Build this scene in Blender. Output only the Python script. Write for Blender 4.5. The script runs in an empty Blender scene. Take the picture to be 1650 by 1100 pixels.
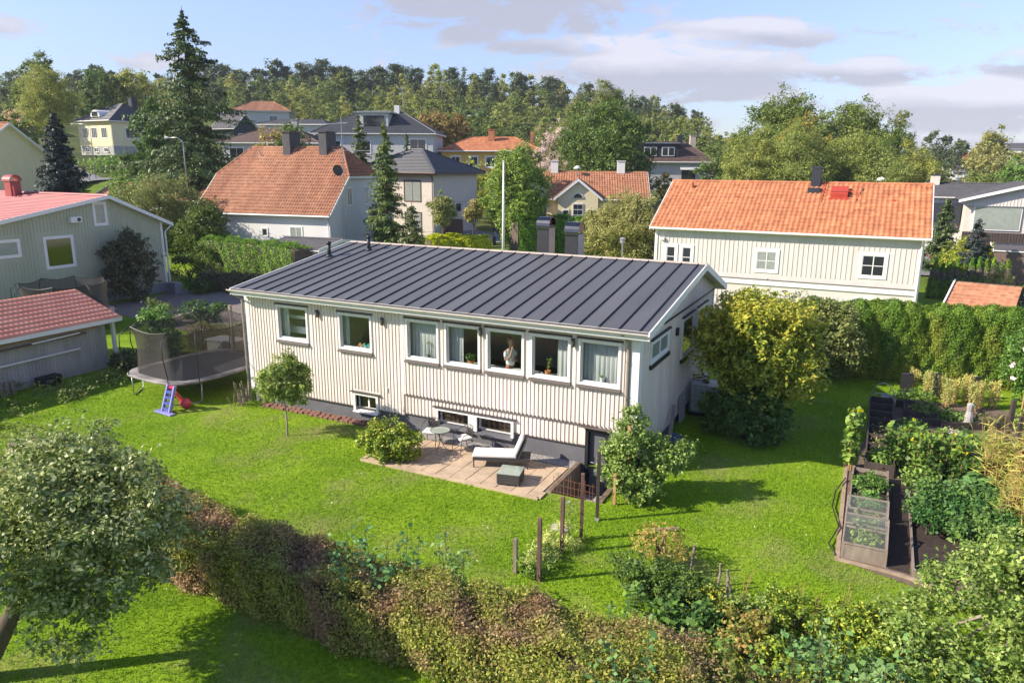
import bpy, math, random
import numpy as np
from mathutils import Vector, Matrix
R_ = math.radians
random.seed(7); rng = np.random.default_rng(11)
S = bpy.context.scene
C = S.collection
# ---------------------------------------------------------------- camera
CP = Vector((21.092, -19.233, 8.9))
PIT, ROL, YAW = R_(13.537), R_(0.353), R_(-26.458)
FW = Vector((math.sin(YAW)*math.cos(PIT), math.cos(YAW)*math.cos(PIT), -math.sin(PIT)))
r0 = Vector((math.cos(YAW), -math.sin(YAW), 0)); u0 = r0.cross(FW)
RT = math.cos(ROL)*r0 + math.sin(ROL)*u0
UP = -math.sin(ROL)*r0 + math.cos(ROL)*u0
cam = bpy.data.cameras.new('camera'); co = bpy.data.objects.new('camera', cam); C.objects.link(co)
cam.lens = 25.84; cam.sensor_width = 36; cam.clip_end = 6000; cam.clip_start = .1
m = Matrix((RT, UP, -FW)).transposed().to_4x4(); m.translation = CP; co.matrix_world = m
S.camera = co
FPX = 1184.3
# ---------------------------------------------------------------- light
SUN_AZ, SUN_EL = R_(38), R_(33)          # light travels towards +x,+y
sd = Vector((math.cos(SUN_AZ)*math.cos(SUN_EL), math.sin(SUN_AZ)*math.cos(SUN_EL), -math.sin(SUN_EL)))
sl = bpy.data.lights.new('sun', 'SUN'); sl.energy = 5.0; sl.angle = R_(.5); sl.color = (1, .90, .74)
so = bpy.data.objects.new('sun', sl); C.objects.link(so)
so.rotation_euler = sd.to_track_quat('-Z', 'Y').to_euler(); so.location = (0, 0, 60)
W = bpy.data.worlds.new('World'); S.world = W; W.use_nodes = True
nt = W.node_tree; N = nt.nodes; Lk = nt.links; N.clear()
def nd(nt, t, **k):
    n = nt.nodes.new(t)
    for a, b in k.items(): setattr(n, a, b)
    return n
wo = nd(nt, 'ShaderNodeOutputWorld'); bg = nd(nt, 'ShaderNodeBackground'); bg.inputs[1].default_value = .125
sky = nd(nt, 'ShaderNodeTexSky', sky_type='NISHITA', sun_disc=False)
sky.sun_elevation = SUN_EL; sky.sun_rotation = math.atan2(-sd.x, -sd.y); sky.air_density = 1.0; sky.dust_density = .25; sky.ozone_density = 1.6
tc = nd(nt, 'ShaderNodeTexCoord'); sep = nd(nt, 'ShaderNodeSeparateXYZ'); Lk.new(tc.outputs['Generated'], sep.inputs[0])
def M(op, a, b=None, c=None):
    n = nd(nt, 'ShaderNodeMath', operation=op)
    for i, x in enumerate((a, b, c)):
        if x is None: continue
        if isinstance(x, (int, float)): n.inputs[i].default_value = x
        else: Lk.new(x, n.inputs[i])
    return n.outputs[0]
zc = M('MAXIMUM', sep.outputs[2], 0.0); zz = M('ADD', zc, .13)
px_ = M('DIVIDE', sep.outputs[0], zz); py_ = M('DIVIDE', sep.outputs[1], zz)
cmb = nd(nt, 'ShaderNodeCombineXYZ'); Lk.new(px_, cmb.inputs[0]); Lk.new(py_, cmb.inputs[1])
def noise(vec, sc, det, rough=.5, dist=0.):
    n = nd(nt, 'ShaderNodeTexNoise'); n.inputs['Scale'].default_value = sc; n.inputs['Detail'].default_value = det
    n.inputs['Roughness'].default_value = rough; n.inputs['Distortion'].default_value = dist
    Lk.new(vec, n.inputs['Vector']); return n.outputs[0]
# cloud banks: soft ellipses in direction space (sideways, up), broken up by noise
FH = Vector((math.sin(YAW), math.cos(YAW), 0)); RH = Vector((math.cos(YAW), -math.sin(YAW), 0))
sd_ = M('ADD', M('MULTIPLY', sep.outputs[0], RH.x), M('MULTIPLY', sep.outputs[1], RH.y))
ff_ = M('MAXIMUM', M('ADD', M('MULTIPLY', sep.outputs[0], FH.x), M('MULTIPLY', sep.outputs[1], FH.y)), .12)
cu = M('DIVIDE', sd_, ff_); cv = M('DIVIDE', sep.outputs[2], ff_)
cmb = nd(nt, 'ShaderNodeCombineXYZ'); Lk.new(cu, cmb.inputs[0]); Lk.new(M('MULTIPLY', cv, 2.6), cmb.inputs[1])
n1 = noise(cmb.outputs[0], 10., 10, .66, .5); n2 = noise(cmb.outputs[0], 2.6, 3, .5)
tot = None; tops = None
for (ex, ey, rx, ry, wt) in ((-.02,.215,.22,.075,1.6), (.06,.148,.12,.016,1.2), (.21,.12,.20,.046,2.0), (.16,.088,.13,.016,.7), (.30,.162,.14,.022,1.3), (.46,.118,.12,.020,1.5), (.60,.078,.20,.040,2.0), (.70,.130,.12,.026,1.5), (.60,.035,.25,.016,.6), (.40,.085,.09,.014,.6),
        (-.69,.165,.07,.014,.55), (-.52,.125,.07,.010,.4), (-.08,.165,.05,.012,.6), (.5,.17,.12,.012,.45), (.05,.33,.4,.06,.8), (.8,.3,.3,.05,.8), (-1.2,.2,.3,.05,.8), (1.4,.2,.4,.06,.9), (.3,.055,.2,.008,.4)):
    dx = M('MULTIPLY', M('SUBTRACT', cu, ex), 1/rx); dy = M('MULTIPLY', M('SUBTRACT', cv, ey), 1/ry)
    e_ = M('MULTIPLY', M('SUBTRACT', 1.0, M('ADD', M('MULTIPLY', dx, dx), M('MULTIPLY', dy, dy))), wt)
    e_ = M('MAXIMUM', e_, -.6); tp = M('MULTIPLY', M('MAXIMUM', e_, 0.), dy)
    tot = e_ if tot is None else M('MAXIMUM', tot, e_); tops = tp if tops is None else M('ADD', tops, tp)
den = M('ADD', tot, M('ADD', M('MULTIPLY', M('SUBTRACT', n1, .5), 7.0), M('MULTIPLY', M('SUBTRACT', n2, .5), 1.6)))
cr = nd(nt, 'ShaderNodeValToRGB'); Lk.new(den, cr.inputs[0])
cr.color_ramp.elements[0].position = -.0; cr.color_ramp.elements[0].color = (0, 0, 0, 1)
cr.color_ramp.elements[1].position = .8; cr.color_ramp.elements[1].color = (1, 1, 1, 1)
lit = M('ADD', M('MULTIPLY', tops, .9), M('MULTIPLY', n1, .9))
cc = nd(nt, 'ShaderNodeValToRGB'); Lk.new(lit, cc.inputs[0])
cc.color_ramp.elements[0].position = .22; cc.color_ramp.elements[0].color = (2.5, 2.5, 2.95, 1)
cc.color_ramp.elements[1].position = .85; cc.color_ramp.elements[1].color = (4.0, 3.9, 4.3, 1)
skm = nd(nt, 'ShaderNodeMix', data_type='RGBA', blend_type='MULTIPLY'); skm.inputs[0].default_value = 1
Lk.new(sky.outputs[0], skm.inputs[6]); hr_ = nd(nt, 'ShaderNodeValToRGB'); Lk.new(M('MULTIPLY', sep.outputs[2], 2.5), hr_.inputs[0]); hr_.color_ramp.elements[0].color = (.47, .50, .64, 1); hr_.color_ramp.elements[1].color = (1.0, .91, 1.07, 1); hr_.color_ramp.elements[1].position = .55; Lk.new(hr_.outputs[0], skm.inputs[7])
mx = nd(nt, 'ShaderNodeMix', data_type='RGBA'); Lk.new(M('MULTIPLY', cr.outputs[0], .84), mx.inputs[0]); Lk.new(skm.outputs[2], mx.inputs[6]); Lk.new(cc.outputs[0], mx.inputs[7])
Lk.new(mx.outputs[2], bg.inputs[0]); Lk.new(bg.outputs[0], wo.inputs[0])
S.view_settings.view_transform = 'Standard'; S.view_settings.look = 'None'; S.view_settings.exposure = .80; S.view_settings.gamma = 1
S.cycles.max_bounces = 7; S.cycles.transparent_max_bounces = 12; S.cycles.diffuse_bounces = 3; S.cycles.glossy_bounces = 3
S.cycles.caustics_reflective = False; S.cycles.caustics_refractive = False

# ---------------------------------------------------------------- helpers
def at(u, v, t):
    return CP + (RT*((u-825)/FPX) + UP*((550-v)/FPX) + FW)*t
def mesh_np(name, V, Fq, mats, parent=None, mi=None, smooth=False):
    me = bpy.data.meshes.new(name); V = np.asarray(V, np.float32); Fq = np.asarray(Fq, np.int32)
    n, k = Fq.shape
    me.vertices.add(len(V)); me.vertices.foreach_set('co', V.ravel())
    me.loops.add(n*k); me.loops.foreach_set('vertex_index', Fq.ravel())
    me.polygons.add(n); me.polygons.foreach_set('loop_start', np.arange(0, n*k, k, dtype=np.int32)); me.polygons.foreach_set('loop_total', np.full(n, k, np.int32))
    if mi is not None: me.polygons.foreach_set('material_index', np.asarray(mi, np.int32))
    if smooth: me.polygons.foreach_set('use_smooth', np.ones(n, bool))
    me.update(calc_edges=True); me.validate()
    for mm in (mats if isinstance(mats, (list, tuple)) else [mats]): me.materials.append(mm)
    o = bpy.data.objects.new(name, me); C.objects.link(o)
    if parent is not None: o.parent = parent
    return o
def tag(o, label=None, cat=None, group=None, kind=None):
    if label: o['label'] = label
    if cat: o['category'] = cat
    if group: o['group'] = group
    if kind: o['kind'] = kind
    return o
def thing(name, label, cat, loc=(0, 0, 0), rz=0, group=None):
    o = bpy.data.objects.new(name, None); C.objects.link(o); o.location = loc; o.rotation_euler = (0, 0, rz)
    return tag(o, label, cat, group)
def kids(o): return [c for c in bpy.data.objects if c.parent == o]
def dup(o, loc=None, rz=None, sc=None, label=None, parent=None, children=None):
    c = o.copy(); C.objects.link(c)
    if parent is not None: c.parent = parent
    if loc is not None: c.location = loc
    if rz is not None: c.rotation_euler = (0, 0, rz)
    if sc is not None: c.scale = sc
    if label: c['label'] = label
    for k in kids(o): dup(k, parent=c)
    return c
class MB:
    def __init__(s): s.v = []; s.f = []; s.m = []
    def add(s, vs, fs, mi=0):
        b = len(s.v); s.v += [tuple(v) for v in vs]; s.f += [tuple(i+b for i in f) for f in fs]; s.m += [mi]*len(fs); return s
    def box(s, x0, x1, y0, y1, z0, z1, mi=0):
        if x0 > x1: x0, x1 = x1, x0
        if y0 > y1: y0, y1 = y1, y0
        return s.add([(x0,y0,z0),(x1,y0,z0),(x1,y1,z0),(x0,y1,z0),(x0,y0,z1),(x1,y0,z1),(x1,y1,z1),(x0,y1,z1)],
            [(0,3,2,1),(4,5,6,7),(0,1,5,4),(1,2,6,5),(2,3,7,6),(3,0,4,7)], mi)
    def bar(s, p, q, w, h=None, mi=0, up=(0,0,1)):
        p, q = Vector(p), Vector(q); d = (q-p).normalized(); h = h or w
        a = d.cross(Vector(up))
        if a.length < 1e-4: a = d.cross(Vector((0, 1, 0)))
        a.normalize(); b = a.cross(d).normalized(); a *= w/2; b *= h/2
        return s.add([p-a-b, p+a-b, p+a+b, p-a+b, q-a-b, q+a-b, q+a+b, q-a+b], [(0,3,2,1),(4,5,6,7),(0,1,5,4),(1,2,6,5),(2,3,7,6),(3,0,4,7)], mi)
    def tube(s, pts, rad, n=8, mi=0, cap=True):
        pts = [Vector(p) for p in pts]
        if isinstance(rad, (int, float)): rad = [rad]*len(pts)
        b = len(s.v); a = None
        for i, p in enumerate(pts):
            d = (pts[min(i+1, len(pts)-1)]-pts[max(i-1, 0)]).normalized()
            if a is None:
                a = d.cross(Vector((0, 0, 1)));
                if a.length < .1: a = d.cross(Vector((1, 0, 0)))
            else: a = a - d*a.dot(d)
            a.normalize(); c = d.cross(a)
            for k in range(n):
                t = 2*math.pi*k/n; s.v.append(tuple(p+(a*math.cos(t)+c*math.sin(t))*rad[i]))
        for i in range(len(pts)-1):
            for k in range(n):
                s.f.append((b+i*n+k, b+i*n+(k+1)%n, b+(i+1)*n+(k+1)%n, b+(i+1)*n+k)); s.m.append(mi)
        if cap:
            s.f.append(tuple(b+k for k in range(n))[::-1]); s.m.append(mi)
            e = b+(len(pts)-1)*n; s.f.append(tuple(e+k for k in range(n))); s.m.append(mi)
        return s
    def lathe(s, prof, c=(0,0,0), n=20, mi=0):
        b = len(s.v)
        for r, z in prof:
            for k in range(n):
                t = 2*math.pi*k/n; s.v.append((c[0]+r*math.cos(t), c[1]+r*math.sin(t), c[2]+z))
        for i in range(len(prof)-1):
            for k in range(n):
                s.f.append((b+i*n+k, b+i*n+(k+1)%n, b+(i+1)*n+(k+1)%n, b+(i+1)*n+k)); s.m.append(mi)
        s.f.append(tuple(b+k for k in range(n))[::-1]); s.m.append(mi)
        e = b+(len(prof)-1)*n; s.f.append(tuple(e+k for k in range(n))); s.m.append(mi)
        return s
    def prism(s, poly, d, mi=0):   # poly: list of 3-D points (planar), extruded by vector d
        n = len(poly); P0 = [Vector(p) for p in poly]; P1 = [p+Vector(d) for p in P0]
        return s.add(P0+P1, [tuple(range(n))[::-1], tuple(range(n, 2*n))]+[(i, (i+1)%n, n+(i+1)%n, n+i) for i in range(n)], mi)
    def quad(s, a, b, c, d, mi=0): return s.add([a, b, c, d], [(0, 1, 2, 3)], mi)
    def build(s, name, mats, parent=None, smooth=False, bevel=0):
        me = bpy.data.meshes.new(name); me.from_pydata(s.v, [], s.f)
        for mm in (mats if isinstance(mats, (list, tuple)) else [mats]): me.materials.append(mm)
        me.polygons.foreach_set('material_index', s.m)
        if smooth: me.polygons.foreach_set('use_smooth', [True]*len(s.f))
        me.update(); o = bpy.data.objects.new(name, me); C.objects.link(o)
        if parent is not None: o.parent = parent
        if bevel:
            b = o.modifiers.new('bevel', 'BEVEL'); b.width = bevel; b.segments = 2; b.limit_method = 'ANGLE'
        return o
# ---------------------------------------------------------------- materials
def newmat(name):
    mt = bpy.data.materials.new(name); mt.use_nodes = True; t = mt.node_tree
    return mt, t, t.nodes['Principled BSDF'], t.nodes['Material Output']
def mat(name, col, rough=.7, col2=None, sc=3., det=4, bump=0., bsc=None, metal=0., spec=.5, stretch=None, col3=None, snap=None, island=0., var=.2):
    mt, t, p, o = newmat(name)
    p.inputs['Roughness'].default_value = rough; p.inputs['Metallic'].default_value = metal; p.inputs['Specular IOR Level'].default_value = spec
    p.inputs['Base Color'].default_value = (*col, 1)
    if col2 is None: col2 = tuple(c*.82 for c in col)
    tcn = t.nodes.new('ShaderNodeTexCoord'); vec = tcn.outputs['Object']
    if stretch:
        mpn = t.nodes.new('ShaderNodeMapping'); mpn.inputs['Scale'].default_value = stretch; t.links.new(vec, mpn.inputs[0]); vec = mpn.outputs[0]
    n = t.nodes.new('ShaderNodeTexNoise'); n.inputs['Scale'].default_value = sc; n.inputs['Detail'].default_value = det; n.inputs['Roughness'].default_value = .6
    t.links.new(vec, n.inputs['Vector'])
    cr = t.nodes.new('ShaderNodeValToRGB'); t.links.new(n.outputs[0], cr.inputs[0])
    e = cr.color_ramp.elements; e[0].position = .32; e[0].color = (*col2, 1); e[1].position = .68; e[1].color = (*col, 1)
    if col3: x = e.new(.5); x.color = (*col3, 1)
    cout = cr.outputs[0]
    if snap or island:
        if snap:
            ofs = t.nodes.new('ShaderNodeVectorMath'); ofs.operation = 'ADD'; ofs.inputs[1].default_value = (-snap[3] if len(snap) > 3 else .03, .02, .013); t.links.new(tcn.outputs['Object'], ofs.inputs[0])
            sn = t.nodes.new('ShaderNodeVectorMath'); sn.operation = 'SNAP'; sn.inputs[1].default_value = snap[:3]; t.links.new(ofs.outputs[0], sn.inputs[0])
            wn = t.nodes.new('ShaderNodeTexWhiteNoise'); t.links.new(sn.outputs[0], wn.inputs[0]); rv = wn.outputs['Value']; am = var
        else: gg = t.nodes.new('ShaderNodeNewGeometry'); rv = gg.outputs['Random Per Island']; am = island
        mr = t.nodes.new('ShaderNodeMapRange'); t.links.new(rv, mr.inputs[0]); mr.inputs[3].default_value = 1-am; mr.inputs[4].default_value = 1+am*.5
        hs = t.nodes.new('ShaderNodeHueSaturation'); t.links.new(mr.outputs[0], hs.inputs['Value']); t.links.new(cout, hs.inputs['Color']); cout = hs.outputs[0]
    t.links.new(cout, p.inputs['Base Color'])
    if bump:
        n2 = t.nodes.new('ShaderNodeTexNoise'); n2.inputs['Scale'].default_value = bsc or sc*8; n2.inputs['Detail'].default_value = 3; t.links.new(vec, n2.inputs['Vector'])
        b = t.nodes.new('ShaderNodeBump'); b.inputs['Strength'].default_value = bump; b.inputs['Distance'].default_value = .03
        t.links.new(n2.outputs[0], b.inputs['Height']); t.links.new(b.outputs[0], p.inputs['Normal'])
    return mt
def leafmat(name, cols, trans=.3, rough=.5, patch=None, psc=.6, hue=.02, spec=.35, gain=1.9, thr=.45):
    cols = [tuple(min(.8, c*gain) for c in q) for q in cols]; patch = [tuple(min(.8, c*gain) for c in q) for q in patch] if patch else None
    mt, t, p, o = newmat(name); L = t.links.new
    g = t.nodes.new('ShaderNodeNewGeometry'); cr = t.nodes.new('ShaderNodeValToRGB'); L(g.outputs['Random Per Island'], cr.inputs[0])
    e = cr.color_ramp.elements; k = len(cols)
    e[0].position = 0; e[0].color = (*cols[0], 1); e[1].position = 1; e[1].color = (*cols[-1], 1)
    for i in range(1, k-1): x = e.new(i/(k-1)); x.color = (*cols[i], 1)
    col = cr.outputs[0]
    if patch:
        tcn = t.nodes.new('ShaderNodeTexCoord'); n = t.nodes.new('ShaderNodeTexNoise'); n.inputs['Scale'].default_value = psc; n.inputs['Detail'].default_value = 3
        L(tcn.outputs['Object'], n.inputs['Vector']); r2 = t.nodes.new('ShaderNodeValToRGB'); L(n.outputs[0], r2.inputs[0])
        r2.color_ramp.elements[0].position = thr; r2.color_ramp.elements[1].position = thr+.16
        c2 = t.nodes.new('ShaderNodeValToRGB'); L(g.outputs['Random Per Island'], c2.inputs[0])
        c2.color_ramp.elements[0].color = (*patch[0], 1); c2.color_ramp.elements[1].color = (*patch[1], 1)
        mx = t.nodes.new('ShaderNodeMix'); mx.data_type = 'RGBA'; L(r2.outputs[0], mx.inputs[0]); L(col, mx.inputs[6]); L(c2.outputs[0], mx.inputs[7]); col = mx.outputs[2]
    oi = t.nodes.new('ShaderNodeObjectInfo'); hs = t.nodes.new('ShaderNodeHueSaturation')
    mr = t.nodes.new('ShaderNodeMapRange'); L(oi.outputs['Random'], mr.inputs[0]); mr.inputs[3].default_value = .5-hue; mr.inputs[4].default_value = .5+hue
    mv = t.nodes.new('ShaderNodeMapRange'); L(oi.outputs['Random'], mv.inputs[0]); mv.inputs[3].default_value = 1+hue*6; mv.inputs[4].default_value = 1-hue*6
    L(mr.outputs[0], hs.inputs['Hue']); L(mv.outputs[0], hs.inputs['Value']); L(col, hs.inputs['Color']); col = hs.outputs[0]
    L(col, p.inputs['Base Color']); p.inputs['Roughness'].default_value = rough; p.inputs['Specular IOR Level'].default_value = spec
    tr = t.nodes.new('ShaderNodeBsdfTranslucent'); L(col, tr.inputs[0]); ms = t.nodes.new('ShaderNodeMixShader'); ms.inputs[0].default_value = trans
    L(p.outputs[0], ms.inputs[1]); L(tr.outputs[0], ms.inputs[2]); L(ms.outputs[0], o.inputs[0])
    return mt
def glassmat(name, tint=(.95, .98, .97), ior=1.5, boost=0.):
    mt, t, p, o = newmat(name); t.nodes.remove(p); L = t.links.new
    tr = t.nodes.new('ShaderNodeBsdfTransparent'); tr.inputs[0].default_value = (*tint, 1)
    gl = t.nodes.new('ShaderNodeBsdfGlossy'); gl.inputs['Roughness'].default_value = .01; gl.inputs[0].default_value = (.95, .97, 1, 1)
    fr = t.nodes.new('ShaderNodeLayerWeight'); fr.inputs[0].default_value = .5; pw = t.nodes.new('ShaderNodeMath'); pw.operation = 'POWER'; pw.inputs[1].default_value = 4.; L(fr.outputs['Facing'], pw.inputs[0])
    ad = t.nodes.new('ShaderNodeMath'); ad.operation = 'MULTIPLY_ADD'; ad.inputs[1].default_value = .9; ad.inputs[2].default_value = .05+boost; L(pw.outputs[0], ad.inputs[0]); ms = t.nodes.new('ShaderNodeMixShader'); L(ad.outputs[0], ms.inputs[0]); L(tr.outputs[0], ms.inputs[1]); L(gl.outputs[0], ms.inputs[2]); L(ms.outputs[0], o.inputs[0])
    return mt
def netmat(name, col, alpha):
    mt, t, p, o = newmat(name); L = t.links.new
    p.inputs['Base Color'].default_value = (*col, 1); p.inputs['Roughness'].default_value = .9
    tr = t.nodes.new('ShaderNodeBsdfTransparent'); ms = t.nodes.new('ShaderNodeMixShader'); ms.inputs[0].default_value = alpha
    L(tr.outputs[0], ms.inputs[1]); L(p.outputs[0], ms.inputs[2]); L(ms.outputs[0], o.inputs[0]); return mt
G = dict(
 cream=mat('cream paint', (.80,.71,.66), .55, (.69,.60,.53), 1.6, 7, stretch=(1.6,1.6,.22), island=.07),
 white=mat('white paint', (.78,.755,.735), .5, (.75,.74,.71), 2),
 paleg=mat('pale grey paint', (.65,.60,.575), .6, (.57,.52,.49), 1.5, 6, stretch=(1,1,.25), island=.06),
 found=mat('foundation paint', (.135,.135,.15), .75, (.10,.10,.115), 1.6, bump=.2),
 metal=mat('dark roof metal', (.112,.112,.115), .48, (.088,.088,.090), .6, 7, metal=.0, spec=.5, stretch=(1.2,.18,1), snap=(.6005,50,50,.409), var=.13),
 seam=mat('roof seam metal', (.022,.024,.030), .5),
 dark=mat('dark grey metal', (.055,.05,.048), .5),
 black=mat('black paint', (.015,.016,.02), .5),
 brownm=mat('brown grey flashing', (.13,.11,.10), .5),
 gutter=mat('pale gutter', (.72,.66,.60), .45), pipe=mat('weathered pipe', (.34,.30,.26), .5, (.24,.2,.17), 3),
 pinkw=mat('pale rendered chimney', (.52,.44,.38), .8, (.42,.35,.3), 3),
 steel=mat('galvanised steel', (.45,.45,.46), .35, metal=.9), chrome=mat('dark sheet steel', (.12,.12,.13), .25, metal=1.),
 room=mat('room wall', (.55,.48,.40), .9), floor=mat('room floor', (.14,.08,.045), .6, (.09,.05,.03), 4),
 curtain=leafmat('thin curtain', [(.86,.88,.85),(.86,.88,.85)], .5, .9, hue=0, gain=1.), darkwood=mat('dark weathered wood', (.075,.055,.045), .8, (.045,.033,.028), 5, stretch=(1,1,.2)),
 wood=mat('grey weathered wood', (.30,.245,.20), .85, (.19,.15,.12), 6, stretch=(1,3,.3)), rustwood=mat('reddish brown post wood', (.20,.115,.09), .85, (.11,.06,.05), 6, stretch=(1,1,.2)),
 newwood=mat('pale yellow wood', (.46,.27,.12), .8, (.34,.19,.09), 4), edgew=mat('weathered edging wood', (.40,.31,.23), .9, (.26,.19,.13), 5), soil=mat('dark soil', (.055,.035,.027), .95, (.025,.017,.014), 9, bump=1., bsc=30),
 path=mat('brown earth path', (.20,.145,.10), .95, (.12,.085,.06), 5, bump=.6),
 slab=mat('sandstone slab', (.54,.40,.28), .85, (.36,.28,.19), 2.3, bump=.15, col3=(.48,.36,.25)), slabgap=mat('mossy joint', (.13,.13,.05), .95, (.22,.17,.12), 6),
 grav=mat('grey gravel', (.42,.38,.35), .9, (.16,.15,.15), 40, bump=.6, bsc=60), drive=mat('grey paving', (.23,.19,.165), .9, (.15,.12,.10), 2.5, bump=.2),
 asph=mat('asphalt', (.20,.20,.20), .9), brick=mat('red brick edging', (.28,.14,.10), .9, (.17,.09,.07), 8),
 tile=mat('orange roof tile', (.53,.21,.095), .75, (.40,.14,.062), 1.2, 6, snap=(.28,.34,.2), var=.28), tileold=mat('weathered orange tile', (.45,.215,.12), .8, (.29,.115,.062), .5, 7, stretch=(1,.12,.12), snap=(.26,.30,.3), var=.25), tilepale=mat('pale orange tile', (.47,.22,.12), .8, (.36,.15,.08), 1.5, 6, snap=(.3,.36,.3), var=.25),
 tilered=mat('crimson sheet tile', (.36,.065,.06), .45, (.27,.05,.045), .8, 4), roofred=mat('dark red painted steel', (.46,.06,.035), .5), tilecoral=mat('coral red sheet tile', (.78,.34,.21), .5, (.68,.24,.15), 1, 4), tiledark=mat('charcoal roof tile', (.05,.052,.062), .5, (.036,.038,.045), 1.5), tilebrown=mat('brown roof tile', (.13,.08,.065), .7, (.08,.05,.04), 1.5), felt=mat('dark roofing felt', (.085,.08,.09), .8, (.06,.06,.065), 1.5),
 greeng=mat('grey green paint', (.44,.45,.33), .65, (.38,.39,.28), 1.2, stretch=(1,1,.2)), base=mat('blue grey plinth', (.26,.27,.31), .8), concrete=mat('pale concrete', (.42,.41,.40), .85, (.33,.32,.31), 3),
 beige=mat('beige brick render', (.62,.56,.49), .85, (.55,.49,.43), 3), wbrick=mat('white brick', (.70,.69,.68), .85, (.60,.59,.58), 6, stretch=(1,1,3)),
 yellow=mat('strong yellow paint', (.78,.47,.10), .65, (.70,.41,.08), 2), paley=mat('pale yellow paint', (.78,.68,.42), .65, (.72,.62,.38), 2), brown=mat('brown render', (.17,.115,.095), .8, (.13,.09,.075), 2), navy=mat('blue black timber', (.022,.026,.042), .7), greyhs=mat('light grey render', (.55,.55,.54), .8),
 shedw=mat('pale shed boards', (.42,.39,.36), .8, (.32,.30,.28), 3, stretch=(1,1,.2)),
 pane=mat('window glass', (.03,.035,.04), .04, spec=1.), panegreen=mat('window glass with painted garden reflection', (.05,.07,.01), .05, spec=.8), curtpane=mat('curtained glass', (.30,.33,.31), .1, spec=.8),  # panegreen: green reflection of the garden is put into the pane colour
 cushion=mat('white cushion fabric', (.86,.82,.77), .9), rattan=mat('charcoal wicker', (.06,.056,.058), .6, (.035,.033,.034), 60, bump=.5, bsc=80), tglass=mat('frosted glass top', (.30,.36,.30), .12, spec=.9), lamp=mat('lamp housing', (.08,.075,.07), .5),
 terra=mat('terracotta', (.62,.26,.08), .7), blue=mat('lilac blue plastic', (.27,.26,.62), .4), dblue=mat('deep blue plastic', (.10,.13,.42), .4), red=mat('red plastic', (.66,.06,.10), .4), orange=mat('orange paint', (.6,.2,.03), .5), whitep=mat('white plastic', (.75,.77,.78), .4),
 skin=mat('skin', (.50,.30,.21), .55), hair=mat('brown hair', (.16,.09,.045), .7), shirt=mat('white cotton', (.82,.84,.85), .9), skirt=mat('patterned shorts fabric', (.20,.10,.09), .9, (.35,.12,.05), 18),
 jump=mat('jumping mat', (.085,.083,.09), .8, (.06,.06,.065), 2), padm=mat('worn grey pad', (.32,.29,.27), .7, (.10,.095,.09), 1.2), hose=mat('black hose', (.02,.02,.02), .5),
 bark=mat('grey brown bark', (.13,.10,.075), .9, (.07,.052,.04), 8, bump=.6, stretch=(1,1,.3)), barkp=mat('pale bark', (.36,.31,.26), .9, (.2,.17,.14), 6), birchb=mat('birch bark', (.55,.53,.5), .8, (.2,.19,.18), 5), stone=mat('pale stone', (.42,.40,.38), .9, (.3,.28,.26), 5),
 tote=mat('white tank plastic', (.60,.62,.63), .5), rust=mat('rusty steel', (.28,.11,.05), .8), carp=mat('silver blue car paint', (.22,.25,.30), .3, spec=.8), bluep=mat('blue sheet', (.05,.09,.2), .5), pinkp=mat('pink plastic', (.6,.12,.12), .6),
)
G['glass'] = glassmat('window pane glass', boost=.0); G['net'] = netmat('black netting', (.04,.036,.032), .66); G['meshnet'] = netmat('pale insect mesh', (.25,.27,.24), .22)
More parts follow.
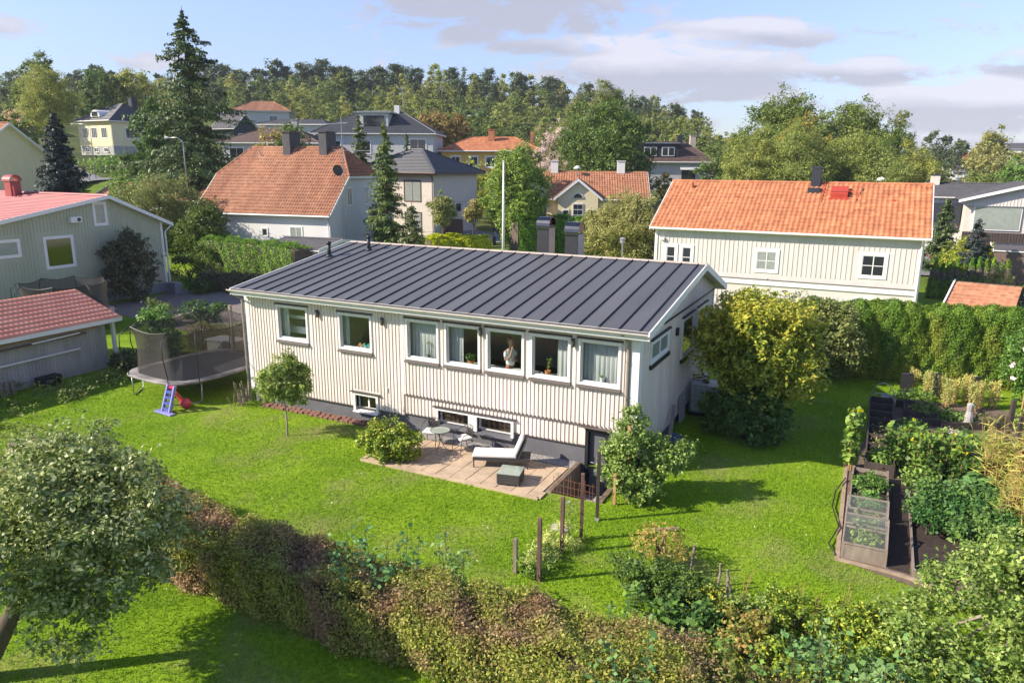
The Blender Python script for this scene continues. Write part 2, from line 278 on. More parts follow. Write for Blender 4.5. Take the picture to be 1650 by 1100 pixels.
LM = dict(
 apple=leafmat('apple leaves', [(.06,.085,.018),(.12,.155,.032),(.22,.245,.075),(.40,.40,.21)], .35, .42, spec=.45),
 broad=leafmat('broad leaves', [(.035,.065,.014),(.07,.11,.02),(.12,.16,.03)], .35),
 oak=leafmat('oak leaves', [(.03,.06,.013),(.055,.10,.018),(.09,.14,.024)], .3),
 willow=leafmat('willow leaves', [(.12,.15,.03),(.18,.20,.045),(.26,.26,.07)], .35),
 birch=leafmat('birch leaves', [(.11,.13,.035),(.18,.185,.055),(.25,.23,.085)], .35, hue=.03),
 pine=leafmat('pine needles', [(.03,.05,.02),(.05,.07,.026),(.08,.10,.034)], .15, hue=.03),
 spruce=leafmat('spruce needles', [(.03,.05,.018),(.055,.08,.024),(.10,.12,.035)], .2), conif=leafmat('bright conifer needles', [(.04,.07,.018),(.075,.11,.025),(.12,.16,.035)], .2),
 bspruce=leafmat('blue spruce needles', [(.012,.022,.018),(.022,.036,.03),(.035,.052,.045)], .1),
 fgreen=leafmat('forest green leaves', [(.07,.10,.022),(.115,.145,.032),(.17,.19,.045)], .35, hue=.035),
 fyellow=leafmat('yellowing leaves', [(.13,.13,.03),(.22,.19,.04),(.32,.25,.05)], .35),
 forange=leafmat('russet leaves', [(.16,.11,.04),(.25,.14,.05),(.20,.15,.045)], .3),
 magn=leafmat('yellow green autumn leaves', [(.05,.09,.013),(.11,.155,.018),(.23,.245,.028),(.36,.31,.045)], .35, patch=[(.17,.20,.025),(.38,.32,.045)], psc=.5),
 bushd=leafmat('dark bush leaves', [(.02,.045,.010),(.04,.08,.015),(.07,.13,.02)], .3),
 bushg=leafmat('fresh green leaves', [(.05,.09,.018),(.10,.17,.03),(.17,.26,.05)], .35),
 bushy=leafmat('green and yellow leaves', [(.06,.10,.015),(.12,.17,.022),(.20,.25,.03),(.38,.34,.035)], .35),
 thuja=leafmat('thuja foliage', [(.03,.065,.008),(.065,.125,.011),(.13,.21,.018)], .25, rough=.6, patch=[(.08,.12,.01),(.20,.20,.025)], psc=.45),
 thujab=leafmat('bright thuja foliage', [(.04,.09,.008),(.08,.16,.012),(.15,.25,.02)], .25, rough=.6),
 hedge=leafmat('brown green hedge leaves', [(.06,.10,.012),(.15,.20,.025),(.28,.30,.055),(.22,.18,.06)], .35, patch=[(.13,.095,.042),(.31,.215,.11)], psc=1.1, gain=1.6, thr=.46),
 sucker=leafmat('blue green sucker leaves', [(.045,.10,.028),(.08,.16,.045),(.16,.25,.09)], .3), lightg=leafmat('light green leaves', [(.05,.095,.018),(.10,.155,.028),(.17,.23,.045),(.27,.31,.10)], .35),
 kale=leafmat('kale leaves', [(.022,.055,.014),(.045,.10,.022),(.10,.18,.035)], .25),
 corn=leafmat('dry corn leaves', [(.16,.20,.03),(.26,.26,.05),(.36,.28,.09)], .35),
 purple=leafmat('purple and green leaves', [(.05,.022,.022),(.045,.06,.025),(.075,.09,.035)], .2),
 yel=leafmat('golden leaves', [(.30,.28,.01),(.50,.42,.015),(.20,.26,.015)], .35),
 autumn=leafmat('orange and green leaves', [(.09,.14,.02),(.22,.22,.04),(.30,.18,.06),(.08,.13,.02)], .35),
 grass=leafmat('grass blades', [(.135,.26,.008),(.215,.37,.012),(.30,.45,.028)], .35, rough=.7, patch=[(.30,.40,.09),(.22,.34,.05)], psc=.30, hue=0, spec=.15, gain=1.),
 flower=leafmat('yellow petals', [(.75,.45,.01),(.8,.55,.02)], .3), pinkf=leafmat('pink petals', [(.8,.25,.25),(.85,.45,.4)], .3), whitef=leafmat('white petals', [(.8,.8,.75),(.7,.72,.66)], .3),
 seed=leafmat('pale seed heads', [(.25,.28,.07),(.42,.44,.14)], .3), debris=leafmat('dead leaves', [(.45,.42,.30),(.60,.56,.42)], .1), twig=leafmat('bare rosy twigs', [(.30,.24,.20),(.42,.33,.28)], 0),
)
# ---------------------------------------------------------------- terrain
CTRL = np.array([(-23,15,0),(-24,28,1.2),(-18,36,1.8),(-20,46,2.0),(-14,44,1.2),(-100,68,10),(-70,45,6.5),(-42,36,3.2),(-60,20,3),(-61,61,7.5),(-50,84,9.6),(-115,110,15),(-145,145,21),(-90,100,13.5),
 (-42,80,5.5),(-10,62,1.6),(-4,100,5.2),(10,80,2.2),(28,66,.8),(28,45,.3),(16,30,.4),(45,255,3),(50,340,8),(-166,195,26),(-80,236,21),(-115,215,25),(-35,240,18),(5,225,8),(60,180,1),(-230,150,26),(-160,95,19),
 (-260,60,20),(0,0,0),(10,10,0),(0,-12,0),(20,-15,0),(25,10,0),(-10,-5,0),(-14,12,0),(0,25,0.2),(30,25,.1),(40,0,0),(-30,-5,0),(100,100,0),(150,250,0),(-250,350,26),(-80,400,18),(20,500,4),(300,500,4),(-300,-50,8),(100,-80,0),(-50,-80,0),(-9,8,0)], float)
def hz(x, y):
    x = np.asarray(x, float); y = np.asarray(y, float)
    d2 = (x[..., None]-CTRL[:, 0])**2+(y[..., None]-CTRL[:, 1])**2+1e-3
    w = d2**-1.6; z = (w*CTRL[:, 2]).sum(-1)/w.sum(-1)
    # the plot itself is level
    dx = np.maximum(np.maximum(-24-x, x-29), 0); dy = np.maximum(np.maximum(-30-y, y-20), 0)
    k = np.clip(np.hypot(dx, dy)/12, 0, 1); k = k*k*(3-2*k)
    return z*k
def gz(x, y): return float(hz(np.array([x]), np.array([y]))[0])
PIT_X0, PIT_X1, PIT_Y0, PIT_Y1 = 13.62, 15.0, -1.75, .52
def grid(a, b, s, extra):
    g = list(np.arange(a, b+.01, s))+list(extra); return sorted(set(round(float(x), 3) for x in g))
gx = grid(-60, 60, 3, [PIT_X0, PIT_X1]+[-3000,-1500,-900,-600,-450,-350]+list(range(-300,-60,12))+list(range(72,300,12))+[350,450,700,1200,2500])
gy = grid(-60, 80, 3, [PIT_Y0, PIT_Y1]+[-2000,-800,-300,-120]+list(range(90,420,10))+[450,500,600,800,1200,2000,4000])
X, Y = np.meshgrid(gx, gy); Z = hz(X, Y); Vt = np.stack([X, Y, Z], -1).reshape(-1, 3); nx = len(gx); fs = []
for j in range(len(gy)-1):
    for i in range(nx-1):
        cx, cy = (gx[i]+gx[i+1])/2, (gy[j]+gy[j+1])/2
        if PIT_X0 < cx < PIT_X1 and PIT_Y0 < cy < PIT_Y1: continue
        fs.append((j*nx+i, j*nx+i+1, (j+1)*nx+i+1, (j+1)*nx+i))
def lawnmat():
    mt, t, p, o = newmat('lawn'); L = t.links.new; tcn = t.nodes.new('ShaderNodeTexCoord')
    def nz(s, d=4):
        n = t.nodes.new('ShaderNodeTexNoise'); n.inputs['Scale'].default_value = s; n.inputs['Detail'].default_value = d; n.inputs['Roughness'].default_value = .65; L(tcn.outputs['Object'], n.inputs['Vector']); return n.outputs[0]
    def ramp(f, a, b, c1, c2, mid=None):
        r = t.nodes.new('ShaderNodeValToRGB'); L(f, r.inputs[0]); e = r.color_ramp.elements; e[0].position = a; e[1].position = b; e[0].color = (*c1, 1); e[1].color = (*c2, 1)
        if mid: x = e.new((a+b)/2); x.color = (*mid, 1)
        return r.outputs[0]
    c = ramp(nz(.45), .3, .7, (.135,.245,.009), (.26,.39,.022), (.20,.33,.012)); f = ramp(nz(9, 6), .35, .65, (.55,.6,.5), (1.15,1.1,1.1))
    mx = t.nodes.new('ShaderNodeMix'); mx.data_type = 'RGBA'; mx.blend_type = 'MULTIPLY'; mx.inputs[0].default_value = 1; L(c, mx.inputs[6]); L(f, mx.inputs[7])
    br = ramp(nz(.3, 7), .53, .70, (0,0,0), (.9,.9,.9)); m2 = t.nodes.new('ShaderNodeMix'); m2.data_type = 'RGBA'; L(br, m2.inputs[0]); L(mx.outputs[2], m2.inputs[6]); m2.inputs[7].default_value = (.27,.25,.09,1)
    sx = t.nodes.new('ShaderNodeSeparateXYZ'); L(tcn.outputs['Object'], sx.inputs[0]); mrr = t.nodes.new('ShaderNodeMapRange'); L(sx.outputs[1], mrr.inputs[0]); mrr.inputs[1].default_value = 30; mrr.inputs[2].default_value = 55
    wild = ramp(nz(.12, 6), .35, .65, (.045,.06,.02), (.11,.13,.035)); m3 = t.nodes.new('ShaderNodeMix'); m3.data_type = 'RGBA'; L(mrr.outputs[0], m3.inputs[0]); L(m2.outputs[2], m3.inputs[6]); L(wild, m3.inputs[7]); m2 = m3
    L(m2.outputs[2], p.inputs['Base Color']); p.inputs['Roughness'].default_value = .9; p.inputs['Specular IOR Level'].default_value = .15
    b = t.nodes.new('ShaderNodeBump'); b.inputs['Strength'].default_value = .8; b.inputs['Distance'].default_value = .05; L(nz(25, 3), b.inputs['Height']); L(b.outputs[0], p.inputs['Normal']); return mt
G['lawn'] = lawnmat()
tag(mesh_np('ground', Vt, fs, G['lawn'], smooth=True), kind='structure')
mb = MB()
mb.box(PIT_X0, PIT_X1, PIT_Y0, PIT_Y1, -1.1, -.95, 1); mb.box(PIT_X0-.08, PIT_X0+.03, PIT_Y0, PIT_Y1, -1, .06); mb.box(PIT_X0-.08, PIT_X1+.15, PIT_Y0-.15, PIT_Y0, -1, -.02); mb.box(PIT_X1, PIT_X1+.15, PIT_Y0, PIT_Y1, -1, .06)
for k in range(4): mb.box(PIT_X1-.3*(k+1)-.0, PIT_X1-.3*k, PIT_Y0+.004, PIT_Y0+.8, -.96, -.19*(k+1), 1)
tag(mb.build('sunken_basement_stairs', [G['path'], G['concrete']]), kind='structure')
def sheet(name, pts, dz, mt, n=1):
    tag(mesh_np(name, [(x, y, gz(x, y)+dz) for x, y in pts], [tuple(range(len(pts)))], mt), kind='structure')
def strip(name, line, w, dz, mt, step=2.):
    pts = []; Ln = [Vector(p) for p in line]
    for a, b in zip(Ln, Ln[1:]):
        k = max(1, int((b-a).length/step))
        for i in range(k): pts.append(a.lerp(b, i/k))
    pts.append(Ln[-1]); V = []; F = []
    for i, p in enumerate(pts):
        d = (pts[min(i+1, len(pts)-1)]-pts[max(0, i-1)]).normalized(); nn = Vector((-d.y, d.x))
        m_ = 5
        for k in range(m_):
            q = p+nn*w*(k/(m_-1)-.5); V.append((q.x, q.y, gz(q.x, q.y)+dz))
    for i in range(len(pts)-1):
        for k in range(4): F.append((i*5+k, i*5+k+1, i*5+k+6, i*5+k+5))
    return tag(mesh_np(name, V, F, mt, smooth=True), kind='structure')
sheet('driveway', [(-22.5,9.5),(-9.5,7.2),(-.6,8.2),(-.6,19),(-8,20),(-20,19.3),(-23.2,17)], .012, G['drive'])
strip('street', [(-70,30),(-45,33),(-36,41),(-24,46),(-5,50),(15,50),(40,52)], 5.5, .14, G['asph'])
strip('road', [(-62,30),(-75,48),(-90,52),(-110,50)], 4, .14, G['asph'])
# ---------------------------------------------------------------- tiled roof plane
def tiles(pl, pr, tl, tr, pitch=.28, row=.36, amp=.03, sub=4, lift=.04, th=None):
    """corrugated rows over the plane eave pl-pr, ridge tl-tr (ridge may be shorter: hip)."""
    pl, pr, tl, tr = [np.array(p, float) for p in (pl, pr, tl, tr)]
    ex = pr-pl; Lx = np.linalg.norm(ex); ex /= Lx
    up = tl-pl; up = up-ex*(up@ex); Ht = np.linalg.norm(up); up /= Ht
    nr = np.cross(ex, up); nr /= np.linalg.norm(nr)
    if nr[2] < 0: nr = -nr
    al, ar = (tl-pl)@ex, (tr-pl)@ex
    nc = max(2, int(round(Lx/pitch)))*sub; xs = np.linspace(0, Lx, nc+1); nrw = max(1, int(round(Ht/row)))
    hgt = Ht/nrw
    tm = np.full(nc+1, Ht)
    if al > 1e-3: tm = np.minimum(tm, xs/al*Ht)
    if Lx-ar > 1e-3: tm = np.minimum(tm, (Lx-xs)/(Lx-ar)*Ht)
    if al < -1e-3 or ar-Lx > 1e-3: pass
    wave = amp*(np.abs(np.sin(np.pi*np.arange(nc+1)/sub))**1.0) if sub > 1 else np.zeros(nc+1)
    V = []; F = []
    for j in range(nrw):
        a = np.minimum(j*hgt, tm); b = np.minimum((j+1)*hgt, tm); base = len(V)*1
        P0 = pl+np.outer(xs, ex)+np.outer(a, up)+np.outer(wave+lift+.01, nr); P1 = pl+np.outer(xs, ex)+np.outer(b, up)+np.outer(wave+.01, nr)
        Pl = pl+np.outer(xs, ex)+np.outer(a, up)+np.outer(wave*0, nr)
        st = j*3*(nc+1); V += [Pl, P0, P1]
        for i in range(nc):
            if b[i]-a[i] < 1e-6 and b[i+1]-a[i+1] < 1e-6: continue
            F.append((st+i, st+i+1, st+nc+1+i+1, st+nc+1+i)); F.append((st+nc+1+i, st+nc+1+i+1, st+2*(nc+1)+i+1, st+2*(nc+1)+i))
    return np.concatenate(V), F
def roofmesh(name, planes, mt, parent, **k):
    Vs = []; Fs = []; b = 0
    for p in planes:
        V, F = tiles(*p, **k); Vs.append(V); Fs += [tuple(i+b for i in f) for f in F]; b += len(V)
    return mesh_np(name, np.concatenate(Vs), Fs, mt, parent)
# ---------------------------------------------------------------- windows on a face
FACES = {'front': lambda w, d: (Vector((0, 0, 0)), Vector((1, 0, 0)), Vector((0, -1, 0))),
         'right': lambda w, d: (Vector((w, 0, 0)), Vector((0, 1, 0)), Vector((1, 0, 0))),
         'left': lambda w, d: (Vector((0, d, 0)), Vector((0, -1, 0)), Vector((-1, 0, 0)))}
def fbox(mb, o, ax, n, a0, a1, z0, z1, n0, n1, mi=0):
    P = [o+ax*a+n*b+Vector((0, 0, z)) for z in (z0, z1) for (a, b) in ((a0, n0), (a1, n0), (a1, n1), (a0, n1))]
    mb.add(P, [(0,1,2,3),(7,6,5,4),(0,4,5,1),(1,5,6,2),(2,6,7,3),(3,7,4,0)], mi)
def window(parent, face, w, d, a, z, ww, wh, frame=None, pane=None, trim=.1, mull=(0, 0), sill=None, head=None, inset=0):
    o, ax, n = FACES[face](w, d); frame = frame or G['white']; pane = pane or G['pane']
    mb = MB(); T = trim
    for (x0, x1, z0, z1) in ((a-T, a, z-T, z+wh+T), (a+ww, a+ww+T, z-T, z+wh+T), (a, a+ww, z-T, z), (a, a+ww, z+wh, z+wh+T)): fbox(mb, o, ax, n, x0, x1, z0, z1, -.02, .05)
    f = .045
    for (x0, x1, z0, z1) in ((a, a+f, z, z+wh), (a+ww-f, a+ww, z, z+wh), (a+f, a+ww-f, z, z+f), (a+f, a+ww-f, z+wh-f, z+wh)): fbox(mb, o, ax, n, x0, x1, z0, z1, -.02, .03)
    for k in range(mull[0]):
        x = a+ww*(k+1)/(mull[0]+1); fbox(mb, o, ax, n, x-.025, x+.025, z+f, z+wh-f, -.01, .027)
    for k in range(mull[1]):
        y = z+wh*(k+1)/(mull[1]+1); fbox(mb, o, ax, n, a+f, a+ww-f, y-.02, y+.02, -.01, .024)
    fr = mb.build('window', frame, parent)
    mb = MB(); fbox(mb, o, ax, n, a+f, a+ww-f, z+f, z+wh-f, -.01, .012); mb.build('pane', pane, fr)
    if sill is not None: mb = MB(); fbox(mb, o, ax, n, a-T-.02, a+ww+T+.02, z-T-.06, z-T-.002, -.01, .11); mb.build('sill', sill, fr)
    if head is not None: mb = MB(); fbox(mb, o, ax, n, a-T-.03, a+ww+T+.03, z+wh+T+.002, z+wh+T+.045, -.01, .08); mb.build('flashing', head, fr)
    return fr
def battens(mb, o, ax, n, a0, a1, z0, z1, sp=.25, bw=.05, bt=.025, holes=(), zt=None, mi=0):
    k = int((a1-a0)/sp); sp = (a1-a0)/max(k, 1)
    for i in range(k+1):
        a = a0+i*sp; top = zt(a) if zt else z1
        segs = [(z0, top)]
        for (h0, h1, g0, g1) in holes:
            if h0-bw/2 < a < h1+bw/2:
                ns = []
                for s0, s1 in segs:
                    if g0 > s0: ns.append((s0, min(g0, s1)))
                    if g1 < s1: ns.append((max(g1, s0), s1))
                segs = [q for q in ns if q[1]-q[0] > .02]
        for s0, s1 in segs: fbox(mb, o, ax, n, a-bw/2, a+bw/2, s0, s1, -.001, bt, mi)
def house(name, label, loc, rz, w, d, ez, rzp, wallm, roofm, kind='gable', base=None, baseh=.5, oh=.45, ohs=.4, bat=None, ridge_y=None, cat='house', trimm=None, tk=None, halfhip=0, hipin=None, holes={}, gut=True, group=None, ridgecap=True):
    """local frame: front-left corner at 0,0; x along the front, y to the back; ez eave height, rzp ridge height. roof plane passes through the eave edge."""
    t = thing(name, label, cat, loc, rz, group); ry = ridge_y if ridge_y is not None else d/2
    trimm = trimm or G['white']; mb = MB(); tk = tk or {}
    slope = (rzp-ez)/(ry+oh)
    wz = ez+oh*slope-.04; bh = baseh
    B0 = -3.
    if kind == 'gable':
        slb = (rzp-ez)/(d-ry+oh); wzb = ez+oh*slb-.04
        if halfhip:
            zc = rzp-halfhip; y0 = ry-(rzp-zc)/slope; y1 = ry+(rzp-zc)/slb
            prof = [(0, bh), (d, bh), (d, wzb), (y1, zc-.05), (y0, zc-.05), (0, wz)]
        else: prof = [(0, bh), (d, bh), (d, wzb), (ry, rzp-.06), (0, wz)]
        mb.prism([(0, y, z) for y, z in prof], (w, 0, 0))
    else: mb.box(0, w, 0, d, bh, ez+.05)
    for f, (sp, bw) in (bat or {}).items():
        o, ax, n = FACES[f](w, d); ln = w if f == 'front' else d
        if f == 'front': battens(mb, o, ax, n, .05, ln-.05, bh+.02, wz-.1 if kind == 'gable' else ez-.05, sp, bw, .025, holes.get(f, ()))
        else: battens(mb, o, ax, n, .05, ln-.05, bh+.02, 0, sp, bw, .022, holes.get(f, ()), zt=(lambda a: min(wz+a*slope, (wzb+(d-a)*(rzp-ez)/(d-ry+oh))) -.12) if kind == 'gable' else (lambda a: ez-.05))
    mb.build('wall', wallm, t)
    if base is not None: MB().box(.03, w-.03, .03, d-.03, B0, bh-.002).build('foundation', base, t)
    x0, x1 = -ohs, w+ohs
    if kind == 'gable':
        e0 = (x0, -oh, ez); e1 = (x1, -oh, ez); r0_ = (x0, ry, rzp); r1_ = (x1, ry, rzp); b0 = (x0, d+oh, ez); b1 = (x1, d+oh, ez)
        if halfhip:
            zc = rzp-halfhip; ky0 = ry-(rzp-zc)/slope; ky1 = ry+(rzp-zc)/slb; hi = hipin
            rL = (x0+hi, ry, rzp); rR = (x1-hi, ry, rzp)
            mats_ = roofm if isinstance(roofm, list) else [roofm]
            roofmesh('roof', [(e0, e1, (x0, ky0, zc), (x1, ky0, zc)), ((x0, ky0, zc), (x1, ky0, zc), rL, rR), (b1, b0, (x1, ky1, zc), (x0, ky1, zc)), ((x1, ky1, zc), (x0, ky1, zc), rR, rL),
                ((x1, ky0, zc), (x1, ky1, zc), rR, rR), ((x0, ky1, zc), (x0, ky0, zc), rL, rL)], mats_[0], t, **tk)
            mb = MB()
            for p, q in ((rL, rR), (rL, (x0, ky0, zc)), (rR, (x1, ky0, zc)), (rR, (x1, ky1, zc))): mb.tube([Vector(p)+Vector((0,0,.05)), Vector(q)+Vector((0,0,.05))], .11, 8)
            mb.build('ridge', mats_[0], t)
        else:
            roofmesh('roof', [(e0, e1, r0_, r1_), (b1, b0, r1_, r0_)], roofm, t, **tk)
            if ridgecap: MB().tube([(x0, ry, rzp+.06), (x1, ry, rzp+.06)], .1, 8).build('ridge', roofm, t)
        # slab under the tiles, fascia, barge boards
        mb = MB(); th = .16
        if not halfhip:
            for (a, b) in ((e0, r0_), (b0, r0_)):
                mb.prism([(x0+.02, a[1], a[2]-.02), (x0+.02, b[1], b[2]-.02), (x0+.02, b[1], b[2]-.1), (x0+.02, a[1], a[2]-.1)], (x1-x0-.04, 0, 0))
        else:
            for (a, b) in (((x0,-oh,ez), (x0, ky0, zc)), ((x0,d+oh,ez), (x0, ky1, zc))):
                mb.prism([(x0+.02, a[1], a[2]-.02), (x0+.02, b[1], b[2]-.02), (x0+.02, b[1], b[2]-.1), (x0+.02, a[1], a[2]-.1)], (x1-x0-.04, 0, 0))
        mb.build('soffit', trimm, t)
        for xs in ((x0-.03, x0+.015), (x1-.015, x1+.03)):
            mb = MB()
            ends = [(e0, (0, ky0, zc)), (b0, (0, ky1, zc))] if halfhip else [(e0, r0_), (b0, r0_)]
            for a, b in ends:
                mb.prism([(xs[0], a[1], a[2]+.07), (xs[0], b[1], b[2]+.1), (xs[0], b[1], b[2]-.13), (xs[0], a[1], a[2]-.16)], (xs[1]-xs[0], 0, 0))
            if halfhip: mb.prism([(xs[0], ky0, zc+.05), (xs[0], ky1, zc+.05), (xs[0], ky1, zc-.16), (xs[0], ky0, zc-.16)], (xs[1]-xs[0], 0, 0))
            mb.build('barge_board', trimm, t)
    else:
        hi = hipin if hipin is not None else d/2+oh
        E = [(x0, -oh, ez), (x1, -oh, ez), (x1, d+oh, ez), (x0, d+oh, ez)]; rL = (x0+hi, d/2, rzp); rR = (x1-hi, d/2, rzp)
        roofmesh('roof', [(E[0], E[1], rL, rR), (E[1], E[2], rR, rR), (E[2], E[3], rR, rL), (E[3], E[0], rL, rL)], roofm, t, **tk)
        mb = MB()
        for p, q in ((rL, rR), (rL, E[0]), (rR, E[1]), (rR, E[2]), (rL, E[3])): mb.tube([Vector(p)+Vector((0,0,.04)), Vector(q)+Vector((0,0,.04))], .09, 8)
        mb.build('ridge', roofm, t)
        MB().box(x0+.01, x1-.01, -oh+.01, d+oh-.01, ez-.18, ez-.02).build('fascia', trimm, t)
    if gut:
        mb = MB(); mb.tube([(x0, -oh-.06, ez-.03), (x1, -oh-.06, ez-.03)], .07, 8); mb.build('gutter', trimm, t)
        mb = MB(); mb.tube([(w-.1, -oh-.05, ez-.08), (w-.08, -.1, ez-.45), (w-.08, -.1, .1)], .05, 8); mb.build('downpipe', trimm, t)
    return t
def chimney(parent, x, y, z0, z1, w=.6, d=.8, mt=None, cap=None, capm=None):
    mb = MB(); mb.box(x-w/2, x+w/2, y-d/2, y+d/2, z0, z1); c = mb.build('chimney', mt, parent)
    if cap == 'plate': MB().box(x-w/2-.08, x+w/2+.08, y-d/2-.08, y+d/2+.08, z1+.001, z1+.09).build('cap', capm or mt, c)
    return c
# ================================================================ MAIN HOUSE
FY = .52; GX = 15.32; LX = .13; KS = 1.082/7.026
def roofz(y): return 4.422+y*KS
mh = thing('house', 'long cream board house with dark standing seam metal roof in the middle of the lawn', 'house')
WINS = [(1.78,2.99,2.70,3.80),(4.62,5.80,2.68,3.78),(7.46,8.50,2.66,3.84),(8.97,10.04,2.66,3.84),(10.49,11.58,2.66,3.84),(12.03,13.11,2.66,3.84),(13.60,14.68,2.66,3.84)]
LOW = [(5.13,6.02,.47,.99),(8.54,9.70,.47,.94),(10.02,11.26,.47,.94)]
WINS = [(a-.05, b+.05, c-.03, d+.03) for a, b, c, d in WINS]
DOOR = (13.76,14.5,-.9,1.18)
def wallgrid(mb, x0, x1, z0, z1, y0, y1, holes, mi=0):
    xs = sorted({x0, x1}|{min(max(h[i], x0), x1) for h in holes for i in (0, 1)}); zs = sorted({z0, z1}|{min(max(h[i], z0), z1) for h in holes for i in (2, 3)})
    for a, b in zip(xs, xs[1:]):
        for c, d in zip(zs, zs[1:]):
            mx_, mz_ = (a+b)/2, (c+d)/2
            if any(h[0] < mx_ < h[1] and h[2] < mz_ < h[3] for h in holes): continue
            mb.box(a, b, y0, y1, c, d, mi)
allh = WINS+LOW+[DOOR]
mb = MB(); wt = .12
# front, lower left panel / bay
wallgrid(mb, LX, 7.2, .56, 4.44, FY, FY+wt, allh)
wallgrid(mb, 7.2, GX-.2, 1.33, 4.44, FY-.03, FY+wt, allh); wallgrid(mb, 7.2, GX-.2, .63, 1.33, FY+.02, FY+wt, allh)
mb.box(GX-.2, GX, FY-.03, FY+wt, .3, 4.42)
# gable wall (right), left and back walls
YB = 10.6
mb.prism([(GX-.2, FY+wt, .3), (GX-.2, YB, .3), (GX-.2, YB, 4.30), (GX-.2, 7.03, 5.40), (GX-.2, FY+wt, 4.42)], (.2, 0, 0))
mb.prism([(LX, FY+wt, .3), (LX, YB, .3), (LX, YB, 4.30), (LX, 7.03, 5.40), (LX, FY+wt, 4.42)], (.2, 0, 0))
mb.box(LX+.2, GX-.2, YB-.2, YB, .3, 4.3)
o, ax, n = Vector((0, FY, 0)), Vector((1, 0, 0)), Vector((0, -1, 0))
def hol(pad, L_): return [(a-pad, b+pad, c-pad-.05, d+pad+.07) for a, b, c, d in L_]
battens(mb, o, ax, n, LX+.15, 7.15, .56, 4.40, .135, .045, .024, hol(.14, WINS[:2]+LOW[:1]))
o2 = Vector((0, FY-.03, 0)); battens(mb, o2, ax, n, 7.27, GX-.3, 1.30, 4.40, .135, .045, .024, [(a-.11, b+.11, c-.16, d+.19) for a, b, c, d in WINS[2:]])
o3 = Vector((0, FY+.02, 0)); battens(mb, o3, ax, n, 7.27, 13.6, .62, 1.30, .135, .045, .024, [(8.40, 11.42, .3, 1.08), (13.6, 15, -1, 1.3)])
battens(mb, Vector((GX, 0, 0)), Vector((0, 1, 0)), Vector((1, 0, 0)), FY+.2, YB-.1, .35, 0, .135, .04, .012, [(1.55,3.75,2.98,3.92),(5.4,7.2,2.3,3.9),(7.6,9.3,2.3,3.9)], zt=lambda a: min(roofz(a), 4.23+(11.03-a)*.317)-.13)
mb.build('wall', G['cream'], mh)
for bx in ((7.16, 7.24, FY-.06, FY+.1, 1.3, 4.4), (GX-.22, GX+.03, FY-.07, FY+.25, .3, 4.36), (LX-.03, LX+.12, FY-.03, FY+.15, .5, 4.36), (GX-.1, GX+.025, YB-.12, YB+.02, .3, 4.1)): MB().box(*bx).build('corner_board', G['white'], mh)
mb = MB(); mb.box(7.2, 14.05, FY-.07, FY+.015, 1.285, 1.31); mb.box(LX, 7.2, FY-.035, FY-.005, .53, .556); mb.box(7.2, 13.7, FY-.01, FY+.015, .595, .618); mb.build('drip_edge', G['brownm'], mh)
mb = MB(); wallgrid(mb, LX+.04, GX-.04, -1.2, .6, FY+.06, FY+wt, allh); mb.box(GX-.24, GX-.05, FY+wt, YB-.1, -1.2, .3); mb.box(LX+.05, LX+.24, FY+wt, YB-.1, -1.2, .3); mb.build('foundation', G['found'], mh)
# dark trim on the gable
def gq(mb, y0, y1, z0, z1, t=.03, mi=0): mb.box(GX+.001, GX+t, y0, y1, z0, z1, mi)
mb = MB(); gq(mb, 2.95, 10.55, 4.07, 4.12, .05); mb.build('trim_rail', G['black'], mh)
for (y0, y1, z0, z1, hd, mu) in ((1.68, 3.62, 3.16, 3.74, 1, 1), (5.55, 7.05, 2.42, 3.72, 1, 0), (7.75, 9.2, 2.42, 3.72, 1, 0)):
    mb = MB(); f = .07
    gq(mb, y0-.08, y0, z0-.08, z1+.08, .05); gq(mb, y1, y1+.08, z0-.08, z1+.08, .05); gq(mb, y0, y1, z0-.08, z0, .05); gq(mb, y0, y1, z1, z1+.08, .05)
    gq(mb, y0, y0+f, z0, z1); gq(mb, y1-f, y1, z0, z1); gq(mb, y0+f, y1-f, z0, z0+f); gq(mb, y0+f, y1-f, z1-f, z1)
    if mu: gq(mb, (y0+y1)/2-.04, (y0+y1)/2+.04, z0+f, z1-f)
    fr = mb.build('window', G['white'], mh); mb = MB(); gq(mb, y0+f, y1-f, z0+f, z1-f, .012); mb.build('pane', G['panegreen'] if not mu else G['curtpane'], fr)
    mb = MB(); gq(mb, y0-.12, y1+.12, z1+.082, z1+.13, .09); mb.build('flashing', G['black'], fr); mb = MB(); gq(mb, y0-.1, y1+.1, z0-.22, z0-.083, .08); mb.build('sill', G['black'], fr)
# roof
mb = MB(); zt = .03
for (a, b) in (((-.0, 4.422), (7.026, 5.504)), ((11.03, 4.233), (7.026, 5.504))):
    mb.prism([(0, a[0], a[1]), (0, b[0], b[1]), (0, b[0], b[1]-.05), (0, a[0], a[1]-.05)], (15.7, 0, 0))
rf = mb.build('roof', G['metal'], mh)
mb = MB()
for i in range(27):
    x = .409+.601*i-.3 if False else .409+.6005*i
    if x > 15.68: continue
    mb.bar((x, .02, roofz(.02)+.018), (x, 7.02, roofz(7.02)+.018), .024, .045)
    mb.bar((x, 11.0, 4.26), (x, 7.03, 5.52), .03, .045)
mb.build('seam', G['seam'], rf)
mb = MB(); mb.prism([(-.02, 7.026-.16, 5.504+.0), (-.02, 7.026, 5.504+.05), (-.02, 7.026+.16, 5.504-.01)], (15.74, 0, 0)); mb.build('ridge_cap', G['pinkw'], rf)
mb = MB()
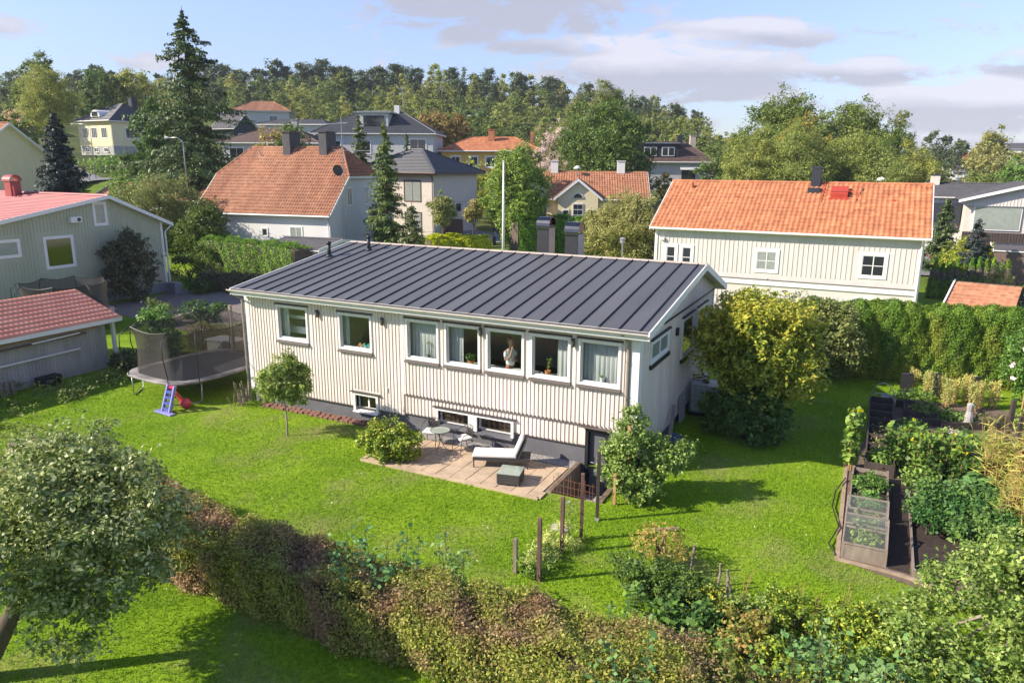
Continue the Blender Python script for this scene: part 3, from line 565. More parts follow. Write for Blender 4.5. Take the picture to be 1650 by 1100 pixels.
for x0, x1 in ((-.04, .0), (15.7, 15.74)):
    mb.prism([(x0, -.02, 4.44), (x0, 7.026, 5.53), (x0, 7.026, 5.30), (x0, -.02, 4.20)], (x1-x0, 0, 0)); mb.prism([(x0, 11.05, 4.25), (x0, 7.026, 5.53), (x0, 7.026, 5.30), (x0, 11.05, 4.02)], (x1-x0, 0, 0))
mb.box(0, 15.7, -.0, .03, 4.2, 4.36); mb.box(0, 15.7, 11.0, 11.03, 4.02, 4.18)
mb.build('fascia', G['white'], mh)
mb = MB(); mb.prism([(.01, .03, 4.25), (.01, FY, 4.30), (.01, FY, 4.335), (.01, .03, 4.285)], (15.68, 0, 0)); mb.prism([(GX, FY, 4.36), (GX, 7.026, 5.36), (GX, 7.026, 5.42), (GX, FY, 4.42)], (.38, 0, 0)); mb.prism([(GX, 11.0, 4.14), (GX, 7.026, 5.36), (GX, 7.026, 5.42), (GX, 11.0, 4.2)], (.38, 0, 0)); mb.build('soffit', G['white'], mh)
mb = MB(); mb.bar((-.02, .0, 4.445), (15.72, .0, 4.445), .02, .01); 
k = 9
for i in range(k):
    a0, a1 = math.pi*i/k, math.pi*(i+1)/k; r = .075
    mb.quad((-.1, -.07-r*math.cos(a0)*1, 4.40-r*math.sin(a0)), (15.72, -.07-r*math.cos(a0), 4.40-r*math.sin(a0)), (15.72, -.07-r*math.cos(a1), 4.40-r*math.sin(a1)), (-.1, -.07-r*math.cos(a1), 4.40-r*math.sin(a1)))
mb.box(-.1, 15.72, -.15, -.137, 4.385, 4.41)
mb.build('gutter', G['gutter'], mh)
mb = MB(); mb.tube([(14.95, -.05, 4.34), (14.97, .1, 4.22), (15.02, FY-.1, 4.0), (15.02, FY-.1, .1)], .045, 8, cap=True)
for z in (3.4, 2.4, 1.4): mb.tube([(15.02, FY-.1, z), (15.02, FY-.1, z+.05)], .056, 8)
mb.build('downpipe', G['pipe'], mh)
mb = MB(); mb.tube([(-.05, -.05, 4.34), (-.03, .1, 4.2), (.02, FY-.06, 3.95), (.02, FY-.06, .05)], .045, 8)
for z in (3.3, 2.3, 1.3): mb.tube([(.02, FY-.06, z), (.02, FY-.06, z+.05)], .056, 8)
mb.build('downpipe', G['pipe'], mh)
for x, y in ((.70, 4.67), (1.78, 5.93)):
    z = roofz(y); mb = MB(); mb.lathe([(.16, -.02), (.13, .05), (.085, .09)], (x, y, z), 14); mb.tube([(x, y, z), (x, y, z+.52)], .075, 12); mb.lathe([(.1, .50), (.1, .6), (.02, .63)], (x, y, z), 14); mb.build('vent_pipe', G['seam'], mh, smooth=True)
def barrelcap(mb, x0, x1, y, z, r, n=10):
    P = [(y-r*math.cos(math.pi*i/n), z+r*math.sin(math.pi*i/n)) for i in range(n+1)]
    for (a, b), (c, d) in zip(P, P[1:]):
        mb.prism([(x0, a, b), (x0, c, d), (x0, y+(c-y)*.93, z+(d-z)*.93), (x0, y+(a-y)*.93, z+(b-z)*.93)], (x1-x0, 0, 0))
for (x0, x1, zt_, h0, side) in ((8.85, 9.36, 6.55, 1, 'pinkw'), (10.06, 10.60, 6.36, 0, 'pinkw')):
    y0, y1 = 7.55, 8.15 if h0 else 8.2
    mb = MB(); mb.box(x0, x1, y0+.02, y1, 4.8, zt_-.1, 0); mb.box(x0-.004, x1-.01, y0, y0+.018, 4.8, zt_-.1, 1)
    if h0: mb.box(x0, x1-.02, y0-.01, y1, zt_-.1, zt_+.02, 1)
    ch = mb.build('chimney', [G['pinkw'], G['seam']], mh)
    mb = MB(); r = (y1-y0)/2+.04; barrelcap(mb, x0-.03, x1+.03, (y0+y1)/2, zt_, r); mb.box(x0-.02, x1+.02, (y0+y1)/2-r, (y0+y1)/2-r+.03, zt_-.13, zt_)
    if not h0: mb.prism([(x0-.01, (y0+y1)/2+(r*.9)*math.cos(math.pi*i/8), zt_+(r*.9)*math.sin(math.pi*i/8)) for i in range(9)], (.02, 0, 0)); mb.prism([(x1+.0, (y0+y1)/2+(r*.9)*math.cos(math.pi*i/8), zt_+(r*.9)*math.sin(math.pi*i/8)) for i in range(9)], (.02, 0, 0))
    mb.build('barrel_cowl', G['chrome'], ch, smooth=False)
# windows with real openings
for i, (a, b, c, d) in enumerate(WINS):
    yw = FY if i < 2 else FY-.03; mb = MB(); tr = .075
    for (x0, x1, z0, z1) in ((a-tr, a, c-tr, d+tr), (b, b+tr, c-tr, d+tr), (a, b, c-tr, c), (a, b, d, d+tr)): mb.box(x0, x1, yw-.045, yw+.0, z0, z1)
    f = .045
    for (x0, x1, z0, z1) in ((a, a+f, c, d), (b-f, b, c, d), (a+f, b-f, c, c+f), (a+f, b-f, d-f, d)): mb.box(x0+.001, x1-.001, yw+.03, yw+.09, z0+.001, z1-.001)
    fr = mb.build('window', G['white'], mh)
    MB().box(a+f, b-f, yw+.055, yw+.063, c+f, d-f).build('pane', G['glass'], fr)
    MB().prism([(a-tr-.03, yw+.02, c-tr-.003), (a-tr-.03, yw-.12, c-tr-.05), (a-tr-.03, yw-.12, c-tr-.085), (a-tr-.03, yw+.02, c-tr-.085)], (b-a+2*tr+.06, 0, 0)).build('sill', G['brownm'], fr)
    MB().prism([(a-tr-.04, yw+.0, d+tr+.07), (a-tr-.04, yw-.09, d+tr+.035), (a-tr-.04, yw-.09, d+tr+.015), (a-tr-.04, yw, d+tr+.01)], (b-a+2*tr+.08, 0, 0)).build('flashing', G['brownm'], fr)
for i, (a, b, c, d) in enumerate(LOW):
    yw = FY+.02 if i else FY; mb = MB(); tr = .09
    for (x0, x1, z0, z1) in ((a-tr, a, c-.03, d+tr), (b, b+tr, c-.03, d+tr), (a, b, d, d+tr)): mb.box(x0, x1, yw-.07, yw+.1, z0, z1)
    mb.box(a-.02, a, yw+.02, yw+.15, c, d); mb.box(b, b+.02, yw+.02, yw+.15, c, d)
    f = .05
    for (x0, x1, z0, z1) in ((a, a+f, c, d), (b-f, b, c, d), (a+f, b-f, c, c+f), (a+f, b-f, d-f, d)): mb.box(x0+.001, x1-.001, yw+.12, yw+.17, z0+.001, z1-.001)
    if i == 0: mb.box((a+b)/2-.03, (a+b)/2+.03, yw+.12, yw+.17, c+f, d-f)
    fr = mb.build('window', G['white'], mh)
    MB().box(a+f, b-f, yw+.14, yw+.147, c+f, d-f).build('pane', G['glass'], fr)
    MB().prism([(a-.08, yw+.12, c-.003), (a-.08, yw-.14, c-.07), (a-.08, yw-.14, c-.1), (a-.08, yw+.12, c-.1)], (b-a+.16, 0, 0)).build('sill', G['found'] if i else G['white'], fr)
    if i < 2: MB().box(a-tr-.1, (b if i == 0 else LOW[2][1])+tr+.1, yw-.12, yw, d+tr+.01, d+tr+.035).build('flashing', G['dark'], fr)
MB().box(9.80, 9.92, FY-.05, FY+.1, .44, 1.02).build('window_post', G['white'], mh)
# door in the stair well
mb = MB(); mb.box(13.76, 13.86, FY-.02, FY+.1, -.93, 1.2); mb.box(14.42, 14.5, FY-.02, FY+.1, -.93, 1.2); mb.box(13.86, 14.42, FY-.02, FY+.1, 1.1, 1.2); mb.build('door_frame', G['black'], mh)
dr = MB().box(13.865, 14.415, FY+.12, FY+.17, -.93, 1.095).box(13.93, 14.35, FY+.105, FY+.118, -.7, .1).box(13.93, 14.35, FY+.105, FY+.118, .25, .95).build('door', G['found'], mh)
MB().tube([(13.93, FY+.1, .1), (13.93, FY+.05, .1), (14.03, FY+.05, .1)], .012, 6).build('handle', G['steel'], dr)
MB().box(13.6, 14.6, FY-.16, FY-.02, 1.24, 1.27).build('door_flashing', G['brownm'], mh)
# wall lamps
for x in (3.62, 6.42, 10.22, 13.33):
    yl = FY if x < 7 else FY-.05; mb = MB(); mb.lathe([(.05, 0), (.06, .02), (.06, .24), (.05, .26)], (x, yl-.09, 3.62 if x < 7 else 3.68), 14); mb.box(x-.03, x+.03, yl-.06, yl-.002, 3.7, 3.8); mb.build('wall_lamp', G['lamp'], mh)
MB().box(GX+.013, GX+.10, 4.56, 4.72, 3.38, 3.64).build('wall_lamp', G['navy'], mh, bevel=.01)
MB().box(6.45, 6.52, FY-.06, FY-.02, 1.28, 1.42).build('wall_socket', G['whitep'], mh)
# rooms behind the glass
mb = MB(); y1 = 4.6
mb.box(LX+.25, GX-.25, FY+wt+.01, y1, 1.66, 1.70, 1)            # floor
mb.box(LX+.25, GX-.25, y1, y1+.06, 1.7, 4.2); mb.box(LX+.25, GX-.25, FY+wt+.01, y1, 4.2, 4.24)
for x in (LX+.22, 3.8, 6.7, GX-.28): mb.box(x, x+.06, FY+wt+.01, y1-.001, 1.7, 4.2)
mb.box(7.3, 14.9, FY+.125, FY+.43, 2.58, 2.62, 2); mb.box(1.6, 6.0, FY+.125, FY+.42, 2.6, 2.64, 2)
mb.box(LX+.25, GX-.25, 2.4, 2.45, -.2, 1.6, 0); mb.box(LX+.25, 13.5, FY+.26, 2.4, -.2, -.15, 1)
mb.build('interior', [G['room'], G['floor'], G['white']], mh)
mb = MB()
for k in range(13): mb.box(8.75+.2*k, 8.83+.2*k, 1.0, 1.05, .2, 1.1)
tag(mb.build('slatted_screen', G['newwood']), 'brown wooden slats standing behind the low basement windows', 'screen')
mb = MB(); mb.box(1.4, 3.2, 1.1, 1.16, 2.75, 3.0); mb.box(1.4, 3.0, 1.1, 1.16, 3.3, 3.42); mb.box(1.42, 1.52, 1.1, 1.18, 1.7, 3.7); mb.box(2.9, 3.0, 1.1, 1.18, 1.7, 3.7); mb.box(1.4, 3.0, 1.17, 2.1, 2.8, 2.95)
tag(mb.build('bunk_bed', G['white']), 'white bunk bed rail seen through the leftmost upper window', 'bed')
def curtain(x0, x1, label, z0=2.0, z1=4.05, y=.73, amp=.022, n=7):
    V = []; F = []; m_ = int((x1-x0)/.02)
    for j, z in enumerate((z0, (z0+z1)/2, z1)):
        for i in range(m_+1):
            x = x0+(x1-x0)*i/m_; V.append((x, y+amp*math.sin(i/m_*n*6.28*(x1-x0))*(1.2-.4*j)+.01*math.sin(i*1.7), z))
    for j in range(2):
        for i in range(m_): a = j*(m_+1)+i; F.append((a, a+1, a+m_+2, a+m_+1))
    o_ = mesh_np('curtain', V, F, G['curtain'], smooth=True); mo = o_.modifiers.new('s', 'SOLIDIFY'); mo.thickness = .006
    tag(o_, label, 'curtain', 'white curtains behind the upper windows')
curtain(1.70, 2.02, 'narrow white curtain at the left side of the window with the bunk bed')
curtain(4.55, 4.80, 'narrow white curtain at the left side of the window with the toys')
curtain(7.35, 8.60, 'full width white curtain behind the small potted orchid')
curtain(8.88, 9.42, 'white curtain beside the leafy plant in its brown bowl')
curtain(12.72, 13.25, 'white curtain to the right of the spiky plant')
curtain(13.48, 14.8, 'full width white curtain behind the white flower pot')
# ---------------------------------------------------------------- leaf generators
def nrmz(a): return a/np.maximum(np.linalg.norm(a, axis=1, keepdims=True), 1e-6)
def leafquads(P, Nn, size, asp=.6, rg=None, flat=0.):
    """rhombus leaves: P centres, Nn normals"""
    rg = rg or rng; n = len(P); Nn = nrmz(Nn); T = rg.normal(size=(n, 3)); T[:, 2] -= flat; T = nrmz(T-Nn*(T*Nn).sum(1, keepdims=True)); B = np.cross(Nn, T)
    s = (size*(.5+1.15*rg.beta(2, 2.6, n)))[:, None]; h = s*.5; w = s*.5*asp
    V = np.stack([P-T*h, P+B*w+Nn*s*.08, P+T*h, P-B*w+Nn*s*.08], 1).reshape(-1, 3)
    return V, np.arange(4*n).reshape(n, 4)
def blobpts(blobs, nc, per, spread, shell=.62, rg=None, squash=.8, floor=None, tuft=14):
    rg = rg or rng; bl = np.array(blobs, float)
    if nc > 150 and tuft:                      # boughs: smaller clumps over the surface of every blob, gaps between them
        k = max(8, nc//tuft); ar = (bl[:, 3]*bl[:, 4]+bl[:, 3]*bl[:, 5]+bl[:, 4]*bl[:, 5]); ix = rg.choice(len(bl), k, p=ar/ar.sum()); d = nrmz(rg.normal(size=(k, 3)))
        r = rg.uniform(.25, 1.12, k)**(1/3); c = bl[ix, :3]+d*bl[ix, 3:6]*r[:, None]; q = rg.uniform(.15, .36, k)*(bl[ix, 3:6].mean(1)**.75); sm = np.concatenate([c, np.stack([q, q, q*.75], 1)], 1)
        n2 = int(nc*.78); P1, D1 = blobpts(sm, n2, per, spread*.55, .75, rg, squash, floor, 0); P2, D2 = blobpts(bl, nc-n2, per, spread, shell, rg, squash, floor, 0)
        return np.concatenate([P1, P2]), np.concatenate([D1, D2])
    ar = (bl[:, 3]*bl[:, 4]+bl[:, 3]*bl[:, 5]+bl[:, 4]*bl[:, 5]); pr = ar/ar.sum()
    ix = rg.choice(len(bl), nc, p=pr); d = nrmz(rg.normal(size=(nc, 3))); r = rg.uniform(shell**3, 1.06, nc)**(1/3)
    cc = bl[ix, :3]+d*bl[ix, 3:6]*r[:, None]; cs = spread*rg.uniform(.6, 1.4, nc)
    P = np.repeat(cc, per, 0)+rg.normal(size=(nc*per, 3))*np.repeat(cs, per)[:, None]*np.array([1, 1, squash])
    D = np.repeat(d, per, 0)
    if floor is not None: k = P[:, 2] > floor; P, D = P[k], D[k]
    return P, D
def crown(name, blobs, nc, per, spread, leaf, mt, parent=None, asp=.6, shell=.62, up=.5, rand=.9, floor=None, rg=None, squash=.8):
    rg = rg or rng; P, D = blobpts(blobs, nc, per, spread, shell, rg, squash, floor); Nn = D*.7+rg.normal(size=P.shape)*rand*.6+np.array([0, 0, up])
    if nc > 150 and len(P):                    # young shoots sticking out of the outline
        bl = np.array(blobs, float); k = max(6, nc//11); ix = rg.choice(len(P), k); c0 = P[ix]; d = nrmz(D[ix]*.8+rg.normal(size=(k, 3))*.35+np.array([0, 0, .35])); L_ = bl[:, 3:6].mean()*rg.uniform(.15, .42, k); j = 8
        f = np.linspace(.05, 1, j); Q = (c0[:, None]+d[:, None]*L_[:, None, None]*f[None, :, None]).reshape(-1, 3)+rg.normal(size=(k*j, 3))*leaf*.35; NQ = np.repeat(d, j, 0)*.2+rg.normal(size=Q.shape)*.6+np.array([0, 0, .4])
        if floor is not None: kk = Q[:, 2] > floor; Q, NQ = Q[kk], NQ[kk]
        P = np.concatenate([P, Q]); Nn = np.concatenate([Nn, NQ])
    V, F = leafquads(P, Nn, leaf, asp, rg); return mesh_np(name, V, F, mt, parent)
def limbs(mb, base, top, r, blobs, n=6, rg=None, mi=0):
    rr = random.Random(int(abs(base[0]*10+top[2]*7))); b = Vector(base); t_ = Vector(top); mid = b.lerp(t_, .5)+Vector((rr.uniform(-.1, .1), rr.uniform(-.1, .1), 0))*(t_-b).length*.3
    mb.tube([b-Vector((0, 0, .3)), b, mid, t_], [r*1.3, r, r*.7, r*.3], 8, mi)
    for i in range(n):
        q = rr.choice(blobs); e = Vector((q[0]+rr.uniform(-.5, .5)*q[3], q[1]+rr.uniform(-.5, .5)*q[4], q[2]+rr.uniform(-.3, .6)*q[5])); s = b.lerp(t_, rr.uniform(.35, .8)); m2 = s.lerp(e, .5)+Vector((0, 0, .08*(e-s).length))
        mb.tube([s, m2, e], [r*.42, r*.25, r*.07], 6, mi)
def tree(name, label, cat, loc, blobs, trunk_top, r, leafm, nc, per, spread, leaf, barkm='bark', group=None, nl=6, **k):
    t = thing(name, label, cat, loc, 0, group); mb = MB(); limbs(mb, (0, 0, 0), trunk_top, r, blobs, nl); mb.build('trunk', G[barkm], t, smooth=True)
    crown('crown', blobs, nc, per, spread, leaf, LM[leafm], t, **k); return t
# ================================================================ items in the windows
def potplant(label, x, z, pot, potm, leafm, kind, y=.665):
    t = thing('potted_plant', label, 'plant', (x, y, z)); mb = MB(); r, h = pot; mb.lathe([(r*.72, 0), (r, h), (r*1.06, h), (r*1.06, h*1.12), (r*.9, h*1.1), (r*.85, h*.9)], (0, 0, 0), 16); mb.build('pot', G[potm], t, smooth=False)
    P = []; Nn = []
    if kind == 'spiky':
        mb = MB(); mb.tube([(0, 0, h), (.01, 0, h+.16), (.05, 0, h+.32)], .012, 6); mb.build('stem', G['newwood'], t); V = []; F = []
        rr = random.Random(3)
        for c, m_ in ((Vector((.0, 0, h+.08)), 6), (Vector((.05, 0, h+.33)), 16), (Vector((.03, 0, h+.22)), 8)):
            for i in range(m_):
                a = rr.uniform(0, 6.28); d = Vector((math.cos(a), math.sin(a)*.7, rr.uniform(.1, 1.2))).normalized(); s = d.cross(Vector((0, 1, .3))).normalized()*.012; L_ = rr.uniform(.1, .17); m1 = c+d*L_*.6; e = c+d*L_-Vector((0, 0, .04)); b = len(V)
                V += [c-s, c+s, m1+s, m1-s, e]; F += [(b, b+1, b+2, b+3), (b+3, b+2, b+4, b+4)]
        V = np.array([tuple(v) for v in V]); me = bpy.data.meshes.new('leaves'); me.from_pydata([tuple(v) for v in V], [], [tuple(dict.fromkeys(f)) for f in F]); me.materials.append(LM['bushg']); o_ = bpy.data.objects.new('leaves', me); C.objects.link(o_); o_.parent = t
    else:
        R1 = {'bushy': .2, 'small': .09, 'orchid': .07}[kind]; nn = {'bushy': 90, 'small': 60, 'orchid': 26}[kind]; zc_ = h+{'bushy': .13, 'small': .05, 'orchid': .42}[kind]
        if kind == 'orchid': MB().tube([(0, 0, h), (.02, 0, h+.25), (0, 0, h+.48)], .006, 5).build('stem', G['bark'], t)
        crown('leaves', [(0, 0, zc_, R1, R1*.8, R1*.55)], nn//3, 3, R1*.15, {'bushy': .09, 'small': .035, 'orchid': .06}[kind], LM[leafm], t, shell=.2)
    return t
potplant('small orchid in a dark pot on the sill of the third upper window', 8.1, 2.62, (.06, .12), 'found', 'bushy', 'orchid')
potplant('broad leafed green plant in an orange brown bowl on the window sill', 9.72, 2.62, (.11, .12), 'terra', 'bushd', 'bushy')
potplant('tall spiky leafed plant in an orange pot on the window sill', 12.42, 2.62, (.09, .14), 'terra', 'bushg', 'spiky')
potplant('low green plant in a small white pot on the rightmost window sill', 14.18, 2.62, (.08, .16), 'whitep', 'bushg', 'small')
tag(MB().lathe([(.03, 0), (.04, .07), (.035, .08)], (12.22, .665, 2.62), 12).build('cup', G['whitep']), 'small white cup beside the spiky plant in the orange pot', 'cup')
G['teal'] = mat('teal plastic', (.05,.38,.32), .5)
def toy(mt, x, label):
    mb = MB(); mb.tube([(-.07,0,.02),(-.07,0,.12),(-.04,0,.16),(.04,0,.16),(.07,0,.12),(.07,0,.02)], .025, 8); mb.tube([(-.08,0,.11),(.08,0,.11)], .022, 8); mb.lathe([(.03,.15),(.035,.18),(.01,.21)], (0,0,0), 10); o_ = mb.build('toy_block', G[mt]); o_.location = (x, .665, 2.64); tag(o_, label, 'toy', 'plastic toys on the window sill')
toy('orange', 5.30, 'orange plastic toy arch on the second window sill'); toy('teal', 5.47, 'taller teal toy arch in the middle of the toys on the second window sill'); toy('teal', 5.66, 'teal toy arch at the right end of the toys on the second window sill')
# person standing in the middle window
def skin_obj(name, chains, mt, parent=None, sub=2, root=0):
    V = []; E = []; Rr = []
    for ch in chains:
        prev = None
        for p in ch:
            if isinstance(p, int): prev = p; continue
            V.append(p[:3]); Rr.append(p[3:]); i = len(V)-1
            if prev is not None: E.append((prev, i))
            prev = i
    me = bpy.data.meshes.new(name); me.from_pydata(V, E, []); me.materials.append(mt); o_ = bpy.data.objects.new(name, me); C.objects.link(o_)
    if parent is not None: o_.parent = parent
    me.skin_vertices or None
    sk = o_.modifiers.new('skin', 'SKIN'); sk.use_smooth_shade = True
    for i, r in enumerate(Rr): me.skin_vertices[0].data[i].radius = (r[0], r[1] if len(r) > 1 else r[0])
    me.skin_vertices[0].data[root].use_root = True
    s2 = o_.modifiers.new('sub', 'SUBSURF'); s2.levels = sub; s2.render_levels = sub
    return o_
# local frame: facing +x (to the right), origin at the feet
pt = thing('person', 'person in a white t-shirt standing sideways behind the middle window, hand at the chin', 'person', (11.0, .93, 1.76), R_(-22))
body = [[(0,0,.92,.13,.15), (0,0,1.05,.11,.14), (-.01,0,1.25,.125,.16), (-.01,0,1.42,.09,.15), (.0,0,1.51,.045,.05), (.02,0,1.57,.045,.05), (.035,0,1.65,.085,.075), (.03,0,1.75,.092,.08), (.02,0,1.82,.06,.055)],
        [0, (0,.09,.86,.095,.09), (.0,.1,.5,.06,.06), (-.02,.1,.1,.04,.04), (.02,.1,.04,.04,.035), (.13,.1,.03,.035,.02)],
        [0, (0,-.09,.86,.095,.09), (.02,-.1,.5,.06,.06), (.0,-.1,.1,.04,.04), (.04,-.1,.04,.04,.035), (.15,-.1,.03,.035,.02)],
        [3, (-.01,-.19,1.40,.055,.055), (.03,-.23,1.14,.043,.043), (.17,-.15,1.30,.035,.035), (.17,-.07,1.50,.026,.026), (.15,-.04,1.58,.03,.018)],
        [3, (-.01,.19,1.40,.055,.055), (.03,.22,1.14,.043,.043), (.2,.1,1.12,.035,.033), (.2,-.06,1.14,.026,.026), (.19,-.14,1.15,.03,.018)]]
b_ = skin_obj('body', body, G['skin'], pt)
skin_obj('shirt', [[(0,0,.90,.17,.185), (0,0,1.1,.135,.16), (-.01,0,1.27,.14,.165), (-.01,0,1.41,.112,.15), (.0,0,1.49,.06,.07)], [3, (-.01,-.19,1.39,.066,.066), (.02,-.225,1.23,.058,.058)], [3, (-.01,.19,1.39,.066,.066), (.02,.22,1.23,.058,.058)]], G['shirt'], pt)
skin_obj('shorts', [[(0,0,1.08,.14,.16), (0,0,.9,.165,.18), (0,.09,.75,.1,.09), (0,.095,.6,.09,.085)], [1, (0,-.09,.75,.1,.09), (.01,-.095,.6,.09,.085)]], G['skirt'], pt)
skin_obj('hair', [[(-.035,0,1.60,.055,.07), (-.035,0,1.70,.085,.092), (-.005,0,1.79,.102,.095), (.02,0,1.84,.085,.08)], [1, (-.12,0,1.72,.05,.05), (-.14,0,1.66,.03,.03)]], G['hair'], pt)
mb = MB(); mb.tube([(.105,0,1.735),(.14,0,1.685),(.115,0,1.675)], [.012,.018,.01], 6); 
for s in (-1, 1): mb.lathe([(.004,-.012),(.013,0),(.004,.012)], (.115, .03*s, 1.745), 8, 0); mb.lathe([(.006,-.025),(.018,0),(.006,.03)], (.02, .08*s, 1.71), 8)
mb.lathe([(.01,-.006),(.02,0),(.01,.006)], (.108,0,1.635), 8); mb.build('face_features', G['skin'], pt, smooth=True)
for s, yy, xx, zz in ((1, -.04, .15, 1.58), (-1, -.14, .19, 1.15)):
    for k in range(5):
        a = (k-2)*.014; p = Vector((xx, yy, zz)); d = Vector((0.02+a, -.03 if s < 0 else .005, .05 if s > 0 else .012*k-.02))
        q = p+d*(.9 if k in (0, 4) else 1.15); mb = MB(); mb.tube([p+Vector((a*.8, 0, 0)), q, q+Vector((-.02, 0, -.012))], [.010, .009, .006], 6); mb.build('thumb' if k == 4 else 'finger', G['skin'], b_, smooth=True)
# ================================================================ PATIO
mb = MB(); mb.box(7.54, 13.54, -2.33, .1, -.2, .008, 1)
rr = random.Random(5); x = 7.62
col = 0
while x < 13.4:
    y = -2.2-(.25 if col % 2 else 0)
    while y < -.02:
        a, b = max(y, -2.2), min(y+.5, .02)
        if b-a > .1: mb.box(x+.012, min(x+.5, 13.44)-.012, a+.012, b-.012, .0, .028+rr.uniform(0, .008), 0)
        y += .5
    x += .5; col += 1
tag(mb.build('patio', [G['slab'], G['slabgap']]), 'sandstone slab patio in front of the basement windows', 'patio', kind='structure')
mb = MB(); mb.box(7.5, 13.5, -2.37, -2.25, -.2, .05); mb.box(7.46, 7.58, -2.3, -.9, -.2, .05); mb.box(13.44, 13.56, -2.3, -1.9, -.2, .05)
tag(mb.build('kerb', G['slab']), kind='structure')
tag(MB().box(7.9, 13.54, .1, .56, -.2, .03).build('gravel_bed', G['grav']), kind='structure')
mb = MB(); n_ = 900
for i in range(n_):
    px, py = rng.uniform(7.9, 13.5), rng.uniform(.03, .55); s = rng.uniform(.012, .03); b = [(px-s, py, .03), (px, py-s, .03), (px+s, py, .03), (px, py+s, .03), (px, py, .03+s)]
    mb.add(b, [(0,1,4), (1,2,4), (2,3,4), (3,0,4)])
tag(mb.build('gravel', G['stone']), 'loose pebbles along the grey plinth behind the patio', 'gravel', kind='stuff')
tag(MB().box(13.5, 13.66, -1.8, .42, -.9, .05).build('retaining_wall', G['wood']), 'low timber retaining wall at the right end of the patio', 'wall')
# bistro table
t = thing('garden_table', 'small round glass topped bistro table between two metal chairs', 'table', (9.32, -.62, .03))
MB().lathe([(.30, .70), (.31, .705), (.31, .712), (.30, .716)], (0,0,0), 30).build('tabletop', G['tglass'], t)
mb = MB(); 
for k in range(24): a0, a1 = 2*math.pi*k/24, 2*math.pi*(k+1)/24; mb.tube([(.315*math.cos(a0), .315*math.sin(a0), .705), (.315*math.cos(a1), .315*math.sin(a1), .705)], .012, 5, cap=False)
mb.build('rim', G['dark'], t)
for k in range(3):
    a = 2.1*k+.5; c, s = math.cos(a), math.sin(a); MB().tube([(.2*c,.2*s,.69), (.05*c,.05*s,.5), (.035*c,.035*s,.32), (.12*c,.12*s,.15), (.28*c,.28*s,.0)], .011, 6).build('leg', G['dark'], t, smooth=True)
MB().lathe([(.05, .0), (.05, .02)], (0,0,.38), 12).build('leg_ring', G['dark'], t)
def bistro(label, loc, rz):
    t = thing('garden_chair', label, 'chair', loc, rz, 'round backed bistro chairs on the patio'); w = .22
    MB().box(-w, w, -w, w, .43, .485).build('seat_cushion', G['cushion'], t, bevel=.02)
    mb = MB()
    for k in range(20):
        a0, a1 = 2*math.pi*k/20, 2*math.pi*(k+1)/20; mb.tube([(.23*math.cos(a0), .23*math.sin(a0), .42), (.23*math.cos(a1), .23*math.sin(a1), .42)], .011, 5, cap=False)
    mb.build('seat_frame', G['dark'], t)
    P = [(-.28, -.16, .6), (-.30, .05, .66), (-.26, .2, .72), (-.17, .27, .79), (0, .3, .82), (.17, .27, .79), (.26, .2, .72), (.30, .05, .66), (.28, -.16, .6)]
    MB().tube(P, .013, 6).build('back_hoop', G['dark'], t, smooth=True)
    mb = MB()
    for i in range(-4, 5): mb.tube([(i*.045, .235, .44), (i*.045, .28-.001*i*i, .80-.004*i*i)], .005, 4)
    mb.box(-.16, .16, .262, .272, .5, .72); mb.build('backrest', G['dark'], t)
    for sx in (-1, 1):
        for sy in (-1, 1):
            q = P[0] if sx < 0 else P[-1]
            if sy < 0: L_ = [(q[0], q[1], q[2]), (sx*.24, -.2, .42), (sx*.25, -.26, 0)]
            else: L_ = [(sx*.15, .28, .79), (sx*.2, .2, .42), (sx*.24, .3, 0)]
            MB().tube(L_, .011, 6).build('leg', G['dark'], t, smooth=True)
    return t
bistro('dark metal bistro chair left of the round table, its back to the house', (8.72, -.25, .03), R_(12))
bistro('dark metal bistro chair right of the round table, nearest the sun lounger', (9.95, -.28, .03), R_(-28))
# chaise longue: foot at left-front, head at right
t = thing('sun_lounger', 'wicker sun lounger with thick white cushions and raised back, in front of the plinth', 'sun lounger', (10.75, -1.0, .03), R_(22)); 
L_, w = 1.72, .64
mb = MB(); mb.box(0, L_, -w/2, -w/2+.05, .24, .32); mb.box(0, L_, w/2-.05, w/2, .24, .32); mb.box(0, .05, -w/2+.05, w/2-.05, .24, .32); mb.box(L_-.05, L_, -w/2+.05, w/2-.05, .24, .32); mb.box(.05, L_-.05, -w/2+.05, w/2-.05, .28, .31); mb.build('frame', G['rattan'], t)
for x_ in (.03, L_-.12):
    for y_ in (-w/2+.03, w/2-.03): MB().tube([(x_, y_, .24), (x_+(.05 if x_ > 1 else -.0), y_, 0)], .02, 8).build('leg', G['rattan'], t)
MB().box(-.01, 1.32, -w/2+.01, w/2-.01, .325, .42).build('seat_cushion', G['cushion'], t, bevel=.03)
a = R_(68); d = Vector((math.cos(a), 0, math.sin(a))); n_ = Vector((-math.sin(a), 0, math.cos(a))); b0 = Vector((1.30, 0, .36))
MB().prism([b0+Vector((0,-w/2+.01,0)), b0+d*.62+Vector((0,-w/2+.01,0)), b0+d*.62+n_*.1+Vector((0,-w/2+.01,0)), b0+n_*.1+Vector((0,-w/2+.01,0))], (0, w-.02, 0)).build('back_cushion', G['cushion'], t, bevel=.03)
b1 = b0+Vector((.035, 0, -.05)); MB().prism([b1+Vector((0,-w/2,0)), b1+d*.62+Vector((0,-w/2,0)), b1+d*.62-n_*.05+Vector((0,-w/2,0)), b1-n_*.05+Vector((0,-w/2,0))], (0, w, 0)).build('backrest', G['rattan'], t)
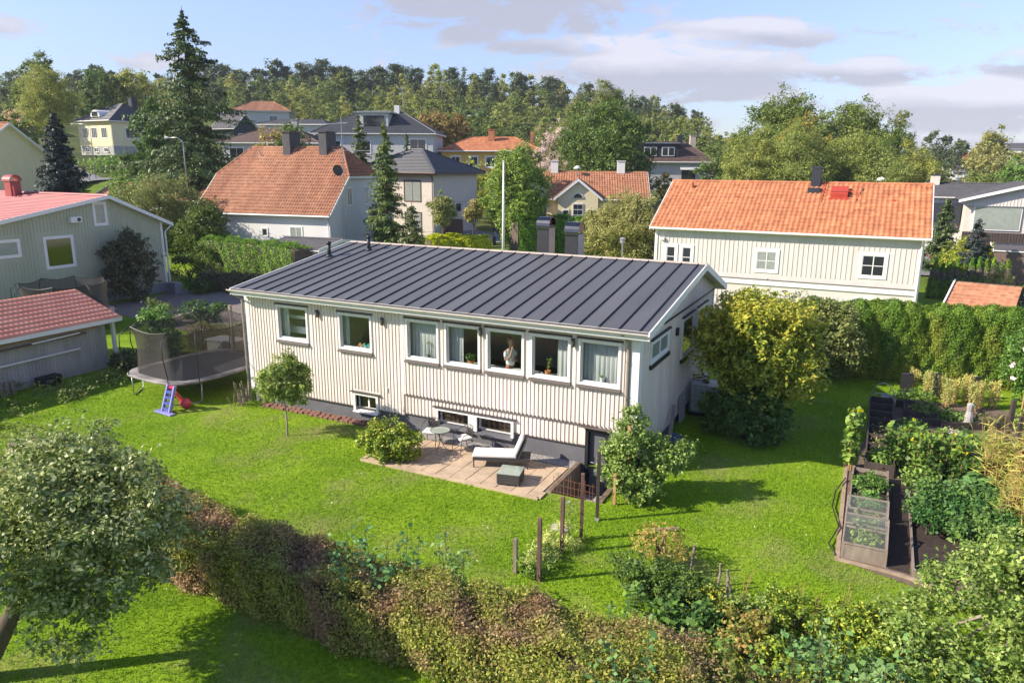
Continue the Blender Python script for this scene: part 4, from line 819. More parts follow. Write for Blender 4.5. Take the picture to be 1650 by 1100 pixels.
t = thing('wicker_table', 'low square charcoal wicker table with a glass top on the patio', 'table', (12.33, -1.66, .03), R_(12)); MB().box(-.33, .33, -.33, .33, .04, .34).build('body', G['rattan'], t, bevel=.012); MB().box(-.335, .335, -.335, .335, .343, .352).build('glass_top', G['tglass'], t)
for sx in (-1, 1):
    for sy in (-1, 1): MB().lathe([(.02, 0), (.02, .039)], (sx*.29, sy*.29, 0), 8).build('foot', G['steel'], t)
# rusty mesh rail of the stair well
mb = MB()
for i in range(12): x_ = 13.72+i*.105; mb.bar((x_, -1.78, -.05), (x_+.03*math.sin(i*2), -1.78, .55+.12*math.sin(i*1.7)), .009)
for k in range(3): mb.bar((13.7, -1.79, .1+.2*k), (14.95, -1.79, .06+.2*k), .006)
tag(mb.build('mesh_railing', G['rust']), 'rusty wire mesh railing at the end of the sunken basement stairs', 'railing')
# posts
def post(x, y, h, w, mt, label, foot=False, loc=None):
    t = thing('fence_post', label, 'post', (x, y, gz(x, y)), rng.uniform(0, .4), 'old wooden posts on the lawn'); MB().box(-w/2, w/2, -w/2, w/2, -.1, h).build('post', G[mt], t, bevel=.006)
    if foot: MB().box(-w*.6, w*.6, -w*.6, w*.6, -.02, .09).build('foot', G['stone'], t)
post(14.58, -5.91, .84, .085, 'wood', 'shortest grey wooden post, beside the end of the foreground hedge'); post(15.19, -5.97, 1.5, .085, 'rustwood', 'reddish wooden post, second from the left in the row of five')
post(15.17, -4.63, 1.42, .085, 'rustwood', 'middle wooden post of the row of five, standing in weeds'); post(15.36, -3.87, 1.75, .085, 'rustwood', 'tall brown wooden post in front of the stair well'); post(15.35, -2.72, 1.88, .085, 'darkwood', 'tall dark post with a pale concrete foot in front of the shrub', True)
t = thing('cross_post', 'short orange brown post with a grey crossbar behind the dark shrub', 'post', (17.3, -3.54, 0)); MB().box(-.045, .045, -.045, .045, -.1, .62).build('post', G['newwood'], t); MB().bar((-.3, -.04, .55), (.32, .1, .66), .06, .05).build('crossbar', G['wood'], t)
for i, (x_, y_, h, lb) in enumerate(((18.1,-4.2,.75,'crooked grey stick left of the other garden stakes'),(18.75,-4.4,.55,'short grey stake in the middle of the garden stakes'),(18.95,-4.5,.5,'thin pale stake leaning between the garden stakes'),(19.05,-4.8,.42,'thick short stake, rightmost of the garden stakes'))):
    tag(MB().tube([(x_, y_, -.1), (x_+.03, y_+.02, h*.6), (x_+.06-.04*i, y_, h)], .028, 7).build('garden_stake', G['wood']), lb, 'stake', 'garden stakes beside the dark shrub')
post(25.32, 6.97, 1.95, .12, 'darkwood', 'thick dark leaning post among the yellow corn'); post(25.5, 6.5, 1.6, .1, 'darkwood', 'second dark post right behind the corn, shorter'); 
tag(MB().tube([(26.14, 10.53, -.1), (26.18, 10.53, 2.0)], .03, 8).build('pole', G['newwood']), 'thin pale wooden pole at the right edge of the vegetable garden', 'pole')
# ================================================================ LEFT SIDE
def trampoline(label, cx, cy, rz, ax_, ay_, zr, hnet, group, legs=4, exp=.62, npole=8):
    t = thing('trampoline', label, 'trampoline', (cx, cy, gz(cx, cy)), rz, group)
    def se(a, rx, ry): c, s = math.cos(a), math.sin(a); return (rx*math.copysign(abs(c)**exp, c), ry*math.copysign(abs(s)**exp, s))
    n = 56; V = []; F = []
    for (fx, z) in ((.86, zr-.015), (.99, zr), (1.02, zr-.06), (1.0, zr-.10), (.84, zr-.05)):
        for k in range(n): x_, y_ = se(2*math.pi*k/n, ax_*fx, ay_*fx); V.append((x_, y_, z+.012*math.sin(k*1.9)))
    for j in range(4):
        for k in range(n): F.append((j*n+k, j*n+(k+1)%n, (j+1)*n+(k+1)%n, (j+1)*n+k))
    mesh_np('safety_pad', V, F, G['padm'], t, smooth=True)
    V = [(0, 0, zr-.08)]; 
    for k in range(n): x_, y_ = se(2*math.pi*k/n, ax_*.86, ay_*.86); V.append((x_, y_, zr-.03))
    mesh_np('jumping_mat', V, [(0, 1+k, 1+(k+1)%n) for k in range(n)], G['jump'], t)
    for k in range(legs):
        a = math.pi/4+k*math.pi/2*(4/legs); p = se(a-.42, ax_*.97, ay_*.97); q = se(a+.42, ax_*.97, ay_*.97)
        MB().tube([(p[0], p[1], zr-.08), (p[0], p[1], .12), (p[0]*.85+q[0]*.15, p[1]*.85+q[1]*.15, .02), (p[0]*.15+q[0]*.85, p[1]*.15+q[1]*.85, .02), (q[0], q[1], .12), (q[0], q[1], zr-.08)], .024, 8).build('leg', G['steel'], t, smooth=True)
    top = zr+hnet; TP = []
    for k in range(npole):
        a = 2*math.pi*(k+.5)/npole; p = se(a, ax_*1.0, ay_*1.0); b_ = se(a, ax_*1.08, ay_*1.08); q = se(a, ax_*.92, ay_*.92); TP.append(q)
        MB().tube([(p[0], p[1], zr-.3), (p[0], p[1], zr+.2), (b_[0], b_[1], zr+hnet*.55), (b_[0]*.99, b_[1]*.99, zr+hnet*.85), (q[0], q[1], top)], .02, 7).build('net_pole', G['black'], t, smooth=True)
    V = []; F = []; n2 = npole*8; rows = 6
    for j in range(rows+1):
        f = j/rows
        for k in range(n2):
            u = k/8; i0 = int(u) % npole; i1 = (i0+1) % npole; w_ = u-int(u); q0, q1 = TP[i0], TP[i1]; xt, yt = q0[0]*(1-w_)+q1[0]*w_, q0[1]*(1-w_)+q1[1]*w_
            a = 2*math.pi*(u+.5)/npole; xb, yb = se(a, ax_*.87, ay_*.87); sag = .14*math.sin(math.pi*w_)*f**3*hnet/1.8
            wv = 1-.05*math.sin(math.pi*f)*(1+.5*math.sin(k*1.3)); V.append(((xb*(1-f)+xt*f)*wv, (yb*(1-f)+yt*f)*wv, zr+f*hnet-sag))
    for j in range(rows):
        for k in range(n2): F.append((j*n2+k, j*n2+(k+1)%n2, (j+1)*n2+(k+1)%n2, (j+1)*n2+k))
    mesh_np('safety_net', V, F, G['net'], t, smooth=True)
    mb = MB(); 
    for k in range(n2): mb.tube([V[rows*n2+k], V[rows*n2+(k+1)%n2]], .014, 5, cap=False)
    mb.build('net_edge', G['black'], t)
    return t
trampoline('large oval trampoline with sagging black net beside the left end of the long house', -3.05, .95, R_(-4), 1.95, 2.45, .92, 1.85, 'trampolines', exp=.5)
trampoline('far trampoline between the red roofed shed and the grey green house', -18.2, 5.2, R_(20), 2.3, 2.3, .9, 1.7, 'trampolines', exp=.9)
t = thing('toy_slide', 'lilac and blue plastic climbing steps in front of the large trampoline', 'toy slide', (-1.55, -2.0, 0), R_(-6))
for s in (-1, 1):
    MB().prism([(s*.22-.04, -.12, 0), (s*.22-.04, .02, 0), (s*.20-.04, .32, .98), (s*.20-.04, .22, .98)], (.08, 0, 0)).build('side_rail', G['blue'], t, bevel=.012)
MB().box(-.5, .5, -.22, .0, 0, .06).build('base', G['blue'], t, bevel=.02)
for k in range(4): MB().box(-.19, .19, -.06+.065*k, .04+.065*k, .10+.20*k, .18+.20*k).build('step', G['dblue'], t)
MB().box(-.19, .19, .24, .36, .86, .93).build('step', G['red'], t)
mb = MB(); mb.prism([(-.17, .3, .84), (-.17, .7, .25), (-.17, .95, .1), (-.17, .95, .05), (-.17, .65, .18), (-.17, .3, .78)], (.34, 0, 0)); mb.build('slide', G['red'], t)
tag(MB().lathe([(.0,.0),(.14,.05),(.2,.2),(.14,.35),(.0,.4)], (-1.35,-1.35,0), 14).build('toy_ball', G['red'], smooth=True), 'red toy behind the blue climbing steps under the trampoline', 'toy')
# rubble & brick edging beside the plinth
mb = MB(); rr = random.Random(9)
for i in range(26): a = (.1+rr.uniform(-.35, .45), .1+rr.uniform(-.45, .25), .02+rr.uniform(0, .1)); d = Vector((rr.uniform(-.2, .2), rr.uniform(-.2, .2), rr.uniform(.3, .9))); mb.bar(a, Vector(a)+d, .03, .03)
tag(mb.build('scrap_wood_pile', G['wood']), 'pile of old sticks leaning at the left corner of the long house', 'scrap pile')
mb = MB(); x_ = .9
while x_ < 7.3:
    for j in range(2): mb.box(x_+rr.uniform(0, .04), x_+.2, .28-j*.16+rr.uniform(-.02, .02), .40-j*.16, -.02, .10+rr.uniform(0, .05)-(.04*j))
    x_ += .23
tag(mb.build('brick_edging', G['brick']), 'row of loose red bricks along the dark plinth of the long house', 'edging')
# shed
SX = -9.1
t = thing('shed', 'open sided shed with a coral red tile roof in front of the grey green house', 'shed', (0, 0, 0))
mb = MB(); mb.box(SX-.14, SX, -7.5, 1.1, -.1, 2.3); mb.box(SX-5, SX-4.86, -7.5, 1.1, -.1, 2.4); mb.box(SX-4.86, SX-.14, -1.3, -1.2, -.1, 2.2)
battens(mb, Vector((SX, 0, 0)), Vector((0, 1, 0)), Vector((1, 0, 0)), -7.4, .9, .1, 2.2, .14, .02, .012); mb.build('wall', G['shedw'], t)
roofmesh('roof', [((-8.62, -7.8, 2.24), (-8.62, 1.62, 2.24), (-11.6, -7.8, 3.22), (-11.6, 1.62, 3.22)), ((-14.6, 1.62, 2.24), (-14.6, -7.8, 2.24), (-11.6, 1.62, 3.22), (-11.6, -7.8, 3.22))], G['tilecoral'], t, pitch=.20, row=.35, amp=.022, lift=.02)
mb = MB(); mb.box(-8.64, -8.60, -7.8, 1.62, 2.07, 2.24); mb.prism([(-8.62, 1.60, 2.24), (-11.6, 1.60, 3.22), (-14.6, 1.60, 2.24), (-14.6, 1.60, 2.09), (-11.6, 1.60, 3.07), (-8.62, 1.60, 2.09)], (0, .04, 0)); mb.prism([(-8.62, -7.75, 2.2), (-11.6, -7.75, 3.18), (-14.6, -7.75, 2.2), (-14.6, -7.75, 2.15), (-11.6, -7.75, 3.13), (-8.62, -7.75, 2.15)], (0, 9.35, 0)); mb.build('fascia', G['white'], t)
MB().box(-9.12, -8.98, 1.36, 1.5, -.1, 2.1).build('post', G['white'], t); MB().box(-14.4, -14.26, 1.36, 1.5, -.1, 2.1).build('post', G['white'], t)
for (z, y0, y1, xo, mt, lb) in ((1.95,-5.5,.7,.10,'newwood','yellow plank, topmost of the boards hung under the shed eave'),(1.78,-6,.1,.16,'rustwood','dark red plank below the yellow plank under the shed eave'),(1.85,-2.2,-.2,.2,'white','short white plank lying on the red plank under the shed eave'),(1.15,-6.5,-.2,.10,'white','long white board fixed halfway up the shed wall')):
    tag(MB().bar((SX+xo, y0, z-.06), (SX+xo, y1, z), .09, .06).build('plank', G[mt]), lb, 'plank', 'planks stored along the shed wall')
mb = MB(); 
for k in range(5): mb.box(-8.75, -8.70, -4.2+k*.22, -4.07+k*.22, 0, .55)
mb.box(-8.80, -8.75, -4.25, -3.1, .05, .15); mb.box(-8.80, -8.75, -4.25, -3.1, .4, .5); tag(mb.build('pallet', G['wood']), 'weathered wooden pallet leaning upright against the shed at the left edge', 'pallet')
mb = MB(); mb.box(-8.9, -8.45, -2.3, -2.15, 0, .4); mb.box(-8.9, -8.45, -1.6, -1.45, 0, .4); mb.box(-8.9, -8.45, -2.15, -1.6, .3, .4); mb.box(-8.9, -8.45, -2.15, -1.6, 0, .06); tag(mb.build('concrete_frame', G['black']), 'dark square frame lying on its side against the shed wall', 'frame')
mb = MB()
for k in range(12): mb.box(-6.9+k*.14, -6.8+k*.14, 4.6, 4.65, 0, .75)
mb.box(-6.95, -5.2, 4.55, 5.6, .75, .8); mb.box(-6.9, -6.85, 4.65, 5.6, 0, .75); mb.box(-5.3, -5.25, 4.65, 5.6, 0, .75)
tag(mb.build('slatted_bench', G['whitep']), 'white slatted storage bench behind the large trampoline', 'bench')
tag(MB().box(-4.55, -4.43, 3.9, 4.02, -.1, 2.75).build('post', G['wood']), 'tall square wooden post right behind the large trampoline', 'post')
# ================================================================ RIGHT OF THE HOUSE
t = thing('water_tank', 'white caged plastic water tank against the gable wall under the yellow green tree', 'tank', (15.92, 7.2, 0), R_(4)); MB().box(-.45, .45, -.5, .5, .14, 1.14).build('tank', G['tote'], t, bevel=.06)
mb = MB()
for k in range(6):
    z = .14+.2*k
    for (p, q) in (((-.47,-.52),(.47,-.52)), ((.47,-.52),(.47,.52)), ((.47,.52),(-.47,.52)), ((-.47,.52),(-.47,-.52))): mb.bar((*p, z), (*q, z), .018)
for k in range(6):
    a = -.47+.188*k; mb.bar((a, -.52, .1), (a, -.52, 1.16), .018); mb.bar((.47, a*1.1, .1), (.47, a*1.1, 1.16), .018)
mb.build('cage', G['steel'], t); MB().box(-.5, .5, -.55, .55, 0, .12).build('pallet', G['black'], t); MB().lathe([(.12,1.14),(.12,1.2),(.02,1.21)], (0,0,0), 14).build('lid', G['black'], t)
tag(MB().tube([(15.75+.3*math.cos(a), 7.1+.25*math.sin(a), 1.2+.01*k) for k, a in enumerate([i*.5 for i in range(26)])], .02, 6).build('hose_coil', G['rustwood'], smooth=True), 'coiled brown hose lying on the white water tank', 'hose')
t = MB().prism([(15.40, 5.5, 0), (15.40, 6.3, 0), (15.36, 6.3, 1.0), (15.36, 5.5, 1.0)], (.04, 0, 0)).build('leaning_board', G['concrete']); tag(t, 'grey board leaning on the gable wall left of the water tank', 'board')
tag(MB().lathe([(.22,0),(.3,.25),(.32,.3),(.28,.3),(.2,.05)], (15.75,3.4,0), 18).build('tub', G['bluep'], smooth=True), 'dark blue tub standing by the gable wall', 'tub')
tag(MB().bar((15.7, 3.0, .05), (15.45, 4.5, 1.0), .12, .03).build('plank', G['wood']), 'grey plank leaning against the gable wall beside the blue tub', 'plank')
tag(MB().lathe([(.1,0),(.16,.08),(.17,.22),(.12,.24)], (16.35,5.6,0), 14).build('bucket', G['pinkp']), 'pink plastic bucket on the ground beside the dark bush', 'bucket')
# ================================================================ VEGETABLE GARDEN
def frame_box(mb, x0, x1, y0, y1, h, t=.04, z=0, mi=0):
    mb.box(x0, x1, y0, y0+t, z, h, mi); mb.box(x0, x1, y1-t, y1, z, h, mi); mb.box(x0, x0+t, y0+t, y1-t, z, h, mi); mb.box(x1-t, x1, y0+t, y1-t, z, h, mi)
def leafbed(name, label, cat, blobs, nc, per, spread, leaf, lm, group=None, kind=None, **k):
    o_ = crown(name, blobs, nc, per, spread, leaf, LM[lm], **k); return tag(o_, label, cat, group, kind)
def planter(label, x0, x1, y0, y1, h, soilz, mt='wood', lid=False, divs=0, group='raised beds in the vegetable garden'):
    t = thing('raised_bed', label, 'raised bed', (x0, y0, 0), 0, group); w, d = x1-x0, y1-y0; mb = MB(); frame_box(mb, 0, w, 0, d, h)
    for sx in (0, w-.06):
        for sy in (0, d-.06): mb.box(sx-.005, sx+.065, sy-.005, sy+.065, 0, h+.03)
    mb.build('frame', G[mt], t)
    if divs:
        for k in range(1, divs): MB().box(.04, w-.04, d*k/divs-.03, d*k/divs+.03, .05, h).build('divider', G[mt], t)
    MB().box(.04, w-.04, .04, d-.04, 0, soilz).build('soil', G['soil'], t); return t
sheet('garden_path', [(21.0,-2.0),(25.3,-3.3),(26.6,-1.5),(26.9,3),(26.6,8),(26.3,12.6),(22.3,12.6),(20.9,4)], .010, G['path'])
sheet('dark_mulch_path', [(22.06,-1.9),(22.5,-1.95),(22.7,3.3),(22.1,3.4)], .02, G['soil'])
pb = planter('grey board raised bed with netted lid frames, nearest the lawn corner', 21.06, 22.02, -1.86, .25, .36, .22)
for k, (y0, y1) in enumerate(((.0, .95), (1.1, 2.05))):
    lid = MB(); z0, z1 = (.38, .74); frame_box(lid, .0, .96, y0, y1, z0+.04, .035, z0)
    for sx in (.0, .93):
        lid.bar((sx+.015, y0+.02, z0), (sx+.015, y1-.02, z1), .03); lid.bar((sx+.015, y1-.02, z0), (sx+.015, y1-.02, z1), .03)
    lid.bar((.0, y1-.02, z1), (.96, y1-.02, z1), .035); lf = lid.build('lid_frame', G['wood'], pb)
    MB().quad((.02, y0+.03, z0+.02), (.94, y0+.03, z0+.02), (.94, y1-.03, z1), (.02, y1-.03, z1)).build('insect_mesh', G['meshnet'], lf)
leafbed('lettuce', 'green leafy plants growing under the netted frames', 'plants', [(21.54, -.8, .3, .4, .95, .1)], 130, 6, .05, .10, 'bushg', shell=.1)
planter('tall grey board raised bed full of light green herbs behind the netted bed', 21.1, 22.05, .45, 3.4, .30, .18)
leafbed('herb_plants', 'light green herbs in the middle raised bed', 'plants', [(21.6, 2.0, .38, .38, .8, .22)], 160, 7, .06, .09, 'bushg', shell=.1)
leafbed('tall_grass', 'feathery blue green herbs at the front of the middle raised bed', 'plants', [(21.6, .9, .35, .4, .4, .2)], 120, 7, .06, .09, 'sucker', asp=.12, shell=.1)
planter('narrow black divided bed like a ladder with a wire hoop at its far end', 21.4, 22.2, 3.7, 10.9, .40, .16, 'darkwood', divs=8)
t = MB().tube([(21.38, 9.6, .4)]+[(21.8-.42*math.cos(a), 9.6, .55+.75*math.sin(a)) for a in [math.pi*i/14 for i in range(15)]]+[(22.22, 9.6, .4)], .015, 6).build('wire_hoop', G['steel'], smooth=True); tag(t, 'tall arched wire hoop over the far end of the ladder like bed', 'hoop')
t = MB().tube([(21.38, 10.2, .4)]+[(21.8-.42*math.cos(a), 10.2, .45+.3*math.sin(a)) for a in [math.pi*i/14 for i in range(15)]]+[(22.22, 10.2, .4)], .015, 6).build('wire_hoop', G['steel'], smooth=True); tag(t, 'low arched wire hoop just behind the tall hoop', 'hoop')
leafbed('seedlings', 'thin pale shoots in the black soil of the ladder like bed', 'plants', [(21.8, 6.6, .28, .36, 2.2, .08)], 60, 4, .05, .12, 'seed', asp=.12, shell=.1)
planter('wide low framed bed with dark earth and kale', 22.55, 24.9, -2.05, 2.6, .16, .07)
def kalebush(x, y, s, label):
    t = thing('kale_plant', label, 'kale', (x, y, .05), rng.uniform(0, 6), 'kale plants in the wide framed bed'); MB().tube([(0,0,0),(0,0,.4*s)], .025, 6).build('stem', G['bark'], t)
    crown('leaves', [(0,0,.42*s,.36*s,.36*s,.24*s)], 46, 16, .055, .075, LM['kale'], t, asp=.9, shell=.3, rand=1.3); return t
kp = [(22.9,.2),(23.5,.05),(24.1,.1),(22.85,.85),(23.45,.8),(24.05,.85),(24.6,.7),(22.95,1.5),(23.5,1.5),(24.1,1.5),(24.6,1.45),(23.1,2.15),(23.8,2.2),(24.4,2.15)]
k0 = kalebush(kp[0][0], kp[0][1], 1, 'curly green kale plant in the wide framed bed')
for (x_, y_) in kp[1:]: s = rng.uniform(.9, 1.2); dup(k0, (x_, y_, .05), rng.uniform(0, 6), (s, s, s))
leafbed('weeds', 'sprouting weeds in the dark soil at the front of the wide framed bed', 'plants', [(23.3, -1.5, .12, .6, .4, .06)], 26, 6, .06, .09, 'bushg', shell=.1)
tag(MB().bar((23.2, 2.95, .15), (24.9, 2.3, .18), .05, .22).build('board', G['wood']), 'grey board edging behind the kale', 'board')
def stalkplant(name, label, cat, x, y, n, h, R0, lm, leafL, group=None, flowers=None, lean=.1, asp=.3, per=10, fl=.07, stemm='newwood'):
    t = thing(name, label, cat, (x, y, gz(x, y)), rng.uniform(0, 6), group); mb = MB(); P = []; Nn = []; FP = []
    for i in range(n):
        a = rng.uniform(0, 6.28); r = R0*math.sqrt(rng.uniform(0, 1)); b = np.array([r*math.cos(a), r*math.sin(a), 0]); hh = h*rng.uniform(.7, 1.05); d = np.array([rng.normal()*lean, rng.normal()*lean, 1.])
        mb.tube([b, b+d*hh*.5, b+d*hh], [.012, .009, .005], 5); q = b+d*hh
        f = rng.uniform(.12, 1, per)[:, None]; pp = b+d*hh*f+rng.normal(size=(per, 3))*np.array([.5, .5, .12])*leafL*.8; P.append(pp); Nn.append(rng.normal(size=(per, 3))*.6+np.array([0, 0, .7]))
        FP.append(q)
    mb.build('stems', G[stemm], t); P = np.concatenate(P); Nn = np.concatenate(Nn); V, F = leafquads(P, Nn, leafL, asp, flat=.4); mesh_np('leaves', V, F, LM[lm], t)
    if flowers:
        for q in FP[::4]: Q = np.repeat([q], 5, 0)+rng.normal(size=(5, 3))*.028; V, F = leafquads(Q, rng.normal(size=Q.shape)*.4+np.array([-.2, -.5, .8]), fl, 1.); mesh_np('flower', V, F, LM[flowers], t)
    return t
stalkplant('sunflower_plant', 'tall yellow flowered plant alone at the lawn edge of the beds', 'flower plant', 20.98, 3.9, 13, 1.9, .22, 'bushg', .19, None, 'flower', asp=.65, per=40, lean=.05, fl=.12)
stalkplant('artichoke_bush', 'big leafy bush with orange yellow flowers in the vegetable garden', 'flower plant', 22.95, 5.0, 60, 1.25, .95, 'bushg', .16, None, 'flower', asp=.65, per=52, fl=.09)
stalkplant('artichoke_bush', 'darker leafy bush behind the kale, right of the flowering bush', 'flower plant', 23.8, 4.3, 50, .9, .85, 'bushd', .15, None, 'flower', asp=.6, per=34, fl=.05)
corn0 = None
for i in range(60):
    x_ = 25.1+rng.uniform(-.7, 1.8); y_ = 1.2+rng.uniform(-.6, 4.6)
    if corn0 is None: corn0 = stalkplant('corn_plant', 'yellowing corn plant in the stand at the right edge of the garden', 'corn', x_, y_, 4, 1.65, .10, 'corn', .36, 'corn plants', None, asp=.09, per=18, lean=.06)
    else: s = rng.uniform(.75, 1.15); dup(corn0, (x_, y_, 0), rng.uniform(0, 6), (s, s, s))
def squash(x, y, label, n=70, R0=.6, lf=.26, lm='sucker', h=.35):
    return leafbed('squash_plant', label, 'squash plant', [(x, y, h*.5, R0, R0*.8, h)], n, 3, .08, lf, lm, 'squash plants', asp=1., shell=.3, up=1.2, floor=.02)
squash(24.35, 3.5, 'large leaved squash plant just behind the grey board'); squash(25.0, 5.4, 'squash plant between the corn and the compost heap', lm='bushg'); squash(24.2, 7.7, 'dark squash plant beside the bare earth path', n=26, R0=.35); squash(24.3, 6.2, 'fresh green squash plant behind the dry stump', lm='bushg', R0=.7)
t = thing('dry_plant_stump', 'dried pale pinkish plant clump standing in the middle of the garden', 'plant', (23.6, 6.0, 0)); mb = MB()
for i in range(30): a = rng.uniform(0, 6.28); mb.tube([(.12*math.cos(a), .12*math.sin(a), 0), (.2*math.cos(a), .2*math.sin(a), .5), (.28*math.cos(a+.3), .28*math.sin(a+.3), .95)], .018, 5)
mb.build('stems', G['barkp'], t); crown('seed_heads', [(0, 0, .85, .3, .3, .2)], 60, 6, .04, .06, LM['twig'], t)
pts = [(23.45,9.05),(25.65,10.15)]
for (a, b, lb) in (((22.6,9.0),(23.7,9.5),'dark log edging at the left of the far bed'), ((23.75,9.1),(24.55,9.5),'dark reddish board in the middle of the far bed front'), ((24.6,9.55),(25.75,10.1),'dark reddish board at the right of the far bed front'), ((22.3,11.2),(23.3,11.5),'short dark board behind the green bed')):
    tag(MB().bar((*a, .14), (*b, .14), .07, .28).build('bed_board', G['darkwood']), lb, 'board', 'dark boards edging the far beds')
planter('small old framed bed with green growth beside the hoops', 22.55, 23.6, 9.9, 11.3, .3, .22, 'darkwood')
leafbed('salad_plants', 'bright green low plants in the far bed', 'plants', [(24.0, 10.6, .15, .9, .6, .2)], 130, 6, .06, .10, 'bushg', shell=.1, floor=.02, kind='stuff')
leafbed('compost_heap', 'dark heap of wilted plants in the far bed', 'compost', [(25.3, 10.6, .2, .6, .5, .3)], 200, 6, .05, .09, 'purple', asp=.3, shell=.3, floor=.02)
tag(MB().lathe([(.16,0),(.15,.3),(.1,.5),(.12,.75),(.05,.8)], (24.6,10.2,0), 9).build('garden_stone', G['stone']), 'upright pale stone beside the dark compost heap', 'stone')
sp = [(22.9,13.2),(23.4,12.8),(23.9,13.1),(24.3,12.7),(24.75,13.0),(25.15,12.5),(25.6,12.7),(24.0,12.1),(24.9,12.0)]
lab = ['leftmost', 'second', 'third', 'fourth', 'fifth', 'sixth', 'rightmost']
s0 = stalkplant('seeding_plant', 'pale green plant gone to seed in front of the thuja hedge', 'plant', *sp[0], 16, 1.15, .16, 'seed', .09, 'plants gone to seed in front of the thuja hedge', None, asp=.3, per=44, lean=.06)
for q in sp[1:]: s = rng.uniform(.8, 1.1); dup(s0, (*q, 0), rng.uniform(0, 6), (s, s, s))
for q, lb in (((22.65,12.9),'leftmost black fabric covered pot stand by the thuja hedge'), ((23.65,13.5),'middle black fabric sheet behind the seeding plants'), ((25.0,13.6),'right black fabric sheet behind the seeding plants')):
    mb = MB(); mb.box(-.22, .22, -.06, .06, 0, .9); mb.box(-.26, .26, -.1, .1, 0, .12); mb.tube([(-.2, 0, .9), (.2, 0, .95)], .04, 6); o_ = mb.build('weed_fabric_screen', G['hose']); o_.location = (*q, 0); tag(o_, lb, 'screen', 'black fabric screens')
tag(MB().lathe([(.25,0),(.2,.12),(.05,.16)], (22.0,12.3,0), 7).build('garden_stone', G['stone']), 'flat pale stone at the far corner of the lawn', 'stone')
mb = MB(); mb.bar((21.0,-1.9,.02), (20.92,3.8,.02), .10, .05); mb.bar((20.92,3.8,.02), (21.15,8.6,.02), .10, .05); mb.bar((20.95,-2.0,.03), (22.4,-2.15,.03), .08, .06); mb.bar((22.4,-2.15,.03), (25.2,-3.0,.03), .09, .06); tag(mb.build('garden_edging', G['edgew']), 'pale wooden edging between the lawn and the vegetable garden', 'edging')
tag(MB().tube([(20.95,-1.9,.06),(20.78,-1.4,.08),(20.95,-.4,.09),(20.72,.8,.08),(20.75,1.9,.08),(20.95,2.9,.1)], .018, 6).build('garden_hose', G['hose'], smooth=True), 'thin black hose lying along the wooden edging', 'hose')

for (x_, y_, z_, rx, ry, rz_, n_, lm_, lb) in ((22.9,3.6,.2,.5,.5,.3,90,'bushg','loose green growth between the kale and the flowering bush'),(25.3,4.6,.3,.9,1.6,.45,200,'fgreen','tangle of green leaves among the corn stalks'),(24.9,7.4,.15,1.1,.8,.25,150,'bushg','low green weeds along the bare earth path'),(22.7,7.6,.25,.45,1.0,.35,150,'bushd','dark green herbs right of the ladder like bed'),(22.9,11.9,.25,.8,.4,.35,120,'bushg','green growth in front of the black fabric screens'),(21.8,4.3,.35,.35,.5,.3,90,'bushg','leafy growth spilling over the near end of the ladder like bed'),(26.6,7.6,.3,.9,1.5,.4,220,'fgreen','weeds behind the corn at the right edge'),(24.2,2.9,.25,1.0,.35,.3,130,'sucker','blue green leaves hanging over the grey board'),(25.6,.2,.25,.8,1.6,.35,200,'bushd','green growth between the kale bed and the lower right fruit tree'),(24.8,8.6,.1,.9,.3,.15,60,'bushg','sparse weeds on the bare earth path'),(23.2,10.4,.25,.4,.5,.25,90,'fgreen','olive green growth beside the hoops')):
    leafbed('herb_growth', lb, 'plants', [(x_, y_, z_, rx, ry, rz_)], n_, 8, .08, .11, lm_, floor=.02, kind='stuff')
# ================================================================ NEAR VEGETATION
# apple tree, lower left
t = thing('apple_tree', 'large silvery green apple tree in the lower left corner with a leaning dark trunk', 'tree', (7.75, -13.35, 0))
ab = [(a_,b_,c_+.22,d_*1.1,e_*1.1,f_*1.2) for a_,b_,c_,d_,e_,f_ in [(1.55,1.25,2.75,1.35,1.3,1.0), (.75,1.9,2.6,1.1,1.1,.85), (2.3,.75,2.3,.95,.95,.75), (1.3,.35,2.6,1.1,.95,.85), (.3,1.0,2.75,1.05,1.1,.9), (2.0,1.9,2.2,.9,.9,.75), (-.3,2.2,2.9,1.0,1.0,.8), (2.5,.3,1.6,.6,.6,.55), (.6,1.0,1.9,.8,.8,.6)]]
mb = MB(); mb.tube([(-.15,-.15,-.3),(0,0,.1),(.35,.3,.9),(.7,.6,1.7),(1.0,.85,2.3)], [.22,.19,.16,.13,.08], 10)
limbs(mb, (.6,.5,1.5), (1.4,1.1,2.9), .09, ab, 12); mb.build('trunk', G['bark'], t, smooth=True)
crown('crown', ab, 3300, 17, .11, .085, LM['apple'], t, asp=.55, shell=.55, up=.6, squash=.7)
t = thing('neighbour_tree', 'big leafy tree just outside the lower left of the picture, shading the hedge', 'tree', (8.4,-18.6,0)); nb_ = [(0,0,6.2,2.6,2.6,2.2), (1.8,.8,5.2,1.8,1.8,1.6), (-1.5,.5,5.6,1.9,1.9,1.7), (.8,-1.6,5.4,1.8,1.8,1.6), (2.6,-.6,4.4,1.3,1.3,1.3)]
mb = MB(); limbs(mb, (0,0,0), (0,0,6), .25, nb_, 10); mb.build('trunk', G['bark'], t); crown('crown', nb_, 1100, 13, .25, .2, LM['broad'], t, shell=.4)
